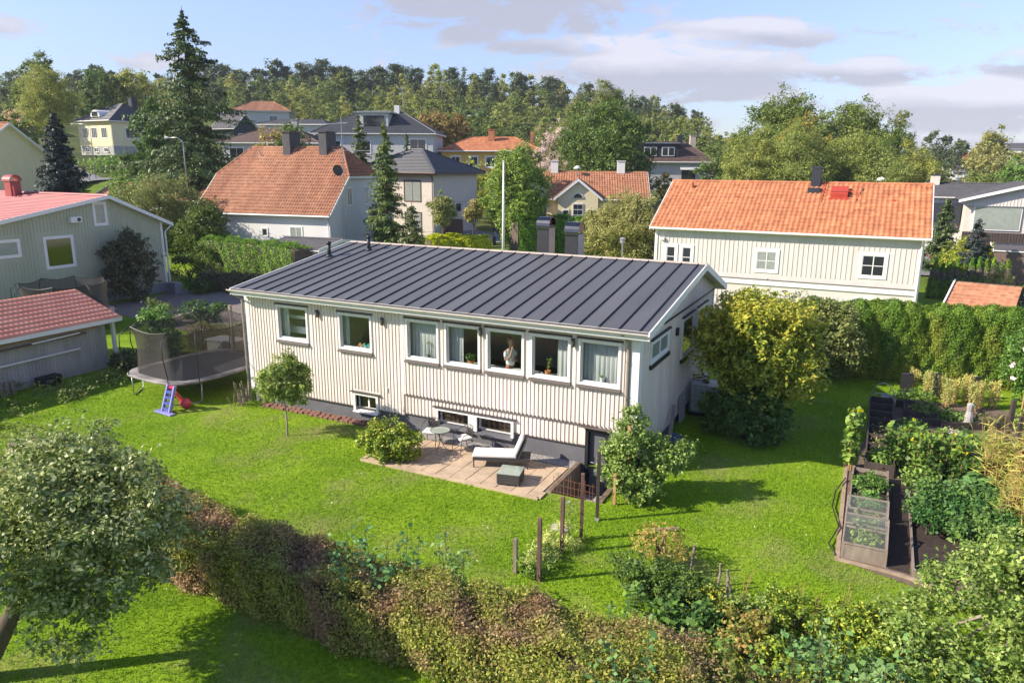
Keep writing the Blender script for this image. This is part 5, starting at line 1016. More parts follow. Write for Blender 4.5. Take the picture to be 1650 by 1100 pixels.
# apple-like tree lower right
t = thing('fruit_tree', 'dense green fruit tree filling the lower right corner', 'tree', (24.3, -5.0, 0))
bb = [(a_*1.12+.45,b_*1.1+.0,c_+.2,d_*1.15,e_*1.1,f_*1.1) for a_,b_,c_,d_,e_,f_ in [(0,0,1.6,1.35,1.3,.95), (-1.2,.5,1.2,.8,.8,.65), (1.1,.7,1.9,1.2,1.1,.9), (-.3,-1.1,1.1,.9,.9,.8), (.6,1.4,1.6,1.0,.9,.8), (-.9,1.4,1.0,.6,.6,.5), (1.3,-1.2,1.5,1.1,1.1,.9), (-1.6,-1.3,.7,.9,.8,.6), (-2.2,-.2,.5,.6,.6,.45)]]
mb = MB(); limbs(mb, (0,0,0), (0,.1,2.0), .13, bb, 12); mb.build('trunk', G['barkp'], t, smooth=True)
crown('crown', bb, 3400, 14, .11, .09, LM['lightg'], t, asp=.55, shell=.5, up=.5); crown('inner_leaves', bb, 900, 12, .12, .08, LM['broad'], t, asp=.55, shell=.3)
# foreground hedge
def hedgerow(name, label, line, w, h, n, leaf, lm, top=.5, asp=.6, core=True, rough=.09, ph=0, grp=None, cat='hedge', patchy=True, side=1., z0=None, jit=.03):
    t = thing(name, label, cat, (0, 0, 0), 0, grp); Ls = [Vector(p) for p in line]; seg = [(b-a).length for a, b in zip(Ls, Ls[1:])]; tot = sum(seg); cum = np.concatenate([[0], np.cumsum(seg)])
    s = rng.uniform(0, tot, n); ix = np.clip(np.searchsorted(cum, s, side='right')-1, 0, len(seg)-1); f = (s-cum[ix])/np.array(seg)[ix]
    A = np.array([tuple(p) for p in Ls]); P0 = A[ix]*(1-f[:, None])+A[ix+1]*f[:, None]; d = nrmz(A[ix+1]-A[ix]); nn = np.stack([-d[:, 1], d[:, 0]], 1)
    per = 2*h+w; u = rng.uniform(0, per, n); onl = u < h; onr = u > h+w; off = np.where(onl, -w/2, np.where(onr, w/2, u-h-w/2)); zz = np.where(onl, u, np.where(onr, per-u, h))
    nzv = .5+.5*np.sin(s*2.1+ph)*np.cos(s*.83+off*2.3+ph); nz2 = np.sin(s*6.3+off*5+zz*4)*.5
    rnd = np.clip((zz/h-.75)/.25, 0, 1); off = off*(1-.12*rnd*(np.abs(off) > w*.45)); dep = -np.abs(rng.normal(size=n))*.10
    off2 = off+np.where(onl, -1, np.where(onr, 1, 0))*(rough*(nzv*1.6+nz2)+dep); z2 = zz+np.where(onl | onr, 0, 1)*(rough*(nzv*2.2+nz2)+dep)
    gzv = hz(P0[:, 0], P0[:, 1]) if z0 is None else z0
    P = np.stack([P0[:, 0]+nn[:, 0]*off2, P0[:, 1]+nn[:, 1]*off2, z2+gzv], 1); P += rng.normal(size=P.shape)*jit
    Nn = np.stack([nn[:, 0]*np.where(onl, -1, np.where(onr, 1, 0)), nn[:, 1]*np.where(onl, -1, np.where(onr, 1, 0)), np.where(onl | onr, .3, 1)], 1)+rng.normal(size=P.shape)*.55
    V, F = leafquads(P, Nn, leaf, asp); mesh_np('foliage', V, F, LM[lm], t)
    if name == 'hedge':                       # dry shoots standing out of the clipped faces
        q = rng.choice(n, 9000, replace=False); V, F = leafquads(P[q]+nrmz(Nn[q])*.05, rng.normal(size=(9000, 3)), .2, .05); mesh_np('dry_shoots', V, F, LM['hedge'], t)
    if core:
        mb = MB()
        for a, b in zip(Ls, Ls[1:]):
            dd = (b-a).normalized(); q = Vector((-dd.y, dd.x))*(w/2-.14); za, zb = (gz(a.x, a.y), gz(b.x, b.y)) if z0 is None else (z0, z0)
            mb.add([(a.x-q.x,a.y-q.y,za-.1),(b.x-q.x,b.y-q.y,zb-.1),(b.x+q.x,b.y+q.y,zb-.1),(a.x+q.x,a.y+q.y,za-.1),(a.x-q.x,a.y-q.y,za+h-.16),(b.x-q.x,b.y-q.y,zb+h-.16),(b.x+q.x,b.y+q.y,zb+h-.16),(a.x+q.x,a.y+q.y,za+h-.16)], [(0,3,2,1),(4,5,6,7),(0,1,5,4),(1,2,6,5),(2,3,7,6),(3,0,4,7)])
        mb.build('twigs', G['bark'], t)
    return t
hedgerow('hedge', 'long brown and green clipped hedge running across the foreground', [(3.2,-7.9),(6,-8.5),(9,-8.95),(13,-9.0),(17,-8.8),(19.3,-8.6)], 1.45, 1.02, 200000, .054, 'hedge', rough=.13, jit=.055)
def bush(name, label, x, y, blobs, nc, per, spread, leaf, lm, cat='bush', group=None, z=None, **k):
    t = thing(name, label, cat, (x, y, gz(x, y) if z is None else z), 0, group); mb = MB(); rr = random.Random(int(x*10))
    for i in range(7):
        q = blobs[i % len(blobs)]; mb.tube([(rr.uniform(-.05,.05), rr.uniform(-.05,.05), -.05), (q[0]*.5+rr.uniform(-.1,.1), q[1]*.5, q[2]*.5), (q[0]+rr.uniform(-.4,.4)*q[3], q[1]+rr.uniform(-.4,.4)*q[4], q[2]+q[5]*.4)], [.03, .02, .008], 6)
    mb.build('stems', G['bark'], t, smooth=True); crown('foliage', blobs, nc, per, spread, leaf, LM[lm], t, **k); return t
def shootclump(label, x, y, r, h, n, lm='sucker', lf=.11, z=0):
    t = thing('shrub', label, 'shrub', (x, y, z)); mb = MB(); P = []
    for i in range(n):
        a = rng.uniform(0, 6.28); q = r*math.sqrt(rng.uniform(0, 1)); b = Vector((q*math.cos(a), q*math.sin(a), 0)); e = b+Vector((rng.normal()*.12, rng.normal()*.12, h*rng.uniform(.55, 1.1))); mb.tube([b, e], [.012, .005], 5)
        f = rng.uniform(.3, 1.05, 22)[:, None]; P.append(np.array(b)+(np.array(e)-np.array(b))*f+rng.normal(size=(22, 3))*.07)
    mb.build('stems', G['bark'], t); P = np.concatenate(P); V, F = leafquads(P, rng.normal(size=P.shape)*.5+np.array([0, 0, .9]), lf, .75); mesh_np('leaves', V, F, LM[lm], t)
shootclump('blue green broad leaved shoots growing out of the middle of the brown hedge', 13.0, -8.9, .75, 1.75, 34, z=.1); shootclump('small blue green shoots at the back edge of the brown hedge', 14.15, -7.9, .3, 1.5, 10, z=.1)
shootclump('light green raspberry like shoots in front of the dark shrub', 18.1, -7.0, .9, .75, 34, 'bushg', .12); shootclump('round leaved blue green shoots in the hedge near the bottom edge', 18.2, -9.3, .5, 1.6, 12, z=0)
shootclump('dense blue green shoots at the bottom edge right of the hedge', 21.4, -8.0, .95, 1.5, 46, z=0); shootclump('blue green shoots between the orange bushes', 20.6, -6.6, .5, .9, 16)
shootclump('scattered light shoots on top of the brown hedge near its right end', 19.5, -8.7, .8, 1.5, 16, 'bushg', .10); shootclump('blue green shoots at the bottom right below the fruit tree', 23.0, -7.6, .8, 1.1, 34)
bush('wild_hedge_end', 'loose brown green wild growth where the foreground hedge breaks up', 20.2, -8.6, [(-.6,0,.6,.9,.8,.65), (.5,.2,.45,.9,.8,.5), (1.6,.3,.4,.8,.7,.45)], 1300, 12, .08, .06, 'hedge', floor=.02)
for (x_, y_, r_) in ((5.2,-8.2,.35),(7.4,-8.6,.3),(9.6,-9.0,.4),(11.2,-8.7,.3),(14.6,-9.2,.35),(15.8,-8.7,.3),(16.9,-9.1,.4),(18.2,-8.6,.35)): pass
bush('dark_shrub', 'dark blue green shrub on the lawn beside the cross post', 17.45, -5.3, [(0,0,.45,.75,.6,.5), (.8,-.3,.4,.6,.5,.4), (-.5,.1,.5,.45,.4,.35)], 520, 14, .07, .07, 'oak', floor=.02)
bush('pink_tipped_bush', 'spindly bush with reddish tips around the cross post', 17.4, -4.2, [(0,0,.6,.65,.5,.4)], 150, 8, .08, .07, 'autumn', floor=.02)
bush('yellow_bush', 'small yellow green bush beside the orange bush', 18.8, -5.8, [(0,0,.3,.5,.45,.35)], 220, 10, .06, .07, 'bushy', floor=.02)
bush('dark_bush', 'dark leafy undergrowth between the shrubs at the lower middle', 18.6, -6.3, [(0,0,.3,.7,.5,.35), (1.0,.4,.25,.6,.5,.3)], 340, 12, .07, .09, 'bushd', floor=.02)
bush('orange_bush', 'orange and yellow autumn bush left of the grey stone', 19.55, -6.5, [(0,0,.4,.5,.5,.4), (.3,-.6,.4,.5,.4,.4)], 330, 11, .06, .075, 'autumn', floor=.02)
bush('currant_bush', 'yellow green bush between the orange bush and the lower right fruit tree', 20.4, -5.5, [(0,0,.45,.65,.6,.45), (.9,.1,.4,.6,.5,.4)], 620, 12, .06, .065, 'bushy', floor=.02)
bush('currant_bush', 'green and orange bush in front of the lower right fruit tree', 21.7, -5.6, [(0,0,.5,.7,.6,.5), (.7,-.7,.5,.7,.6,.5)], 700, 12, .06, .065, 'bushy', floor=.02); bush('green_bush', 'fresh green bush below the currant bushes at the bottom', 22.0, -6.9, [(0,0,.45,.75,.6,.45)], 450, 12, .06, .065, 'bushg', floor=.02)
for i, (x_, y_) in enumerate(((20.3,-5.0),(20.7,-5.2),(19.3,-5.1),(21.2,-4.9))):
    s = stalkplant('flower_stalk', 'dry reddish flower stalk rising behind the yellow green bushes', 'flower stalk', x_, y_, 3, 1.15, .12, 'autumn', .05, 'dry flower stalks', None, asp=.2, per=26) if i == 0 else dup(s0, (x_, y_, 0), i)
    if i == 0: s0 = s
for i, (x_, y_, lb) in enumerate(((20.9,-6.6,'pale flat stone between the yellow green bushes'),(22.35,-7.6,'pale stone slab at the bottom of the garden'),(19.15,-5.15,'sandy stone with a fallen stick at the lawn edge'))):
    mb = MB(); mb.lathe([(.26,0),(.24,.1),(.12,.15),(.02,.16)], (0,0,0), 7); o_ = mb.build('garden_stone', G['stone'] if i < 2 else G['slab']); o_.location = (x_, y_, .12); o_.scale = (1.3, .7, 1.2); tag(o_, lb, 'stone', 'stones among the front bushes')
t = thing('weed_clump', 'clump of dry weeds and rusty wire around the middle wooden posts', 'weeds', (14.95,-5.2,0)); crown('foliage', [(0,0,.25,.35,.75,.3), (.25,.9,.3,.3,.4,.35)], 260, 9, .07, .12, LM['seed'], t, asp=.13, floor=.02); crown('leaves', [(0,-.3,.2,.4,.6,.25)], 160, 8, .07, .07, LM['bushg'], t, floor=.02)
MB().bar((-.2,.9,.42), (.2,1.0,.42), .3, .02).build('board', G['stone'], t)
stalkplant('white_flower', 'tall white flower spike between the posts', 'flower plant', 15.05, -4.0, 2, 1.0, .05, 'bushg', .12, None, 'whitef', per=20, lean=.03, fl=.11)
# bushes by the house
bush('patio_bush', 'yellow fruited green bush at the left end of the patio', 8.25, -1.75, [(-.25,-.1,.55,.66,.58,.5), (.4,.1,.45,.5,.5,.4), (-.1,.1,.9,.42,.4,.33)], 800, 13, .08, .085, 'bushy', floor=.02)
bush('climbing_shrub', 'tall green bushy shrub growing in front of the right corner of the long house', 15.75, -1.0, [(0,0,1.15,.75,.62,1.0), (-.1,.1,2.05,.42,.4,.5), (.6,.2,1.2,.6,.45,.52), (-.45,-.2,.95,.5,.42,.62), (1.15,.3,1.45,.5,.4,.28), (.2,-.3,.55,.65,.5,.45)], 1500, 13, .09, .09, 'lightg', floor=.05)
MB_ = MB().box(15.42,15.5,-1.7,-1.62,-.1,.9).build('garden_stake', G['newwood']); tag(MB_, 'short orange stake at the foot of the tall green shrub', 'stake')
tag(MB().box(15.62,15.70,-1.28,-1.20,0,2.15).build('garden_stake', G['newwood']), 'orange topped wooden stake sticking out of the tall green shrub', 'stake')
t = thing('young_tree', 'slim young tree with light green leaves on the lawn in front of the left windows', 'tree', (4.0,-1.78,0)); mb = MB(); yb = [(0,0,1.9,.78,.7,.66), (.1,0,2.5,.42,.38,.42), (-.5,0,1.65,.5,.45,.45), (.5,0,1.6,.5,.45,.4)]
mb.tube([(0,0,-.1),(.03,0,.6),(-.02,0,1.2),(.02,0,2.6)], [.035,.03,.026,.01], 7); limbs(mb, (0,0,.9), (0,0,2.4), .022, yb, 8); mb.build('trunk', G['barkp'], t); crown('crown', yb, 1050, 10, .07, .12, LM['lightg'], t, asp=.35, shell=.35)
t = thing('magnolia_tree', 'large yellow green autumn tree at the right gable of the long house', 'tree', (17.7,6.4,0))
mbk = [(.3,-.9,1.9,1.2,1.1,.8), (1.2,-.4,2.2,1.1,1.0,.8), (.1,0,3.3,1.75,1.7,1.45), (-1.15,-.6,3.1,.95,.95,.9), (1.1,.1,2.9,1.1,1.1,1.1), (.1,-.6,2.6,1.3,1.1,.9), (-.6,.7,3.7,1.1,1.1,.9), (1.0,.9,3.4,1.0,1.0,.9), (-1.5,-.9,2.5,.6,.6,.5)]
mb = MB(); limbs(mb, (0,0,0), (0,0,3.6), .13, mbk, 14); mb.build('trunk', G['bark'], t, smooth=True); crown('crown', mbk, 3200, 13, .13, .15, LM['magn'], t, asp=.45, shell=.5, up=.7)
bush('laurel_bush', 'low dark green bush under the yellow green tree', 17.75,5.0, [(-.6,.2,.75,.9,.75,.75), (.5,-.2,.7,.9,.75,.7), (.0,.4,1.1,1.0,.8,.8)], 1300, 12, .09, .12, 'oak', floor=.02)
bush('olive_shrub', 'loose olive brown shrub behind the yellow green tree', 18.0,13.2, [(0,0,2.4,1.5,.9,1.2), (1.6,.2,2.2,1.1,.8,1.3), (-1.2,.2,2.4,1.1,.8,1.1), (2.2,.4,1.3,.8,.6,1.1)], 1900, 12, .14, .11, 'birch', floor=.02)
# thuja hedge: individual columns
def thuja(name, label, x, y, w, h, n, lm, leaf, group, pointy=.25, rz=0):
    t = thing(name, label, 'thuja', (x, y, gz(x, y)), rz, group); u = rng.uniform(0, 1, n)**.85; a = rng.uniform(0, 6.28, n)
    prof = np.where(u < 1-pointy, 1-.08*u, .93*np.clip((1-u)/pointy, 0, 1)**.6); r = w/2*prof*(1+.10*np.sin(a*5+u*9)+.07*np.sin(a*9-u*17))-np.abs(rng.normal(size=n))*.07
    P = np.stack([r*np.cos(a), r*np.sin(a), u*h*(1+.03*np.sin(a*3))], 1)+rng.normal(size=(n, 3))*.025; Nn = np.stack([np.cos(a), np.sin(a), .35+0*a], 1)+rng.normal(size=(n, 3))*.6
    V, F = leafquads(P, Nn, leaf, .45, flat=.8); mesh_np('foliage', V, F, LM[lm], t); MB().lathe([(w*.36, 0), (w*.36, h*.7), (w*.1, h*.9)], (0,0,0), 10).build('inner_stems', G['bark'], t); return t
th = None
for i in range(13):
    x_, y_ = 18.8+i*.62, 15.0+.11*i+.10*math.sin(i*2)
    if i % 3 == 0: th = thuja('thuja', 'x', x_, y_, 1.55+.1*math.sin(i), 3.3, 26000, 'thuja', .068, 'thujas of the tall hedge at the end of the lawn', pointy=.10); cur = th
    else: cur = dup(th, (x_, y_, 0), i*1.3, (1, 1, rng.uniform(.94, 1.03)))
    cur['label'] = 'tall rounded green thuja, part of the hedge at the far end of the lawn'
bush('rose_bush', 'tall rose bush with a few pink blooms at the right end of the thuja hedge', 27.3,14.2, [(0,0,1.3,1.3,1.0,1.2), (1.2,.4,1.5,1.0,.9,1.2), (-.7,.2,2.2,.7,.7,.7)], 1100, 12, .12, .11, 'bushg', floor=.02)
P = np.array([(26.4,13.4,2.3),(26.1,13.3,1.6),(26.5,13.3,2.5),(27.2,13.1,1.9),(26.2,13.3,1.1)]); P = np.repeat(P, 6, 0)+rng.normal(size=(30, 3))*.04; V, F = leafquads(P, rng.normal(size=P.shape)+np.array([-.3,-1,.3]), .12, 1.); RB = bpy.data.objects['rose_bush']
for k in range(5): o_ = mesh_np('rose_bloom', V[24*k:24*k+24]-np.array(RB.location), F[:6], LM['pinkf'], RB)
leafbed('garden_weeds', 'green weeds along the right edge of the garden', 'weeds', [(27.2,9.5,.2,1.1,3.2,.35), (27.0,4.5,.2,.9,2.0,.3)], 500, 8, .10, .11, 'bushg', kind='stuff', floor=.02)
# left side plants
bush('shed_bush', 'leafy light green bush between the shed corner and the large trampoline', -7.2,2.4, [(0,0,1.2,.8,.8,1.1), (-.3,.2,2.1,.6,.6,.6), (.5,-.1,.8,.6,.6,.7)], 620, 10, .10, .13, 'bushg', floor=.02)
bush('purple_shrub', 'brownish low shrub at the foot of the shed wall', -8.0,1.2, [(0,0,.4,.7,.6,.4)], 260, 10, .08, .08, 'purple', floor=.02)
hedgerow('low_hedge', 'low olive hedge behind the large trampoline', [(-9.0,5.6),(-6,6.2),(-3.2,6.8),(-1.3,7.2)], 1.1, 1.0, 12000, .09, 'birch', rough=.12)
t = thing('column_tree', 'dark purple and green tree in front of the grey green gable', 'tree', (-22.2,12.2,0)); cb = [(0,0,2.3,1.55,1.6,2.0), (0,.3,3.5,1.0,1.1,1.1), (.1,-.5,1.5,1.0,1.2,1.3)]; mb = MB(); limbs(mb, (0,0,0), (0,0,3.6), .12, cb, 8); mb.build('trunk', G['bark'], t); crown('crown', cb, 900, 13, .15, .15, LM['purple'], t, shell=.5)
hedgerow('ivy_bank', 'dark low shrubs along the drive below the bright hedge', [(-22.5,18.2),(-18.5,18.6),(-14.5,18.6)], 2.0, .9, 9000, .14, 'purple', rough=.16)
bush('drive_bush', 'dark bush beside the downpipe of the grey green house', -21.0,16.4, [(0,0,.4,.8,.8,.45)], 240, 9, .1, .12, 'bushd', floor=.02); bush('drive_bush', 'small green bush by the left rear corner of the long house', -1.4,9.0, [(0,0,.3,.5,.5,.3)], 150, 9, .08, .1, 'bushg', floor=.02)
leafbed('ground_cover', 'rough green ground cover in front of the shed', 'ground cover', [(-7.2,-3.5,.05,1.6,4.5,.22), (-4,-6.8,.05,4.2,1.3,.2)], 1100, 9, .12, .10, 'fgreen', kind='stuff', floor=.01)
bush('yellow_bush', 'yellow orange bush at the left edge above the apple tree', 1.5,-9.3, [(0,0,.5,1.0,.8,.5), (-1,0,.5,.9,.8,.5)], 420, 12, .08, .085, 'autumn', floor=.02)
bush('dry_twig_heap', 'dry brown twig heap on the lawn beside the shed', -1.8,-6.8, [(0,0,.15,1.0,.4,.2)], 160, 8, .08, .09, 'twig', floor=.01)
hedgerow('bright_hedge', 'bright green tall hedge between the drive and the old orange roofed house', [(-25.5,21.5),(-22,21.3),(-18,21.0),(-15.2,20.6)], 1.8, 3.1, 30000, .13, 'thujab', rough=.16, asp=.4)
# grass blades and fallen leaves
n = 330000; gxx = rng.uniform(-8, 30, n); gyy = rng.uniform(-14.5, 15, n)
dist = np.hypot(gxx-CP.x, gyy-CP.y); keep = rng.uniform(0, 1, n) < np.clip((26/dist)**2.2, 0, 1)
keep &= ~((gxx > -.1) & (gxx < 15.4) & (gyy > .45)); keep &= ~((gxx > 7.5) & (gxx < 13.6) & (gyy > -2.4)); keep &= ~((gxx > 13.5) & (gxx < 15.15) & (gyy > -1.9)); keep &= ~((gxx > 20.75) & (gyy > -2.1-(gxx-21)*.2)); keep &= ~((gxx < -.5) & (gyy > 7))
wr = np.zeros(n)
for (wx, wy, wr_, wk) in ((-.5,-1.2,1.6,.8),(2.4,-4.6,.9,.55),(1.2,-3.2,.8,.5),(5.8,-3.9,.7,.4),(-3.5,1.0,2.2,.8),(16.2,3.6,1.1,.7),(12.6,-4.5,.35,.5),(17.4,2.2,1.2,.4)): wr = np.maximum(wr, wk*np.exp(-((gxx-wx)**2+(gyy-wy)**2)/wr_**2)*(1+.4*np.sin(gxx*5+gyy*3)))
keep &= rng.uniform(0, 1, n) > wr
gxx, gyy = gxx[keep], gyy[keep]; n = len(gxx); print('grass', n)
a = rng.uniform(0, 6.28, n); hgt = rng.uniform(.03, .075, n); bw = .013; ln_ = rng.normal(size=(n, 2))*.025
B = np.stack([gxx, gyy, np.zeros(n)], 1); dd = np.stack([np.cos(a)*bw, np.sin(a)*bw, np.zeros(n)], 1); Tp = B+np.concatenate([ln_, hgt[:, None]], 1)
tag(mesh_np('grass', np.stack([B-dd, B+dd, Tp], 1).reshape(-1, 3), np.arange(3*n).reshape(n, 3), LM['grass']), 'bright green mown grass blades of the lawn', 'grass', kind='stuff')
n = 160; P = np.stack([rng.uniform(14, 21, n), rng.uniform(-6, 9, n), np.full(n, .06)], 1); P2 = np.stack([rng.uniform(0, 21, 160), rng.uniform(-13, 0, 160), np.full(160, .06)], 1); P = np.concatenate([P, P2])
keep = ~((P[:, 0] < 15.4) & (P[:, 1] > -2.6) & (P[:, 0] > 7)) & ~((P[:, 0] < 15.4) & (P[:, 1] > .4)); P = P[keep]
V, F = leafquads(P, rng.normal(size=P.shape)*.3+np.array([0, 0, 1]), .035, .7); tag(mesh_np('fallen_leaves', V, F, LM['debris']), 'small pale fallen leaves scattered on the lawn', 'leaves', kind='stuff')

bush('drive_shrub', 'dark shrub at the left edge of the grey drive', -12.5,9.8, [(0,0,.6,1.3,.9,.6), (-1.8,.3,.5,1.0,.8,.5)], 320, 9, .12, .12, 'bushd', floor=.02)
bush('drive_shrub', 'green shrub by the far trampoline', -14.5,8.0, [(0,0,.7,1.0,.9,.7)], 260, 9, .12, .12, 'fgreen', floor=.02)

bush('hazel_growth', 'light green growth at the bottom edge left of the lower right fruit tree', 22.9,-6.4, [(0,0,.45,.8,.7,.5), (.9,-.5,.4,.8,.6,.45)], 620, 12, .07, .075, 'lightg', floor=.02)
bush('hazel_growth', 'yellow green growth under the blue green shoots at the bottom', 21.3,-7.4, [(0,0,.4,.9,.7,.5), (-1.1,.3,.35,.7,.6,.4)], 620, 12, .07, .075, 'bushy', floor=.02)
bush('hazel_growth', 'small leafy growth behind the sandy stone', 19.6,-5.4, [(0,0,.3,.6,.4,.3)], 220, 11, .06, .07, 'lightg', floor=.02)

bush('dense_shrub', 'dense green shrub between the grey green house and the bright hedge', -25.8,19.6, [(0,0,1.1,1.5,1.1,1.1), (.9,.3,1.9,1.1,.9,.9)], 420, 10, .14, .14, 'broad', floor=.02)
bush('dense_shrub', 'lower olive shrub in front of the end of the bright hedge', -23.2,19.4, [(0,0,.7,1.0,.8,.7)], 240, 10, .12, .13, 'birch', floor=.02)
# ================================================================ NEIGHBOUR HOUSES
TK = dict(pitch=.28, row=.38, amp=.035); TF = dict(pitch=.5, row=.6, amp=.03, sub=2)
# white house, orange roof (right)
wn = [(.9,1.38,2.62,3.62),(1.62,2.1,2.62,3.62),(6.2,7.1,2.75,3.95),(11.9,12.85,2.9,4.15)]
t = house('house', 'white board house with a clean bright orange tile roof behind the thuja hedge', (8.35, 26.7, .0), 0, 14.9, 7.6, 5.12, 7.82, G['paleg'], G['tile'], base=G['concrete'], baseh=.6, oh=.4, ohs=.3, ridge_y=4.75, tk=dict(pitch=.28, row=.38, amp=.075, lift=.06),
    bat={'front': (.26, .05), 'right': (.26, .05)}, holes={'front': [(a-.2, b+.2, c-.25, d+.25) for a, b, c, d in ((.75,2.3,2.55,3.95),(6.2,7.3,2.75,3.95),(11.9,13.1,2.8,4.05),(-1,99,1.75,2.35))]})
for (x_, z_, w_, h_, mu) in ((.75,2.7,.55,1.25,(0,1)), (1.75,2.7,.55,1.25,(0,1)), (6.25,2.85,1.1,1.1,(1,1)), (11.95,2.9,1.15,1.15,(1,1)), (11.9,.75,1.2,.75,(1,0))):
    window(t, 'front', 14.9, 7.6, x_, z_, w_, h_, trim=.16, mull=mu, pane=G['pane'] if x_ != 6.25 else G['curtpane'])
MB().box(0, 14.9, -.09, -.002, 1.95, 2.25).build('string_course', G['white'], t); MB().box(0, 14.9, -.12, -.002, 2.252, 2.29).build('flashing', G['brownm'], t)
MB().box(-.03, .14, -.06, -.002, .6, 5.0).build('corner_board', G['white'], t); MB().box(14.76, 14.93, -.06, -.002, .6, 5.0).build('corner_board', G['white'], t)
c_ = chimney(t, 8.75, 4.6, 6.6, 8.75, .55, .6, G['navy']); MB().box(8.4, 9.1, 3.6, 4.4, 7.1, 7.6).build('flashing', G['navy'], c_); MB().box(8.42, 9.08, 4.28, 4.92, 8.76, 8.9).build('cap', G['navy'], c_)
zr = lambda y: 5.12+(y+.4)*(2.7/5.15)
mb = MB(); mb.prism([(9.75, 3.1, zr(3.1)+.08), (9.75, 4.0, zr(4.0)+.08), (9.75, 3.95, zr(4.0)+.3), (9.75, 3.05, zr(3.1)+.36)], (.95, 0, 0)); mb.box(9.65, 10.8, 2.95, 3.08, zr(3.0)+.02, zr(3.1)+.12); mb.build('roof_hatch', G['roofred'], t); 
mb = MB(); mb.bar((9.3,2.6,zr(2.6)+.15),(9.3,4.7,zr(4.7)+.2),.04); mb.bar((9.3,3.2,zr(3.2)+.45),(11.2,3.2,zr(3.2)+.45),.04); mb.bar((11.2,2.9,zr(2.9)+.1),(11.2,4.0,zr(4.0)+.5),.04); mb.build('roof_rail', G['roofred'], t)
MB().tube([(1.2,3.9,zr(3.9)),(1.2,3.9,zr(3.9)+.45)], .11, 10).build('vent_pipe', G['tile'], t); MB().box(4.2,4.35,2.9,3.0,zr(2.95)+.05,zr(2.95)+.16).box(13.1,13.3,2.9,3.0,zr(2.95)+.05,zr(2.95)+.16).build('roof_vent', G['roofred'], t)
MB().box(.35,.6,-.2,-.002,4.35,4.5).build('wall_lamp', G['white'], t)
# grey green house left: ridge runs away to -x, gable towards +x
t = house('house', 'grey green board house with a crimson roof at the left edge', (-45.0, .9, 0), 0, 21.3, 15.1, 4.72, 6.75, G['greeng'], G['tilered'], base=G['base'], baseh=.65, oh=.6, ohs=.45, ridge_y=11.1, tk=dict(pitch=.22, row=.35, amp=.02), bat={'right': (.21, .045)},
    holes={'right': [(6.6,8.9,2.3,4.8),(10.0,11.4,4.7,6.7),(3.5,5.7,3.2,4.8)]})
for (y_, z_, w_, h_, cp) in ((6.95,2.68,1.6,1.7,'panegreen'), (10.3,5.05,.7,1.25,'curtpane'), (3.95,3.6,1.4,.8,'curtpane')): window(t, 'right', 21.3, 15.1, y_, z_, w_, h_, trim=.13, pane=G[cp])
MB().box(21.31, 21.65, 8.5, 9.2, 5.25, 5.6).build('heat_pump', G['white'], t); MB().tube([(21.66,9.0,5.42),(21.68,9.0,5.42)], .12, 12).build('fan_grille', G['dark'], t)
MB().box(21.301, 21.35, 14.95, 15.12, .65, 4.9).build('corner_board', G['white'], t); MB().tube([(21.6,15.6,4.6),(21.4,15.25,4.2),(21.4,15.25,.0)], .06, 8).build('downpipe', G['white'], t)
c_ = MB().box(12.6, 13.3, 10.0, 10.7, 6, 7.6).build('chimney', G['tilered'], t); mb = MB(); barrelcap(mb, 12.5, 13.4, 10.35, 7.6, .42); mb.build('barrel_cowl', G['tilered'], c_); MB().tube([(13.9,9.9,6.2),(13.9,9.9,7.3)], .1, 8).build('vent_pipe', G['tilered'], t)
tag(MB().box(-22.9,-22.1,15.3,15.9,0,.8).build('planter_box', G['base']), 'grey blue concrete box by the downpipe of the grey green house', 'box')
# old orange half-hipped house
oz = gz(-24, 33)
t = house('house', 'white brick house with a big weathered orange half hipped roof and two grey chimneys', (-32.2, 26.6, 0), R_(8), 13.0, 11.0, 4.7, 10.2, G['wbrick'], G['tileold'], base=G['wbrick'], baseh=1.2, oh=.45, ohs=.3, tk=dict(pitch=.26, row=.38, amp=.07, sub=4, lift=.06), halfhip=2.4, hipin=2.1)
for (y_, z_, w_, h_, mu) in ((2.9,5.45,.75,1.4,(1,0)), (5.7,5.45,.75,1.4,(1,0))): window(t, 'right', 13, 11, y_, z_, w_, h_, trim=.1, mull=mu, pane=G['curtpane'])
window(t, 'front', 13, 11, 9.2, 2.2, 1.1, 1.5, trim=.08, mull=(1,0), pane=G['curtpane']); window(t, 'front', 13, 11, 6.4, 2.9, .5, .6, trim=.08); MB().box(13.001,13.04,0,11,4.55,4.62).build('string_course', G['wbrick'], t)
for x_ in (6.0, 9.7): c_ = chimney(t, x_, 5.5, 8.9, 11.5, .75, 1.6, G['felt'], 'plate', G['dark'])
MB().tube([(3.4,4.6,9.4),(3.3,4.5,9.9)], .06, 8).build('vent_pipe', G['concrete'], t)
mb = MB(); mb.tube([(13.35,1.9,1.2),(13.35,1.9,12.6)], .035, 6); mb.bar((11.6,1.9,12.0),(13.9,1.9,12.1),.04,.05); 
for k in range(9): mb.bar((11.8+.22*k,1.6,12.05),(11.8+.22*k,2.2,12.05),.02)
mb.bar((12.5,1.9,9.95),(16.0,1.9,9.9),.035,.04)
for k in range(8): mb.bar((13.0+.35*k,1.5,9.93),(13.0+.35*k,2.3,9.93),.02)
mb.build('antenna', G['steel'], t)
V = [(13.1,1.6,8.6)]+[(13.0+.12*0, 1.6+.0, 0)]*0; mb = MB(); mb.lathe([(.02,0),(.3,.05),(.45,.13),(.46,.14),(.3,.07),(.02,.02)], (0,0,0), 18); d_ = mb.build('satellite_dish', G['dark'], t); d_.location = (13.0,1.5,8.3); d_.rotation_euler = (R_(75), 0, R_(60))
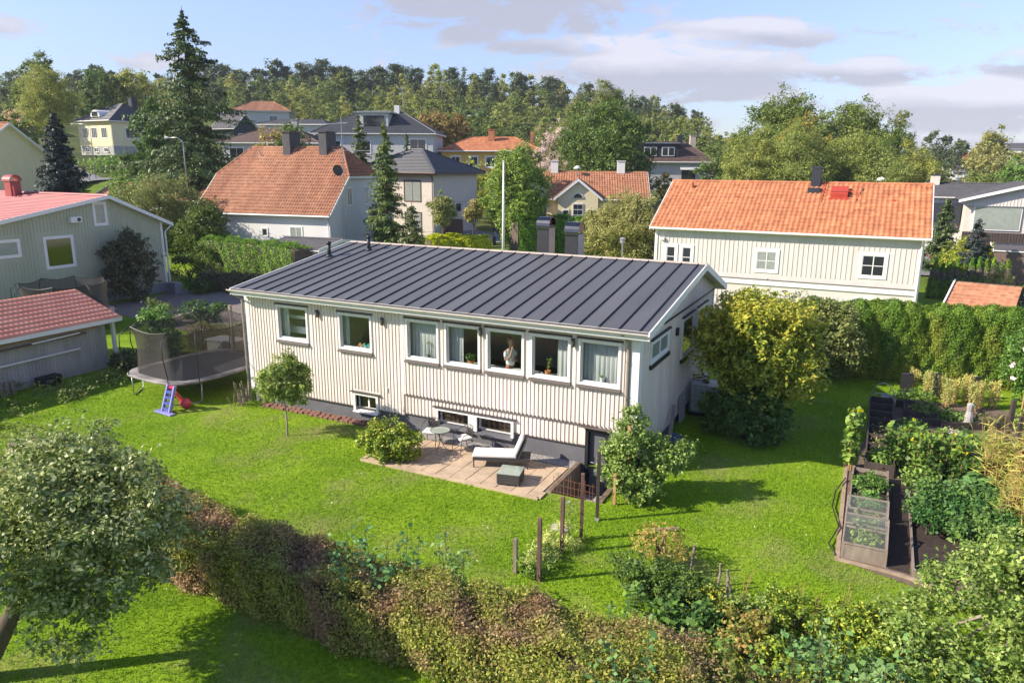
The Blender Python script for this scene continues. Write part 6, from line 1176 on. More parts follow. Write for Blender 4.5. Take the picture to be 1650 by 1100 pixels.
# low annex in front of it
t = house('annex', 'low grey annex with a flat dark roof in front of the old orange roofed house', (-19.2, 20.9, 0), R_(8), 4.5, 6.0, 2.9, 3.3, G['greyhs'], G['felt'], base=G['greyhs'], baseh=.6, oh=.3, ohs=.3, tk=TF, gut=False)
# beige hip roof house
B0_ = at(688, 274, 72)
t = house('house', 'beige rendered house with a charcoal hipped roof beyond the flagpole', (-27.6, 42.6, 0), R_(0), 9.3, 8.6, 8.05, 10.3, G['beige'], G['tiledark'], 'hip', base=G['beige'], baseh=2.4, oh=.7, ohs=.7, tk=dict(pitch=.5, row=.35, amp=.02, sub=2), hipin=4.6, trimm=G['brown'])
for (x_, z_, w_, h_) in ((5.9,5.3,1.9,2.0),(5.9,2.6,1.9,1.6)): window(t, 'front', 9.3, 8.6, x_, z_, w_, h_, trim=.06, mull=(1,0), frame=G['brown'], pane=G['curtpane'])
window(t, 'right', 9.3, 8.6, 4.3, 4.2, .8, .7, trim=.05, frame=G['brown']); MB().box(9.301,9.33,0,8.6,5.1,5.14).build('string_course', G['concrete'], t)
t = house('annex', 'small white gabled annex with a dark stair right of the beige house', (-17.0, 52.0, 0), R_(0), 4.4, 5.0, 6.6, 7.6, G['greyhs'], G['felt'], base=G['brown'], baseh=4.2, oh=.4, ohs=.3, tk=TF, gut=False); window(t, 'front', 4.4, 5, 1.2, 5.2, 1.0, .8, frame=G['brown'])
tag(MB().box(-19.0,-16.2,44.5,44.62,1,3.6).build('fence', G['rustwood']), 'brown plank gate beside the beige house', 'fence')
# yellow far house with red orange roof
t = house('house', 'strong yellow house with a red orange hipped roof in the middle distance', (-42.2, 82.6, 0), R_(22), 15.5, 9, 10.9, 13.1, G['yellow'], G['tile'], 'hip', base=G['yellow'], baseh=5.5, oh=.7, ohs=.7, tk=TF, hipin=5)
for x_ in (1.6, 4.4, 7.1, 11.3): window(t, 'front', 15.5, 9, x_, 8.5, 1.3, 1.5, trim=.2, mull=(1,0))
chimney(t, 7.6, 3.2, 11.5, 14.2, 1.0, .8, G['tile'], 'plate'); chimney(t, 14.0, 4.2, 11, 14.0, .5, .5, G['tile'])
# pale yellow villa with dormer
vz = 1.5
t = house('house', 'pale yellow villa with an orange roof, white front gable and two white chimneys', (-17.2, 59.2, 0), R_(22), 14.8, 9, 5.0, 8.0, G['paley'], G['tilepale'], base=G['paley'], baseh=2.0, oh=.5, ohs=.4, tk=dict(pitch=.3, row=.42, amp=.07, sub=4, lift=.06))
pl = [(4.6,-.9,2),(9.2,-.9,2),(9.2,-.9,5.5),(6.9,-.9,7.2),(4.6,-.9,5.5)]; MB().prism(pl, (0, 3.5, 0)).build('front_gable', G['paley'], t)
mb = MB(); mb.prism([(4.1,-1.3,5.15),(6.9,-1.3,7.4),(9.7,-1.3,5.15),(9.7,-1.3,4.85),(6.9,-1.3,7.05),(4.1,-1.3,4.85)], (0,.3,0)); mb.build('barge_board', G['white'], t)
roofmesh('gable_roof', [((4.1,4.4,5.2),(4.1,-1.25,5.2),(6.9,4.4,7.42),(6.9,-1.25,7.42)), ((9.7,-1.25,5.2),(9.7,4.4,5.2),(6.9,-1.25,7.42),(6.9,4.4,7.42))], G['tilepale'], t, pitch=.3, row=.42, amp=.03, sub=3)
f_ = MB().box(6.3,7.5,-.98,-.9,2.6,4.6).build('window', G['white'], t); mb = MB(); 
for i in range(2):
    for j in range(3): mb.box(6.4+.53*i, 6.87+.53*i, -1.0, -.98, 2.7+.62*j, 3.22+.62*j)
mb.build('pane', G['pane'], f_)
for x_ in (5.15, 7.95): f_ = MB().box(x_,x_+.75,-.98,-.9,2.6,3.9).build('window', G['white'], t); MB().box(x_+.12,x_+.63,-1.0,-.98,2.72,3.78).build('pane', G['pane'], f_)
f_ = MB().prism([(6.9+.62*math.cos(math.pi*i/10), -.98, 5.15+.62*math.sin(math.pi*i/10)) for i in range(11)], (0,.08,0)).build('window', G['white'], t); MB().prism([(6.9+.5*math.cos(math.pi*i/10), -1.0, 5.2+.48*math.sin(math.pi*i/10)) for i in range(11)], (0,.02,0)).build('pane', G['pane'], f_)
chimney(t, 4.0, 4.5, 7, 9.3, .9, .7, G['white'], 'plate'); chimney(t, 12.0, 4.5, 7, 9.3, .9, .7, G['white'], 'plate'); MB().tube([(12.1,3.2,6.8),(12.1,3.2,7.5)], .12, 8).build('vent_pipe', G['tile'], t)
t = thing('plank_fence', 'weathered brown plank fence in front of the pale yellow villa', 'fence', (0,0,0)); mb = MB(); a = at(870, 352, 71); b = at(957, 350, 75)
a.z = b.z = 3.4
for k in range(26): p = a.lerp(b, k/25.); mb.box(p.x-.1, p.x+.1, p.y-.03, p.y+.03, .5, p.z)
mb.build('boards', G['darkwood'], t); MB().bar(a+Vector((0,-.08,.03)), b+Vector((0,-.08,.03)), .12, .08).build('rail', G['wood'], t)
# white and dark house
t = house('house', 'white house with a brown hipped roof, dark dormer and two chimneys', (-15.2, 96.5, 0), R_(24), 12.5, 9, 9.4, 12.6, G['greyhs'], G['tilebrown'], 'hip', base=G['greyhs'], baseh=6.5, oh=.6, ohs=.6, tk=TF, hipin=4.6)
MB().box(1.2, 7.0, .4, 5, 9.6, 12.2).build('dormer', G['navy'], t); MB().box(1.0, 7.2, .1, 5.2, 12.21, 12.4).build('dormer_roof', G['steel'], t)
for x_ in (1.6, 4.4): f_ = MB().box(x_,x_+2,.33,.398,10.3,11.7).build('window', G['white'], t); MB().box(x_+.12,x_+.9,.31,.33,10.42,11.58).box(x_+1.1,x_+1.88,.31,.33,10.42,11.58).build('pane', G['pane'], f_)
window(t, 'front', 12.5, 9, 7.7, 6.8, 2.0, 1.3, frame=G['dark'], mull=(1,0), trim=.08); MB().prism([(7.3,-.02,8.9),(10.1,-.02,8.9),(10.1,-.8,8.2),(7.3,-.8,8.2)], (0,0,.06)).build('awning', G['curtain'], t)
for y_ in (2.2, 5.0): window(t, 'right', 12.5, 9, y_, 6.6, .6, 2.0, trim=.1, pane=G['curtpane'])
chimney(t, 7.6, 3.2, 10, 13.6, .8, .8, G['navy']); chimney(t, 10.0, 5.0, 10, 13.6, .9, .9, G['pinkw'], 'plate')
# right edge house: white gable, dark roof
t = house('house', 'low house with a dark roof and a white board gable at the right edge', (25.1, 62.0, 0), R_(0), 11, 9.0, 6.2, 7.3, G['paleg'], G['felt'], base=G['greyhs'], baseh=3.0, oh=.5, ohs=.6, tk=TF, gut=False)
# gable towards the viewer
mb = MB(); mb.prism([(2.4,-4.2,5.6),(12.0,-4.2,5.6),(12.0,-4.2,6.2),(7.2,-4.2,7.5),(2.4,-4.2,6.2)], (0,8,0)); battens(mb, Vector((2.4,-4.2,0)), Vector((1,0,0)), Vector((0,-1,0)), 0, 9.6, 5.6, 0, .25, .05, .03, zt=lambda a: 6.2+1.3*(1-abs(a-4.8)/4.8)-.05); mb.build('gable', G['paleg'], t)
roofmesh('gable_roof', [((1.8,5.5,6.1),(1.8,-4.8,6.1),(7.2,5.5,7.62),(7.2,-4.8,7.62)), ((12.6,-4.8,6.1),(12.6,5.5,6.1),(7.2,-4.8,7.62),(7.2,5.5,7.62))], G['felt'], t, **TF)
MB().prism([(1.8,-4.83,6.12),(7.2,-4.83,7.65),(12.6,-4.83,6.12),(12.6,-4.83,5.88),(7.2,-4.83,7.38),(1.8,-4.83,5.88)], (0,.05,0)).build('barge_board', G['white'], t)
MB().box(2.5,12,-3.9,0,-.5,5.6).build('wall', G['beige'], t)
for (x0, x1, pm) in ((3.2,6.6,'curtpane'),(7.5,11.5,'pane')): f_ = MB().box(x0-.1,x1+.1,-4.05,-3.9,3.5,5.58).build('window', G['white'], t); MB().box(x0,x1,-4.08,-4.05,3.6,5.5).build('pane', G[pm], f_)
mb = MB(); mb.box(2.4,12,-5.2,-5.1,2.3,3.4); mb.box(2.4,12,-5.1,-3.9,2.2,2.3); battens(mb, Vector((2.4,-5.2,0)), Vector((1,0,0)), Vector((0,-1,0)), 0, 9.5, 2.3, 3.4, .22, .1, .03); mb.build('balcony', G['darkwood'], t)
MB().box(-.4,2.4,-.9,.3,3.8,5.6).build('recess', G['navy'], t); f_ = MB().box(4.2,9,-4.0,-3.9,.3,2.1).build('window', G['white'], t); MB().box(4.35,8.85,-4.04,-4.0,.4,2.0).build('pane', G['pane'], f_)
chimney(t, .2, 4.2, 6, 8.1, .8, .8, G['beige'], 'plate', G['navy'])
t = house('garage', 'brown rendered garage with a flat grey roof at the right edge', (29.0, 47.4, 0), R_(-4), 8, 6, 2.8, 2.9, G['brown'], G['felt'], base=G['brown'], baseh=.5, oh=.1, ohs=.1, tk=TF, gut=False, ridgecap=False)
t = thing('carport', 'small outbuilding with an orange lean to roof behind the thuja hedge', 'outbuilding', (24.7, 25.3, .65), R_(-12)); MB().box(0,2.7,0,2.6,-.2,1.05).build('wall', G['white'], t)
roofmesh('roof', [((-.2,-.2,1.1),(2.9,-.2,1.1),(-.2,2.9,2.05),(2.9,2.9,1.75))], G['tilepale'], t, pitch=.3, row=.4, amp=.02); MB().prism([(-.28,-.2,1.25),(-.28,2.9,2.2),(-.28,2.9,1.8),(-.28,-.2,.85)], (.08,0,0)).box(-.2,2.9,-.25,-.2,.9,1.12).build('fascia', G['white'], t); MB().box(-.2,2.9,2.9,2.96,1.6,2.1).build('ridge', G['dark'], t)
t = thing('slat_fence', 'dark horizontal slat fence beside the orange lean to roof', 'fence', (27.6, 37.0, -.9), R_(-6)); mb = MB()
for k in range(11): mb.box(0, 6, 0, .04, .1+.2*k, .24+.2*k)
mb.build('slats', G['navy'], t)
for x_ in (0, 2, 4, 6): MB().box(x_-.05, x_+.05, .04, .14, 0, 2.35).build('post', G['navy'], t)
# parked car behind small thujas
t = thing('parked_car', 'silver blue estate car parked behind the row of small thujas', 'car', (25.0, 53.0, gz(25, 53)), R_(8)); mb = MB()
prof = [(0,.35),(4.5,.35),(4.55,.75),(4.3,.95),(3.4,1.05),(2.7,1.5),(.6,1.52),(.15,1.1),(0,.8)]; mb.prism([(a, 0, b) for a, b in prof], (0, 1.75, 0)); mb.build('body', G['carp'], t, bevel=.05)
MB().prism([(.45,-.01,1.05),(3.2,-.01,1.08),(2.65,-.01,1.42),(.75,-.01,1.44)], (0,1.77,0)).build('windows', G['pane'], t); MB().box(-.02,.06,.1,.4,.85,1.05).box(-.02,.06,1.35,1.65,.85,1.05).build('tail_light', G['red'], t)
for x_ in (.85, 3.6):
    for y_ in (-.02, 1.6): w_ = MB().tube([(x_,y_,.33),(x_,y_+.18,.33)], .33, 16).build('wheel', G['hose'], t); MB().tube([(x_,y_-.005,.33),(x_,y_+.185,.33)], .19, 12).build('rim', G['steel'], w_)
# left: pale yellow villa on the slope
t = house('villa', 'pale yellow villa with a dark hipped roof on the slope at the left', tuple(at(181, 195, 128)*1.0-Vector((9.5, 0, 0)))[:2]+(0,), R_(-2), 9.5, 11, 15.9, 19.1, G['paley'], G['tiledark'], 'hip', base=G['concrete'], baseh=11.6, oh=.6, ohs=.6, tk=TF, hipin=4.6)
for x_ in (1.2, 3.8, 6.6): window(t, 'front', 9.5, 11, x_, 13.0, 1.5, 1.7, mull=(2,0), trim=.12)
for y_ in (2.6, 6.8): window(t, 'right', 9.5, 11, y_, 13.0, 1.6, 1.7, mull=(1,0), trim=.12)
for x_ in (1.4, 4.0, 6.8): window(t, 'front', 9.5, 11, x_, 10.6, 1.1, .7, trim=.1, mull=(1,0))
mb = MB(); mb.prism([(4.8+1.3*math.cos(math.pi*i/10), .3, 16.6+1.2*math.sin(math.pi*i/10)) for i in range(11)], (0,3.4,0)); mb.build('dormer', G['white'], t); MB().box(4.0,5.6,.24,.298,16.7,17.5).build('dormer_pane', G['pane'], t)
chimney(t, 6.0, 7.0, 17.5, 20.2, 1.0, 1.0, G['navy'], 'plate')
# yellow house at left edge behind the conifer
t = house('house', 'yellow house with an orange roof at the far left edge', (at(-48,252,72).x-12.0, at(-48,252,72).y-3.2, 0), R_(15), 12.5, 9, at(52,252,72).z, at(52,252,72).z+3.3, G['paley'], G['tileold'], base=G['paley'], baseh=4, oh=.5, ohs=.5, tk=TF); window(t, 'front', 12.5, 9, 9.5, 6.5, 1.3, 1.4, trim=.15)
t = house('garage', 'low outbuilding with an orange roof between the dark conifer and the grey green house', (-53.0, 31.5, 0), R_(8), 13, 5, 5.2, 6.6, G['greyhs'], G['tileold'], base=G['greyhs'], baseh=2, oh=.4, ohs=.4, tk=TF)
# middle distance row
def far(label, u, v, tt, w, d, wallh, rise, rz, wallm, roofm, kind='gable', off=0, wins=(), name='house', rw=(), **k):
    p = at(u, v, tt); z0 = p.z-wallh; t = house(name, label, (p.x-off*math.cos(rz), p.y-off*math.sin(rz), 0), rz, w, d, p.z, p.z+rise, wallm, roofm, kind, base=wallm, baseh=z0-1, oh=.6, ohs=.6, tk=TF, gut=False, **k)
    for (x_, z_, ww, wh) in wins: window(t, 'front', w, d, x_, z0+z_, ww, wh, trim=.12, mull=(1,0))
    for (x_, z_, ww, wh) in rw: window(t, 'right', w, d, x_, z0+z_, ww, wh, trim=.12, mull=(1,0))
    return t, z0
far('blue black timber house with a grey roof behind the tall spruce', 345, 208, 150, 5.5, 5.8, 3, 3.0, R_(0), G['navy'], G['felt'], rw=((1.2,.8,1.2,1.2),(3.3,.8,1.2,1.2)))
far('white house with an orange brown hipped roof highest behind the navy house', 375, 178, 190, 14, 9, 4, 2.6, R_(35), G['greyhs'], G['tileold'], 'hip', wins=((9,1.5,2,1.3),), hipin=5)
far('long low house with a flat black roof behind the yellow bushes', 420, 200, 135, 12, 7, 2.5, .9, R_(20), G['greyhs'], G['tiledark'], 'hip', hipin=2.2)
t, z0 = far('white house with a brown hipped roof behind the old orange roof', 358, 229, 105, 13.5, 9, 3, 1.9, R_(24), G['greyhs'], G['tilebrown'], 'hip', wins=((1,.8,2,1.4),(9,.8,2,1.4)), hipin=4.6); chimney(t, 9.2, 4.5, z0+4.3, z0+6.3, .9, .9, G['concrete'], 'plate')
t, z0 = far('wide white villa with a black hipped roof and a glazed roof terrace', 508, 214, 112, 18, 11, 3.6, 3.3, R_(24), G['greyhs'], G['tiledark'], 'hip', wins=((1.2,.6,2.6,1.8),(7,.6,1.4,1.8),(14.5,.9,2.4,1.8)), hipin=6)
f_ = MB().box(6.6,11.0,1.2,6,z0+4.0,z0+6.6).build('roof_terrace_room', G['greyhs'], t); MB().box(6.2,11.6,.9,6.4,z0+6.61,z0+6.85).build('flat_roof', G['steel'], f_); MB().box(7.2,10.4,1.12,1.19,z0+4.6,z0+6.2).build('pane', G['pane'], f_); chimney(t, 11.6, 5.5, z0+5.5, z0+8.0, .8, .8, G['white'])
mb = MB(); mb.tube([(12.5,5.5,z0+6.5),(12.5,5.5,z0+11.0)], .05, 5); mb.bar((11.8,5.5,z0+10.5),(13.4,5.5,z0+10.6),.05); mb.bar((11.9,5.5,z0+9.8),(13.2,5.5,z0+9.9),.05); mb.build('antenna', G['steel'], t)
for (u, v, tt, w, lb, rm) in ((1530,258,230,12,'white house with an orange roof far behind the trees at the right','tile'),(1536,276,200,8,'small white gabled house below the far orange roof','felt'),(1585,240,300,16,'long white building on the horizon at the right edge','felt'),(1625,242,300,10,'white building on the horizon at the very right edge','felt')):
    t, z0 = far(lb, u, v, tt, w, 8, 4, 2.2, R_(10), G['white'], G[rm], wins=((2,1.2,1.5,1.3),(w-4,1.2,1.5,1.3)))
t, z0 = far('red brown roofed house peeking out behind the trees at the far left edge', -14, 205, 150, 6, 8, 4, 3.5, R_(10), G['brown'], G['tileold'])
# bins, flagpole, lamps
tag(MB().box(-14.0,-13.35,43.9,44.6,.9,2.1).build('wheelie_bin', G['brown']), 'dark red brown wheelie bin beside the driveway behind the ridge', 'bin'); tag(MB().box(-13.1,-12.5,43.9,44.6,.9,2.1).build('wheelie_bin', G['navy']), 'black wheelie bin right of the brown one', 'bin')
p = at(811, 395, 60); zt_ = at(805.5, 262, 60).z
t = thing('flagpole', 'tall white flagpole without a flag behind the roof ridge', 'flagpole', (p.x, p.y, gz(p.x, p.y))); h_ = zt_-gz(p.x, p.y); MB().tube([(0,0,-.2),(0,0,h_*.5),(0,0,h_)], [.13,.10,.06], 12).build('pole', G['white'], t, smooth=True); MB().lathe([(.02,0),(.09,.05),(.09,.1),(.02,.15)], (0,0,h_), 10).build('finial', G['white'], t)
def streetlamp(u, v, tt, label, arm=(-1.6, 0), kind='arm'):
    q = at(u, v, tt); g_ = gz(q.x, q.y); h = q.z-g_; t = thing('street_lamp', label, 'street lamp', (q.x, q.y, g_), 0, 'street lamps among the gardens')
    if kind == 'arm':
        MB().tube([(0,0,-.2),(0,0,h*.8),(0,0,h*.95),(arm[0]*.3,arm[1]*.3,h),(arm[0],arm[1],h)], [.06,.05,.04,.035,.03], 8).build('pole', G['steel'], t, smooth=True); MB().lathe([(.05,.0),(.2,.05),(.22,.12),(.08,.2)], (arm[0],arm[1],h-.1), 10).build('lamp_head', G['white'], t)
    else: MB().tube([(0,0,-.2),(0,0,h)], .06, 8).build('pole', G['steel'], t); MB().lathe([(.05,.0),(.42,.02),(.40,.14),(.2,.3),(.05,.36)] if kind == 'dome' else [(.05,0),(.16,.03),(.17,.3),(.24,.32),(.05,.42)], (0,0,h), 14).build('lamp_head', G['white'] if kind == 'dome' else G['base'], t)
streetlamp(144, 200, 100, 'street lamp with a curved arm in front of the pale yellow villa', (-2.4,-.8)); streetlamp(294, 222, 68, 'street lamp in front of the tall spruce', (-1.5,-.5)); streetlamp(930, 272, 88, 'domed street lamp behind the roof of the pale yellow villa', kind='dome'); streetlamp(1420, 291, 75, 'domed street lamp behind the ridge of the bright orange roof', kind='dome'); streetlamp(1003, 392, 52, 'short garden lamp in the green hedge left of the white house', kind='small')
# ================================================================ TREES
def crowntree(name, label, u, vtop, tt, wpx, kind, group=None, hfrac=1., seed=0, vb=None, dens=1., leaf=None, cat='tree', low=.25, lm=None, asp=.6, nb=9):
    """tree whose trunk stands at column u, distance tt, on the terrain; crown top at row vtop, crown width in metres from wpx"""
    q = at(u, vtop, tt); g_ = gz(q.x, q.y); h = max(q.z-g_, 1.5); w = 1.3*wpx*tt/FPX; rr = np.random.default_rng(seed+int(u))
    t = thing(name, label, cat, (q.x, q.y, g_), 0, group); bl = []
    z0 = h*low
    for i in range(nb):
        f = (i+.5)/nb; z = z0+(h-z0)*(.12+.76*f); prof = {'round': math.sin(math.pi*min(1, .18+.72*f))**.7, 'cone': 1-.75*f, 'tall': .9 if f < .6 else .75*(1-f)/.4+.25}[kind]
        a = rr.uniform(0, 6.28); rad = w/2*prof; off = rad*rr.uniform(.3, .62); r = rad*rr.uniform(.45, .72); bl.append((off*math.cos(a), off*math.sin(a), z, r, r, (h-z0)*.17+r*.25))
    bl.append((0, 0, z0+(h-z0)*.5, w*.36, w*.36, (h-z0)*.42)); leaf = leaf or max(.10, tt*.0028); nc = int(min(2200, 80*(w*h)/(leaf*leaf*90))*dens); sp = max(.15, w*.035)
    mb = MB(); limbs(mb, (0, 0, 0), (0, 0, h*.82), max(.08, h*.018), bl, 9); mb.build('trunk', G['bark'], t); crown('crown', bl, nc, 13, sp, leaf, LM[lm or 'broad'], t, asp=asp, shell=.5, rg=rr); return t
def spruce(name, label, u, vtop, tt, wpx, lm='spruce', group=None, levels=34, per=9, gap=.0, leaf=.16, dens=1., bare=0, ragged=.15):
    q = at(u, vtop, tt); g_ = gz(q.x, q.y); h = q.z-g_; w = wpx*tt/FPX; t = thing(name, label, 'conifer', (q.x, q.y, g_), 0, group); mb = MB(); mb.tube([(0,0,-.3),(0,0,h*.5),(0,0,h)], [h*.016,h*.010,.02], 8); P = []; Nn = []
    for i in range(levels*per):
        f = rng.uniform(0, 1)**1.15; z = h*(.03+.95*f); R0 = (w/2*((1-f)**.8)+.15)*(1+ragged*.5*math.sin(f*23+.7))
        a = rng.uniform(0, 6.28); L_ = R0*rng.uniform(.6, 1.1+ragged*.5); d = np.array([math.cos(a), math.sin(a), 0]); m_ = max(9, int(4.6*L_*dens/leaf)); s = rng.uniform(.1, 1, m_); droop = -.42*s*L_+.40*np.maximum(s-.55, 0)*L_
        c = np.stack([d[0]*s*L_, d[1]*s*L_, z+droop], 1); side = np.array([-d[1], d[0], 0]); wd = .26*L_*(1-s*.75)+.05; c = c+rng.uniform(-1, 1, m_)[:, None]*wd[:, None]*side; c[:, 2] -= np.abs(rng.normal(size=m_))*.16*min(1.4, L_*.5); P.append(c); Nn.append(rng.normal(size=(m_, 3))*.45+d*.6+side*.2+np.array([0, 0, .5]))
        if i % 4 == 0: mb.tube([(0,0,z), tuple(d*L_*.55+np.array([0,0,z-.2*L_])), tuple(d*L_*.95+np.array([0,0,z-.24*L_]))], [.05,.03,.01], 4, cap=False)
    mb.build('trunk', G['bark'], t); P = np.concatenate(P); Nn = np.concatenate(Nn); V, F = leafquads(P, Nn, leaf, .42, flat=1.2); mesh_np('crown', V, F, LM[lm], t); return t
spruce('spruce_tree', 'very tall ragged spruce towering over the street at the left', 292, 10, 72, 225, levels=28, per=9, leaf=.36, dens=2.5, ragged=.8)
spruce('conifer_tree', 'dark blue green conifer behind the crimson roof', 85, 178, 62, 125, 'bspruce', levels=26, per=15, leaf=.30, dens=2.4)
spruce('conifer_tree', 'narrow bright conifer right of the old orange roof', 618, 192, 60, 86, 'conif', levels=26, per=12, leaf=.24, dens=2.2); spruce('conifer_tree', 'conifer behind the old orange roof beside the antenna', 577, 183, 74, 84, 'spruce', levels=24, per=12, leaf=.28, dens=2.)
spruce('conifer_tree', 'dark spreading conifer between the white gable and the beige house', 663, 325, 56, 72, 'spruce', levels=14, per=12, leaf=.22, dens=1.8); spruce('conifer_tree', 'small pale conifer left of the beige house roof', 655, 212, 88, 34, 'spruce', levels=18, per=9, leaf=.28, dens=1.5)
spruce('conifer_tree', 'dark conifer right behind the bright orange roof', 1528, 318, 60, 76, 'spruce', levels=18, per=13, leaf=.24, dens=2.); spruce('conifer_tree', 'blue green spreading conifer in front of the right edge house', 1580, 352, 54, 80, 'bspruce', levels=12, per=13, leaf=.24, dens=2.)
T = crowntree
T('willow_tree', 'big loose yellow green willow at the far left', 72, 108, 118, 84, 'round', lm='willow', asp=.3, seed=1, dens=1.6); T('broadleaf_tree', 'tall grey green tree on the left skyline', 160, 112, 160, 80, 'tall', lm='fgreen', dens=1.3); T('broadleaf_tree', 'grey green tree at the far left skyline behind the willow', 55, 84, 130, 70, 'round', lm='fgreen'); T('broadleaf_tree', 'loose tree left of the big willow', 18, 170, 120, 60, 'round', lm='fgreen')
T('lime_tree', 'rounded yellow green tree behind the pale yellow villa', 212, 112, 165, 88, 'round', lm='willow', seed=3); T('maple_tree', 'dark green leafy tree between the villa and the tall spruce', 240, 150, 84, 62, 'tall', lm='oak', dens=1.6, low=.1)
T('small_tree', 'green bush at the foot of the yellow villa lawn', 215, 228, 88, 40, 'round', lm='oak', low=.05); T('apple_tree', 'olive apple tree between the crimson roof and the old orange roof', 250, 284, 62, 120, 'round', lm='birch', leaf=.17, dens=1.8, low=.05, asp=.45); T('apple_tree', 'light green apple tree left of the olive one', 200, 278, 68, 70, 'round', lm='bushg', leaf=.16, low=.05, dens=1.2)
T('bay_tree', 'dark leafy tree between the grey green gable and the bright hedge', 322, 318, 60, 72, 'round', lm='broad', leaf=.16, dens=1.7, low=.05)
T('pine_tree_small', 'dense green shrub behind the brown roof', 470, 192, 95, 60, 'round', lm='oak', low=.1) ; T('yellow_shrub', 'yellow green shrubs between the dark timber house and the black flat roof', 440, 205, 105, 60, 'round', lm='fyellow', low=.1)
T('rowan_tree', 'russet orange tree right of the black roofed villa', 700, 175, 128, 60, 'round', lm='forange', dens=1.2); T('rowan_tree', 'olive brown tree beside the russet tree', 735, 182, 130, 44, 'round', lm='forange', seed=5)
T('bare_tree', 'bare rosy grey tree left of the big oak', 893, 188, 98, 60, 'round', lm='twig', asp=.05, leaf=.75, dens=2.2); T('oak_tree', 'large dark green oak behind the pale yellow villa', 985, 160, 94, 130, 'round', lm='oak', dens=1.9, low=.1); T('birch_tree', 'tall feathery birch rising behind the oak', 975, 124, 122, 80, 'tall', lm='birch', dens=1.2, asp=.35); T('birch_tree', 'lower feathery birch left of the tall birch', 935, 150, 126, 60, 'tall', lm='birch', asp=.35, seed=2)
T('rowan_tree', 'light leafy tree with pale berries behind the flagpole', 838, 232, 62, 92, 'round', lm='bushg', dens=1.9, low=.05, leaf=.18); T('rowan_tree', 'small olive tree above the yellow house corner', 850, 218, 84, 44, 'round', lm='birch'); T('fruit_bush', 'yellow leaved bushes in front of the strong yellow house', 768, 258, 88, 60, 'round', lm='bushy', low=.05)
T('pear_tree', 'dense olive green shrub tree left of the white house', 1010, 308, 58, 115, 'round', lm='birch', leaf=.15, dens=2.0, low=.02); T('pear_tree', 'second dense olive shrub behind the barrel chimneys', 965, 335, 60, 70, 'round', lm='birch', leaf=.15, dens=1.6, low=.02, seed=4)
T('pruned_tree', 'small pruned tree with bare forked branches in front of the beige house', 713, 312, 60, 38, 'round', lm='birch', leaf=.14, low=.5); T('pruned_tree', 'second small pruned tree beside the brown gate', 762, 318, 66, 26, 'round', lm='birch', leaf=.14, low=.5)
T('maple_tree', 'tall dark green maple rising behind the bright orange roof', 1262, 148, 92, 120, 'round', lm='broad', dens=1.8, seed=2); T('maple_tree', 'dark tree right of the tall maple on the skyline', 1375, 165, 98, 110, 'round', lm='broad', dens=1.7); T('lime_tree', 'golden topped tree in front of the tall maple', 1292, 182, 86, 70, 'round', lm='fyellow', dens=1.2); T('birch_tree', 'drooping pale birch on the right skyline', 1448, 172, 100, 56, 'round', lm='birch', asp=.35)
WL = ['loose light green willow left of the roof chimney', 'loose light green willow behind the roof chimney', 'wide light green willow right of the roof chimney', 'light green willow behind the red roof hatch', 'light olive willow near the right end of the orange ridge', 'dark tree at the right end of the orange ridge', 'green tree behind the pale chimney at the right']
for i, (u, v, tt, w) in enumerate(((1215,205,80,90),(1290,190,78,120),(1355,205,80,110),(1412,215,78,100),(1465,225,80,90),(1445,200,92,70),(1500,245,84,70))): T('willow_tree', WL[i], u, v, tt, w, 'round', lm='oak' if i in (5,) else ('fgreen' if i == 6 else 'willow'), asp=.35, dens=1.5, seed=i*3, low=.05)
T('broadleaf_tree', 'green tree right of the white and brown house', 1165, 228, 110, 70, 'round', lm='fgreen', low=.05); T('broadleaf_tree', 'dark green round tree between the white house and the maple', 1190, 235, 90, 50, 'round', lm='oak', low=.05); T('small_tree', 'pale isolated tree on the skyline beside the white and brown house', 1176, 208, 150, 22, 'round', lm='fgreen')
T('birch_tree', 'brownish birch on the horizon near the right edge', 1610, 204, 150, 62, 'round', lm='birch', dens=1.2); T('birch_tree', 'lower brownish birch in front of the far white buildings', 1590, 232, 130, 70, 'round', lm='birch', low=.05, seed=3); T('green_tree', 'fresh green tree at the right edge below the horizon', 1640, 250, 96, 60, 'round', lm='bushg', low=.05); T('green_tree', 'broad green tree left of the fresh green one', 1590, 275, 90, 90, 'round', lm='fgreen', low=.05)
T('pine_tree_far', 'dark pines on the horizon left of the far orange roof', 1515, 216, 190, 60, 'round', lm='pine', low=.05); T('pine_tree_far', 'second dark pine clump right of it, above the far orange roof', 1550, 228, 200, 60, 'round', lm='pine', low=.05, seed=2); T('shrub_tree', 'small bare tree on the horizon above the far orange roof', 1585, 222, 230, 22, 'round', lm='twig', leaf=.6)
T('laburnum_tree', 'yellow green round tree above the small thujas', 1562, 386, 58, 68, 'round', lm='bushy', leaf=.14, dens=1.3, low=.2); T('ornamental_tree', 'reddish small tree in front of the white and brown house', 1072, 275, 95, 26, 'round', lm='autumn')
T('hazel_bush', 'leafy bush between the far hedge and the right edge house', 1612, 432, 44, 55, 'round', lm='birch', leaf=.12, low=.02); T('hazel_bush', 'pale green bush at the right edge behind the rose bush', 1640, 500, 36, 60, 'round', lm='sucker', leaf=.11, low=.02); T('hazel_bush', 'green bush above the rose bush at the right edge', 1632, 540, 31, 60, 'round', lm='bushg', leaf=.10, low=.02, seed=3)
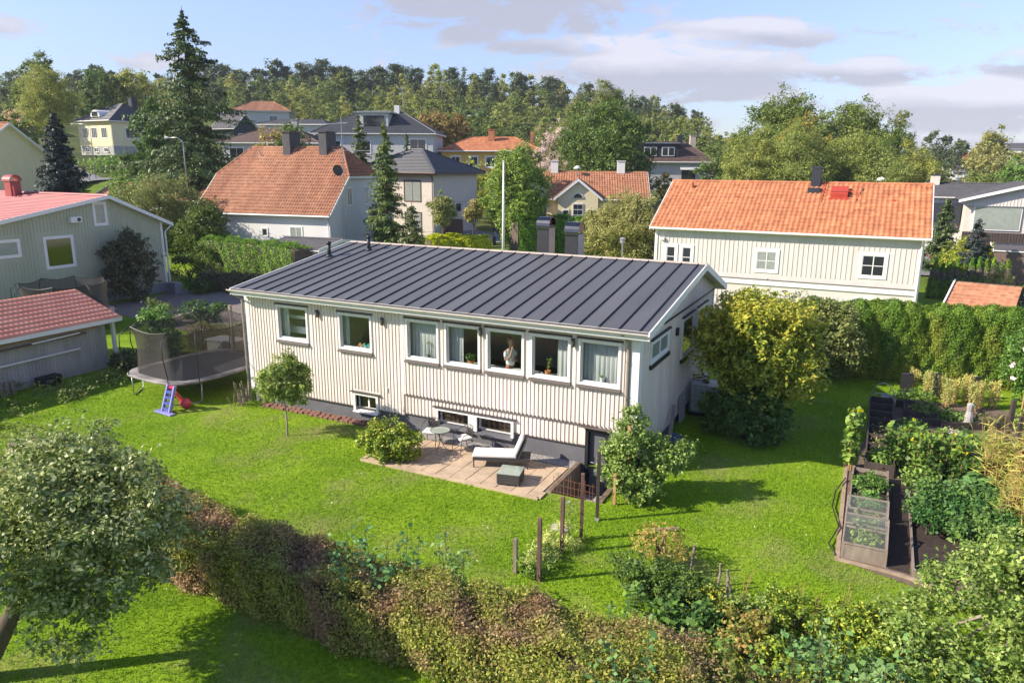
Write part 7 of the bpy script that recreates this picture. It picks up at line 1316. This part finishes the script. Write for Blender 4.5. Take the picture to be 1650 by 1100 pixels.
# thuja row at the white house
th2 = None
for i in range(11):
    q = (24.6+.42*i, 37.0+.16*i)
    if th2 is None: th2 = thuja('thuja', 'small pointed bright green thuja in the row behind the white house', *q, .85, 2.5, 3600, 'thujab', .12, 'small pointed thujas behind the white house', pointy=.7)
    else: dup(th2, (*q, gz(*q)), i, (1, 1, rng.uniform(.85, 1.15)))
hedgerow('green_hedge', 'bright green hedge behind the ridge and the barrel chimneys', [tuple(at(828, 400, 62))[:2], tuple(at(905, 400, 64))[:2], tuple(at(1052, 400, 58))[:2]], 1.8, 3.2, 36000, .17, 'thujab', rough=.22, asp=.4)
hedgerow('yellow_hedge', 'low hedge with golden yellow tops below the beige house', [tuple(at(690, 375, 60))[:2], tuple(at(786, 375, 62))[:2]], 1.6, 1.5, 9000, .16, 'yel', rough=.18); hedgerow('dark_hedge', 'clipped dark green hedge block right of the white gable', [tuple(at(655, 385, 54))[:2], tuple(at(698, 385, 55))[:2]], 1.6, 1.7, 6000, .12, 'oak', rough=.08); hedgerow('brown_hedge', 'brown lower hedge below the golden yellow one', [tuple(at(700, 388, 56))[:2], tuple(at(785, 388, 58))[:2]], 1.2, 1.2, 5000, .12, 'purple', rough=.1)
leafbed('rough_grass', 'green slope of rough grass below the pale yellow villa', 'grass', [(-84,58,gz(-84,58)+.4,9,5,1.2), (-72,58,gz(-72,58)+.4,8,4,1.0)], 900, 9, .5, .35, 'bushg', kind='stuff')
# wooded ridge: prototypes copied as individual trees
def proto(kind, sd):
    rr = np.random.default_rng(sd); h = 16.; t = thing('x', 'x', 'tree', (0, 0, -500)); mb = MB()
    if kind == 'pine':
        bl = [(rr.normal()*.8, rr.normal()*.8, h*f, 2.6*(1.15-f*.5), 2.6*(1.15-f*.5), 1.6) for f in (.3, .42, .54, .66, .76, .86, .93)]; mb.tube([(0,0,-1),(.2,0,h*.5),(0,0,h*.92)], [.28,.2,.06], 7); limbs(mb, (0,0,h*.4), (0,0,h*.9), .09, bl, 7); c = ('pine', 460, 12, .5, .6, .55)
    elif kind == 'spruce':
        bl = [(0, 0, h*f, 3.1*(1.04-f), 3.1*(1.04-f), .9) for f in (.2,.3,.4,.5,.6,.7,.8,.88,.95)]; mb.tube([(0,0,-1),(0,0,h)], [.25,.03], 6); c = ('spruce', 420, 12, .3, .5, .5)
    elif kind == 'birch':
        bl = [(rr.normal()*.9, rr.normal()*.9, h*f, 3.4*(1.05-f*.6), 3.4*(1.05-f*.6), 2.2) for f in (.15,.3,.45,.6,.72,.85)]; mb.tube([(0,0,-1),(0,0,h*.9)], [.2,.04], 6); c = ('willow', 420, 12, .45, .55, .5)
    else:
        bl = [(rr.normal()*1.3, rr.normal()*1.3, h*f, 4.2*(1.1-f*.5), 4.2*(1.1-f*.5), 2.4) for f in (.12,.25,.4,.55,.7,.82)]; mb.tube([(0,0,-1),(0,0,h*.8)], [.25,.06], 6); c = ('fgreen', 460, 12, .45, .55, .6)
    mb.build('trunk', G['barkp'] if kind in ('pine', 'birch') else G['bark'], t); crown('crown', bl, c[1], c[2], c[3], c[4], LM[c[0]], t, asp=c[5], shell=.4, rg=rr); return t
PR = {'pine': [proto('pine', 1), proto('pine', 2)], 'spruce': [proto('spruce', 3)], 'birch': [proto('birch', 4), proto('birch', 5)], 'broad': [proto('broad', 6), proto('broad', 7)]}
NM = {'pine': ('pine_tree', 'dark flat topped pine on the wooded ridge behind the houses'), 'spruce': ('spruce_tree', 'pointed dark spruce on the wooded ridge behind the houses'), 'birch': ('birch_tree', 'pale olive birch on the wooded ridge behind the houses'), 'broad': ('broadleaf_tree', 'rounded green leafy tree on the wooded ridge behind the houses')}
used = {}
def skyline(u): return float(np.interp(u, [-80, 0, 60, 130, 230, 300, 350, 450, 520, 600, 690, 760, 860, 930, 1000, 1060, 1120, 1150, 1165], [115, 110, 130, 108, 118, 115, 108, 104, 100, 108, 106, 112, 125, 133, 150, 158, 175, 193, 215]))
def place(kind, u, v, tt, k=0):
    q = at(u, v, tt); g_ = gz(q.x, q.y); h = q.z-g_; src = PR[kind][k % len(PR[kind])]
    if h < 3: return
    s = min(h, 26)/16.; 
    if h > 26: g_ = q.z-26
    key = id(src); o_ = src if key not in used else dup(src); used[key] = 1
    o_.name = NM[kind][0]; o_['label'] = NM[kind][1]; o_['group'] = 'trees on the wooded ridge'; o_.location = (q.x, q.y, g_); ws = s*rng.uniform(.95, 1.3); o_.scale = (ws, ws, s); o_.rotation_euler = (0, 0, rng.uniform(0, 6.28))
rr = random.Random(21)
for row, (tt, dv, st, ks) in enumerate(((268, 0, 15, ['pine','pine','pine','spruce','pine','birch']), (240, 16, 15, ['birch','pine','broad','birch','broad','pine']), (212, 34, 17, ['broad','birch','broad','pine','broad','birch']), (186, 54, 21, ['broad','birch','broad','birch']), (165, 74, 26, ['broad','birch','broad','birch']))):
    u = -60+row*7
    while u < 1165-row*28:
        if row < 3 or not (330 < u < 480) and not (row == 4 and 480 < u < 700) and not (100 < u < 225): place(rr.choice(ks), u+rr.uniform(-6, 6), skyline(u)+dv+rr.uniform(-7, 11), tt+rr.uniform(-10, 10), rr.randint(0, 1))
        u += st*rr.uniform(.75, 1.3)
rr3 = random.Random(8)
for u in range(960, 1190, 15): place(rr3.choice(['broad', 'birch', 'pine', 'broad']), u, max(skyline(u)+12, 186 if u < 1140 else 208)+rr3.uniform(-5, 6), 185+rr3.uniform(-12, 12), rr3.randint(0, 1))
for u in range(1000, 1200, 16): place(rr3.choice(['broad', 'birch']), u, 214+rr3.uniform(-5, 8), 150+rr3.uniform(-8, 8), rr3.randint(0, 1))
place('spruce', 1061, 152, 200); place('pine', 1085, 168, 210, 1)
rr2 = random.Random(4)
for u in range(1180, 1680, 22): place(rr2.choice(['pine', 'birch', 'broad']), u+rr2.uniform(-6, 6), 244+rr2.uniform(-4, 8), 260+rr2.uniform(-20, 20), rr2.randint(0, 1))
for k_ in PR.values():
    for o_ in k_:
        if id(o_) not in used:
            for c_ in kids(o_): bpy.data.objects.remove(c_)
            bpy.data.objects.remove(o_)
hv, ht, hp, ho = newmat('haze'); ht.nodes.remove(hp); pv = ht.nodes.new('ShaderNodeVolumePrincipled'); pv.inputs['Density'].default_value = .0002; pv.inputs['Color'].default_value = (.86, .91, 1, 1); ht.links.new(pv.outputs[0], ho.inputs['Volume'])
zlo = float(Z.min())-2; hb = MB().box(-3200, 2700, -2200, 4200, zlo, 75).build('haze', hv); tag(hb, 'thin pale summer haze over the whole suburb', 'haze', kind='stuff')
print('objects', len(bpy.data.objects), 'polys', sum(len(o.data.polygons) for o in bpy.data.objects if o.type == 'MESH'))
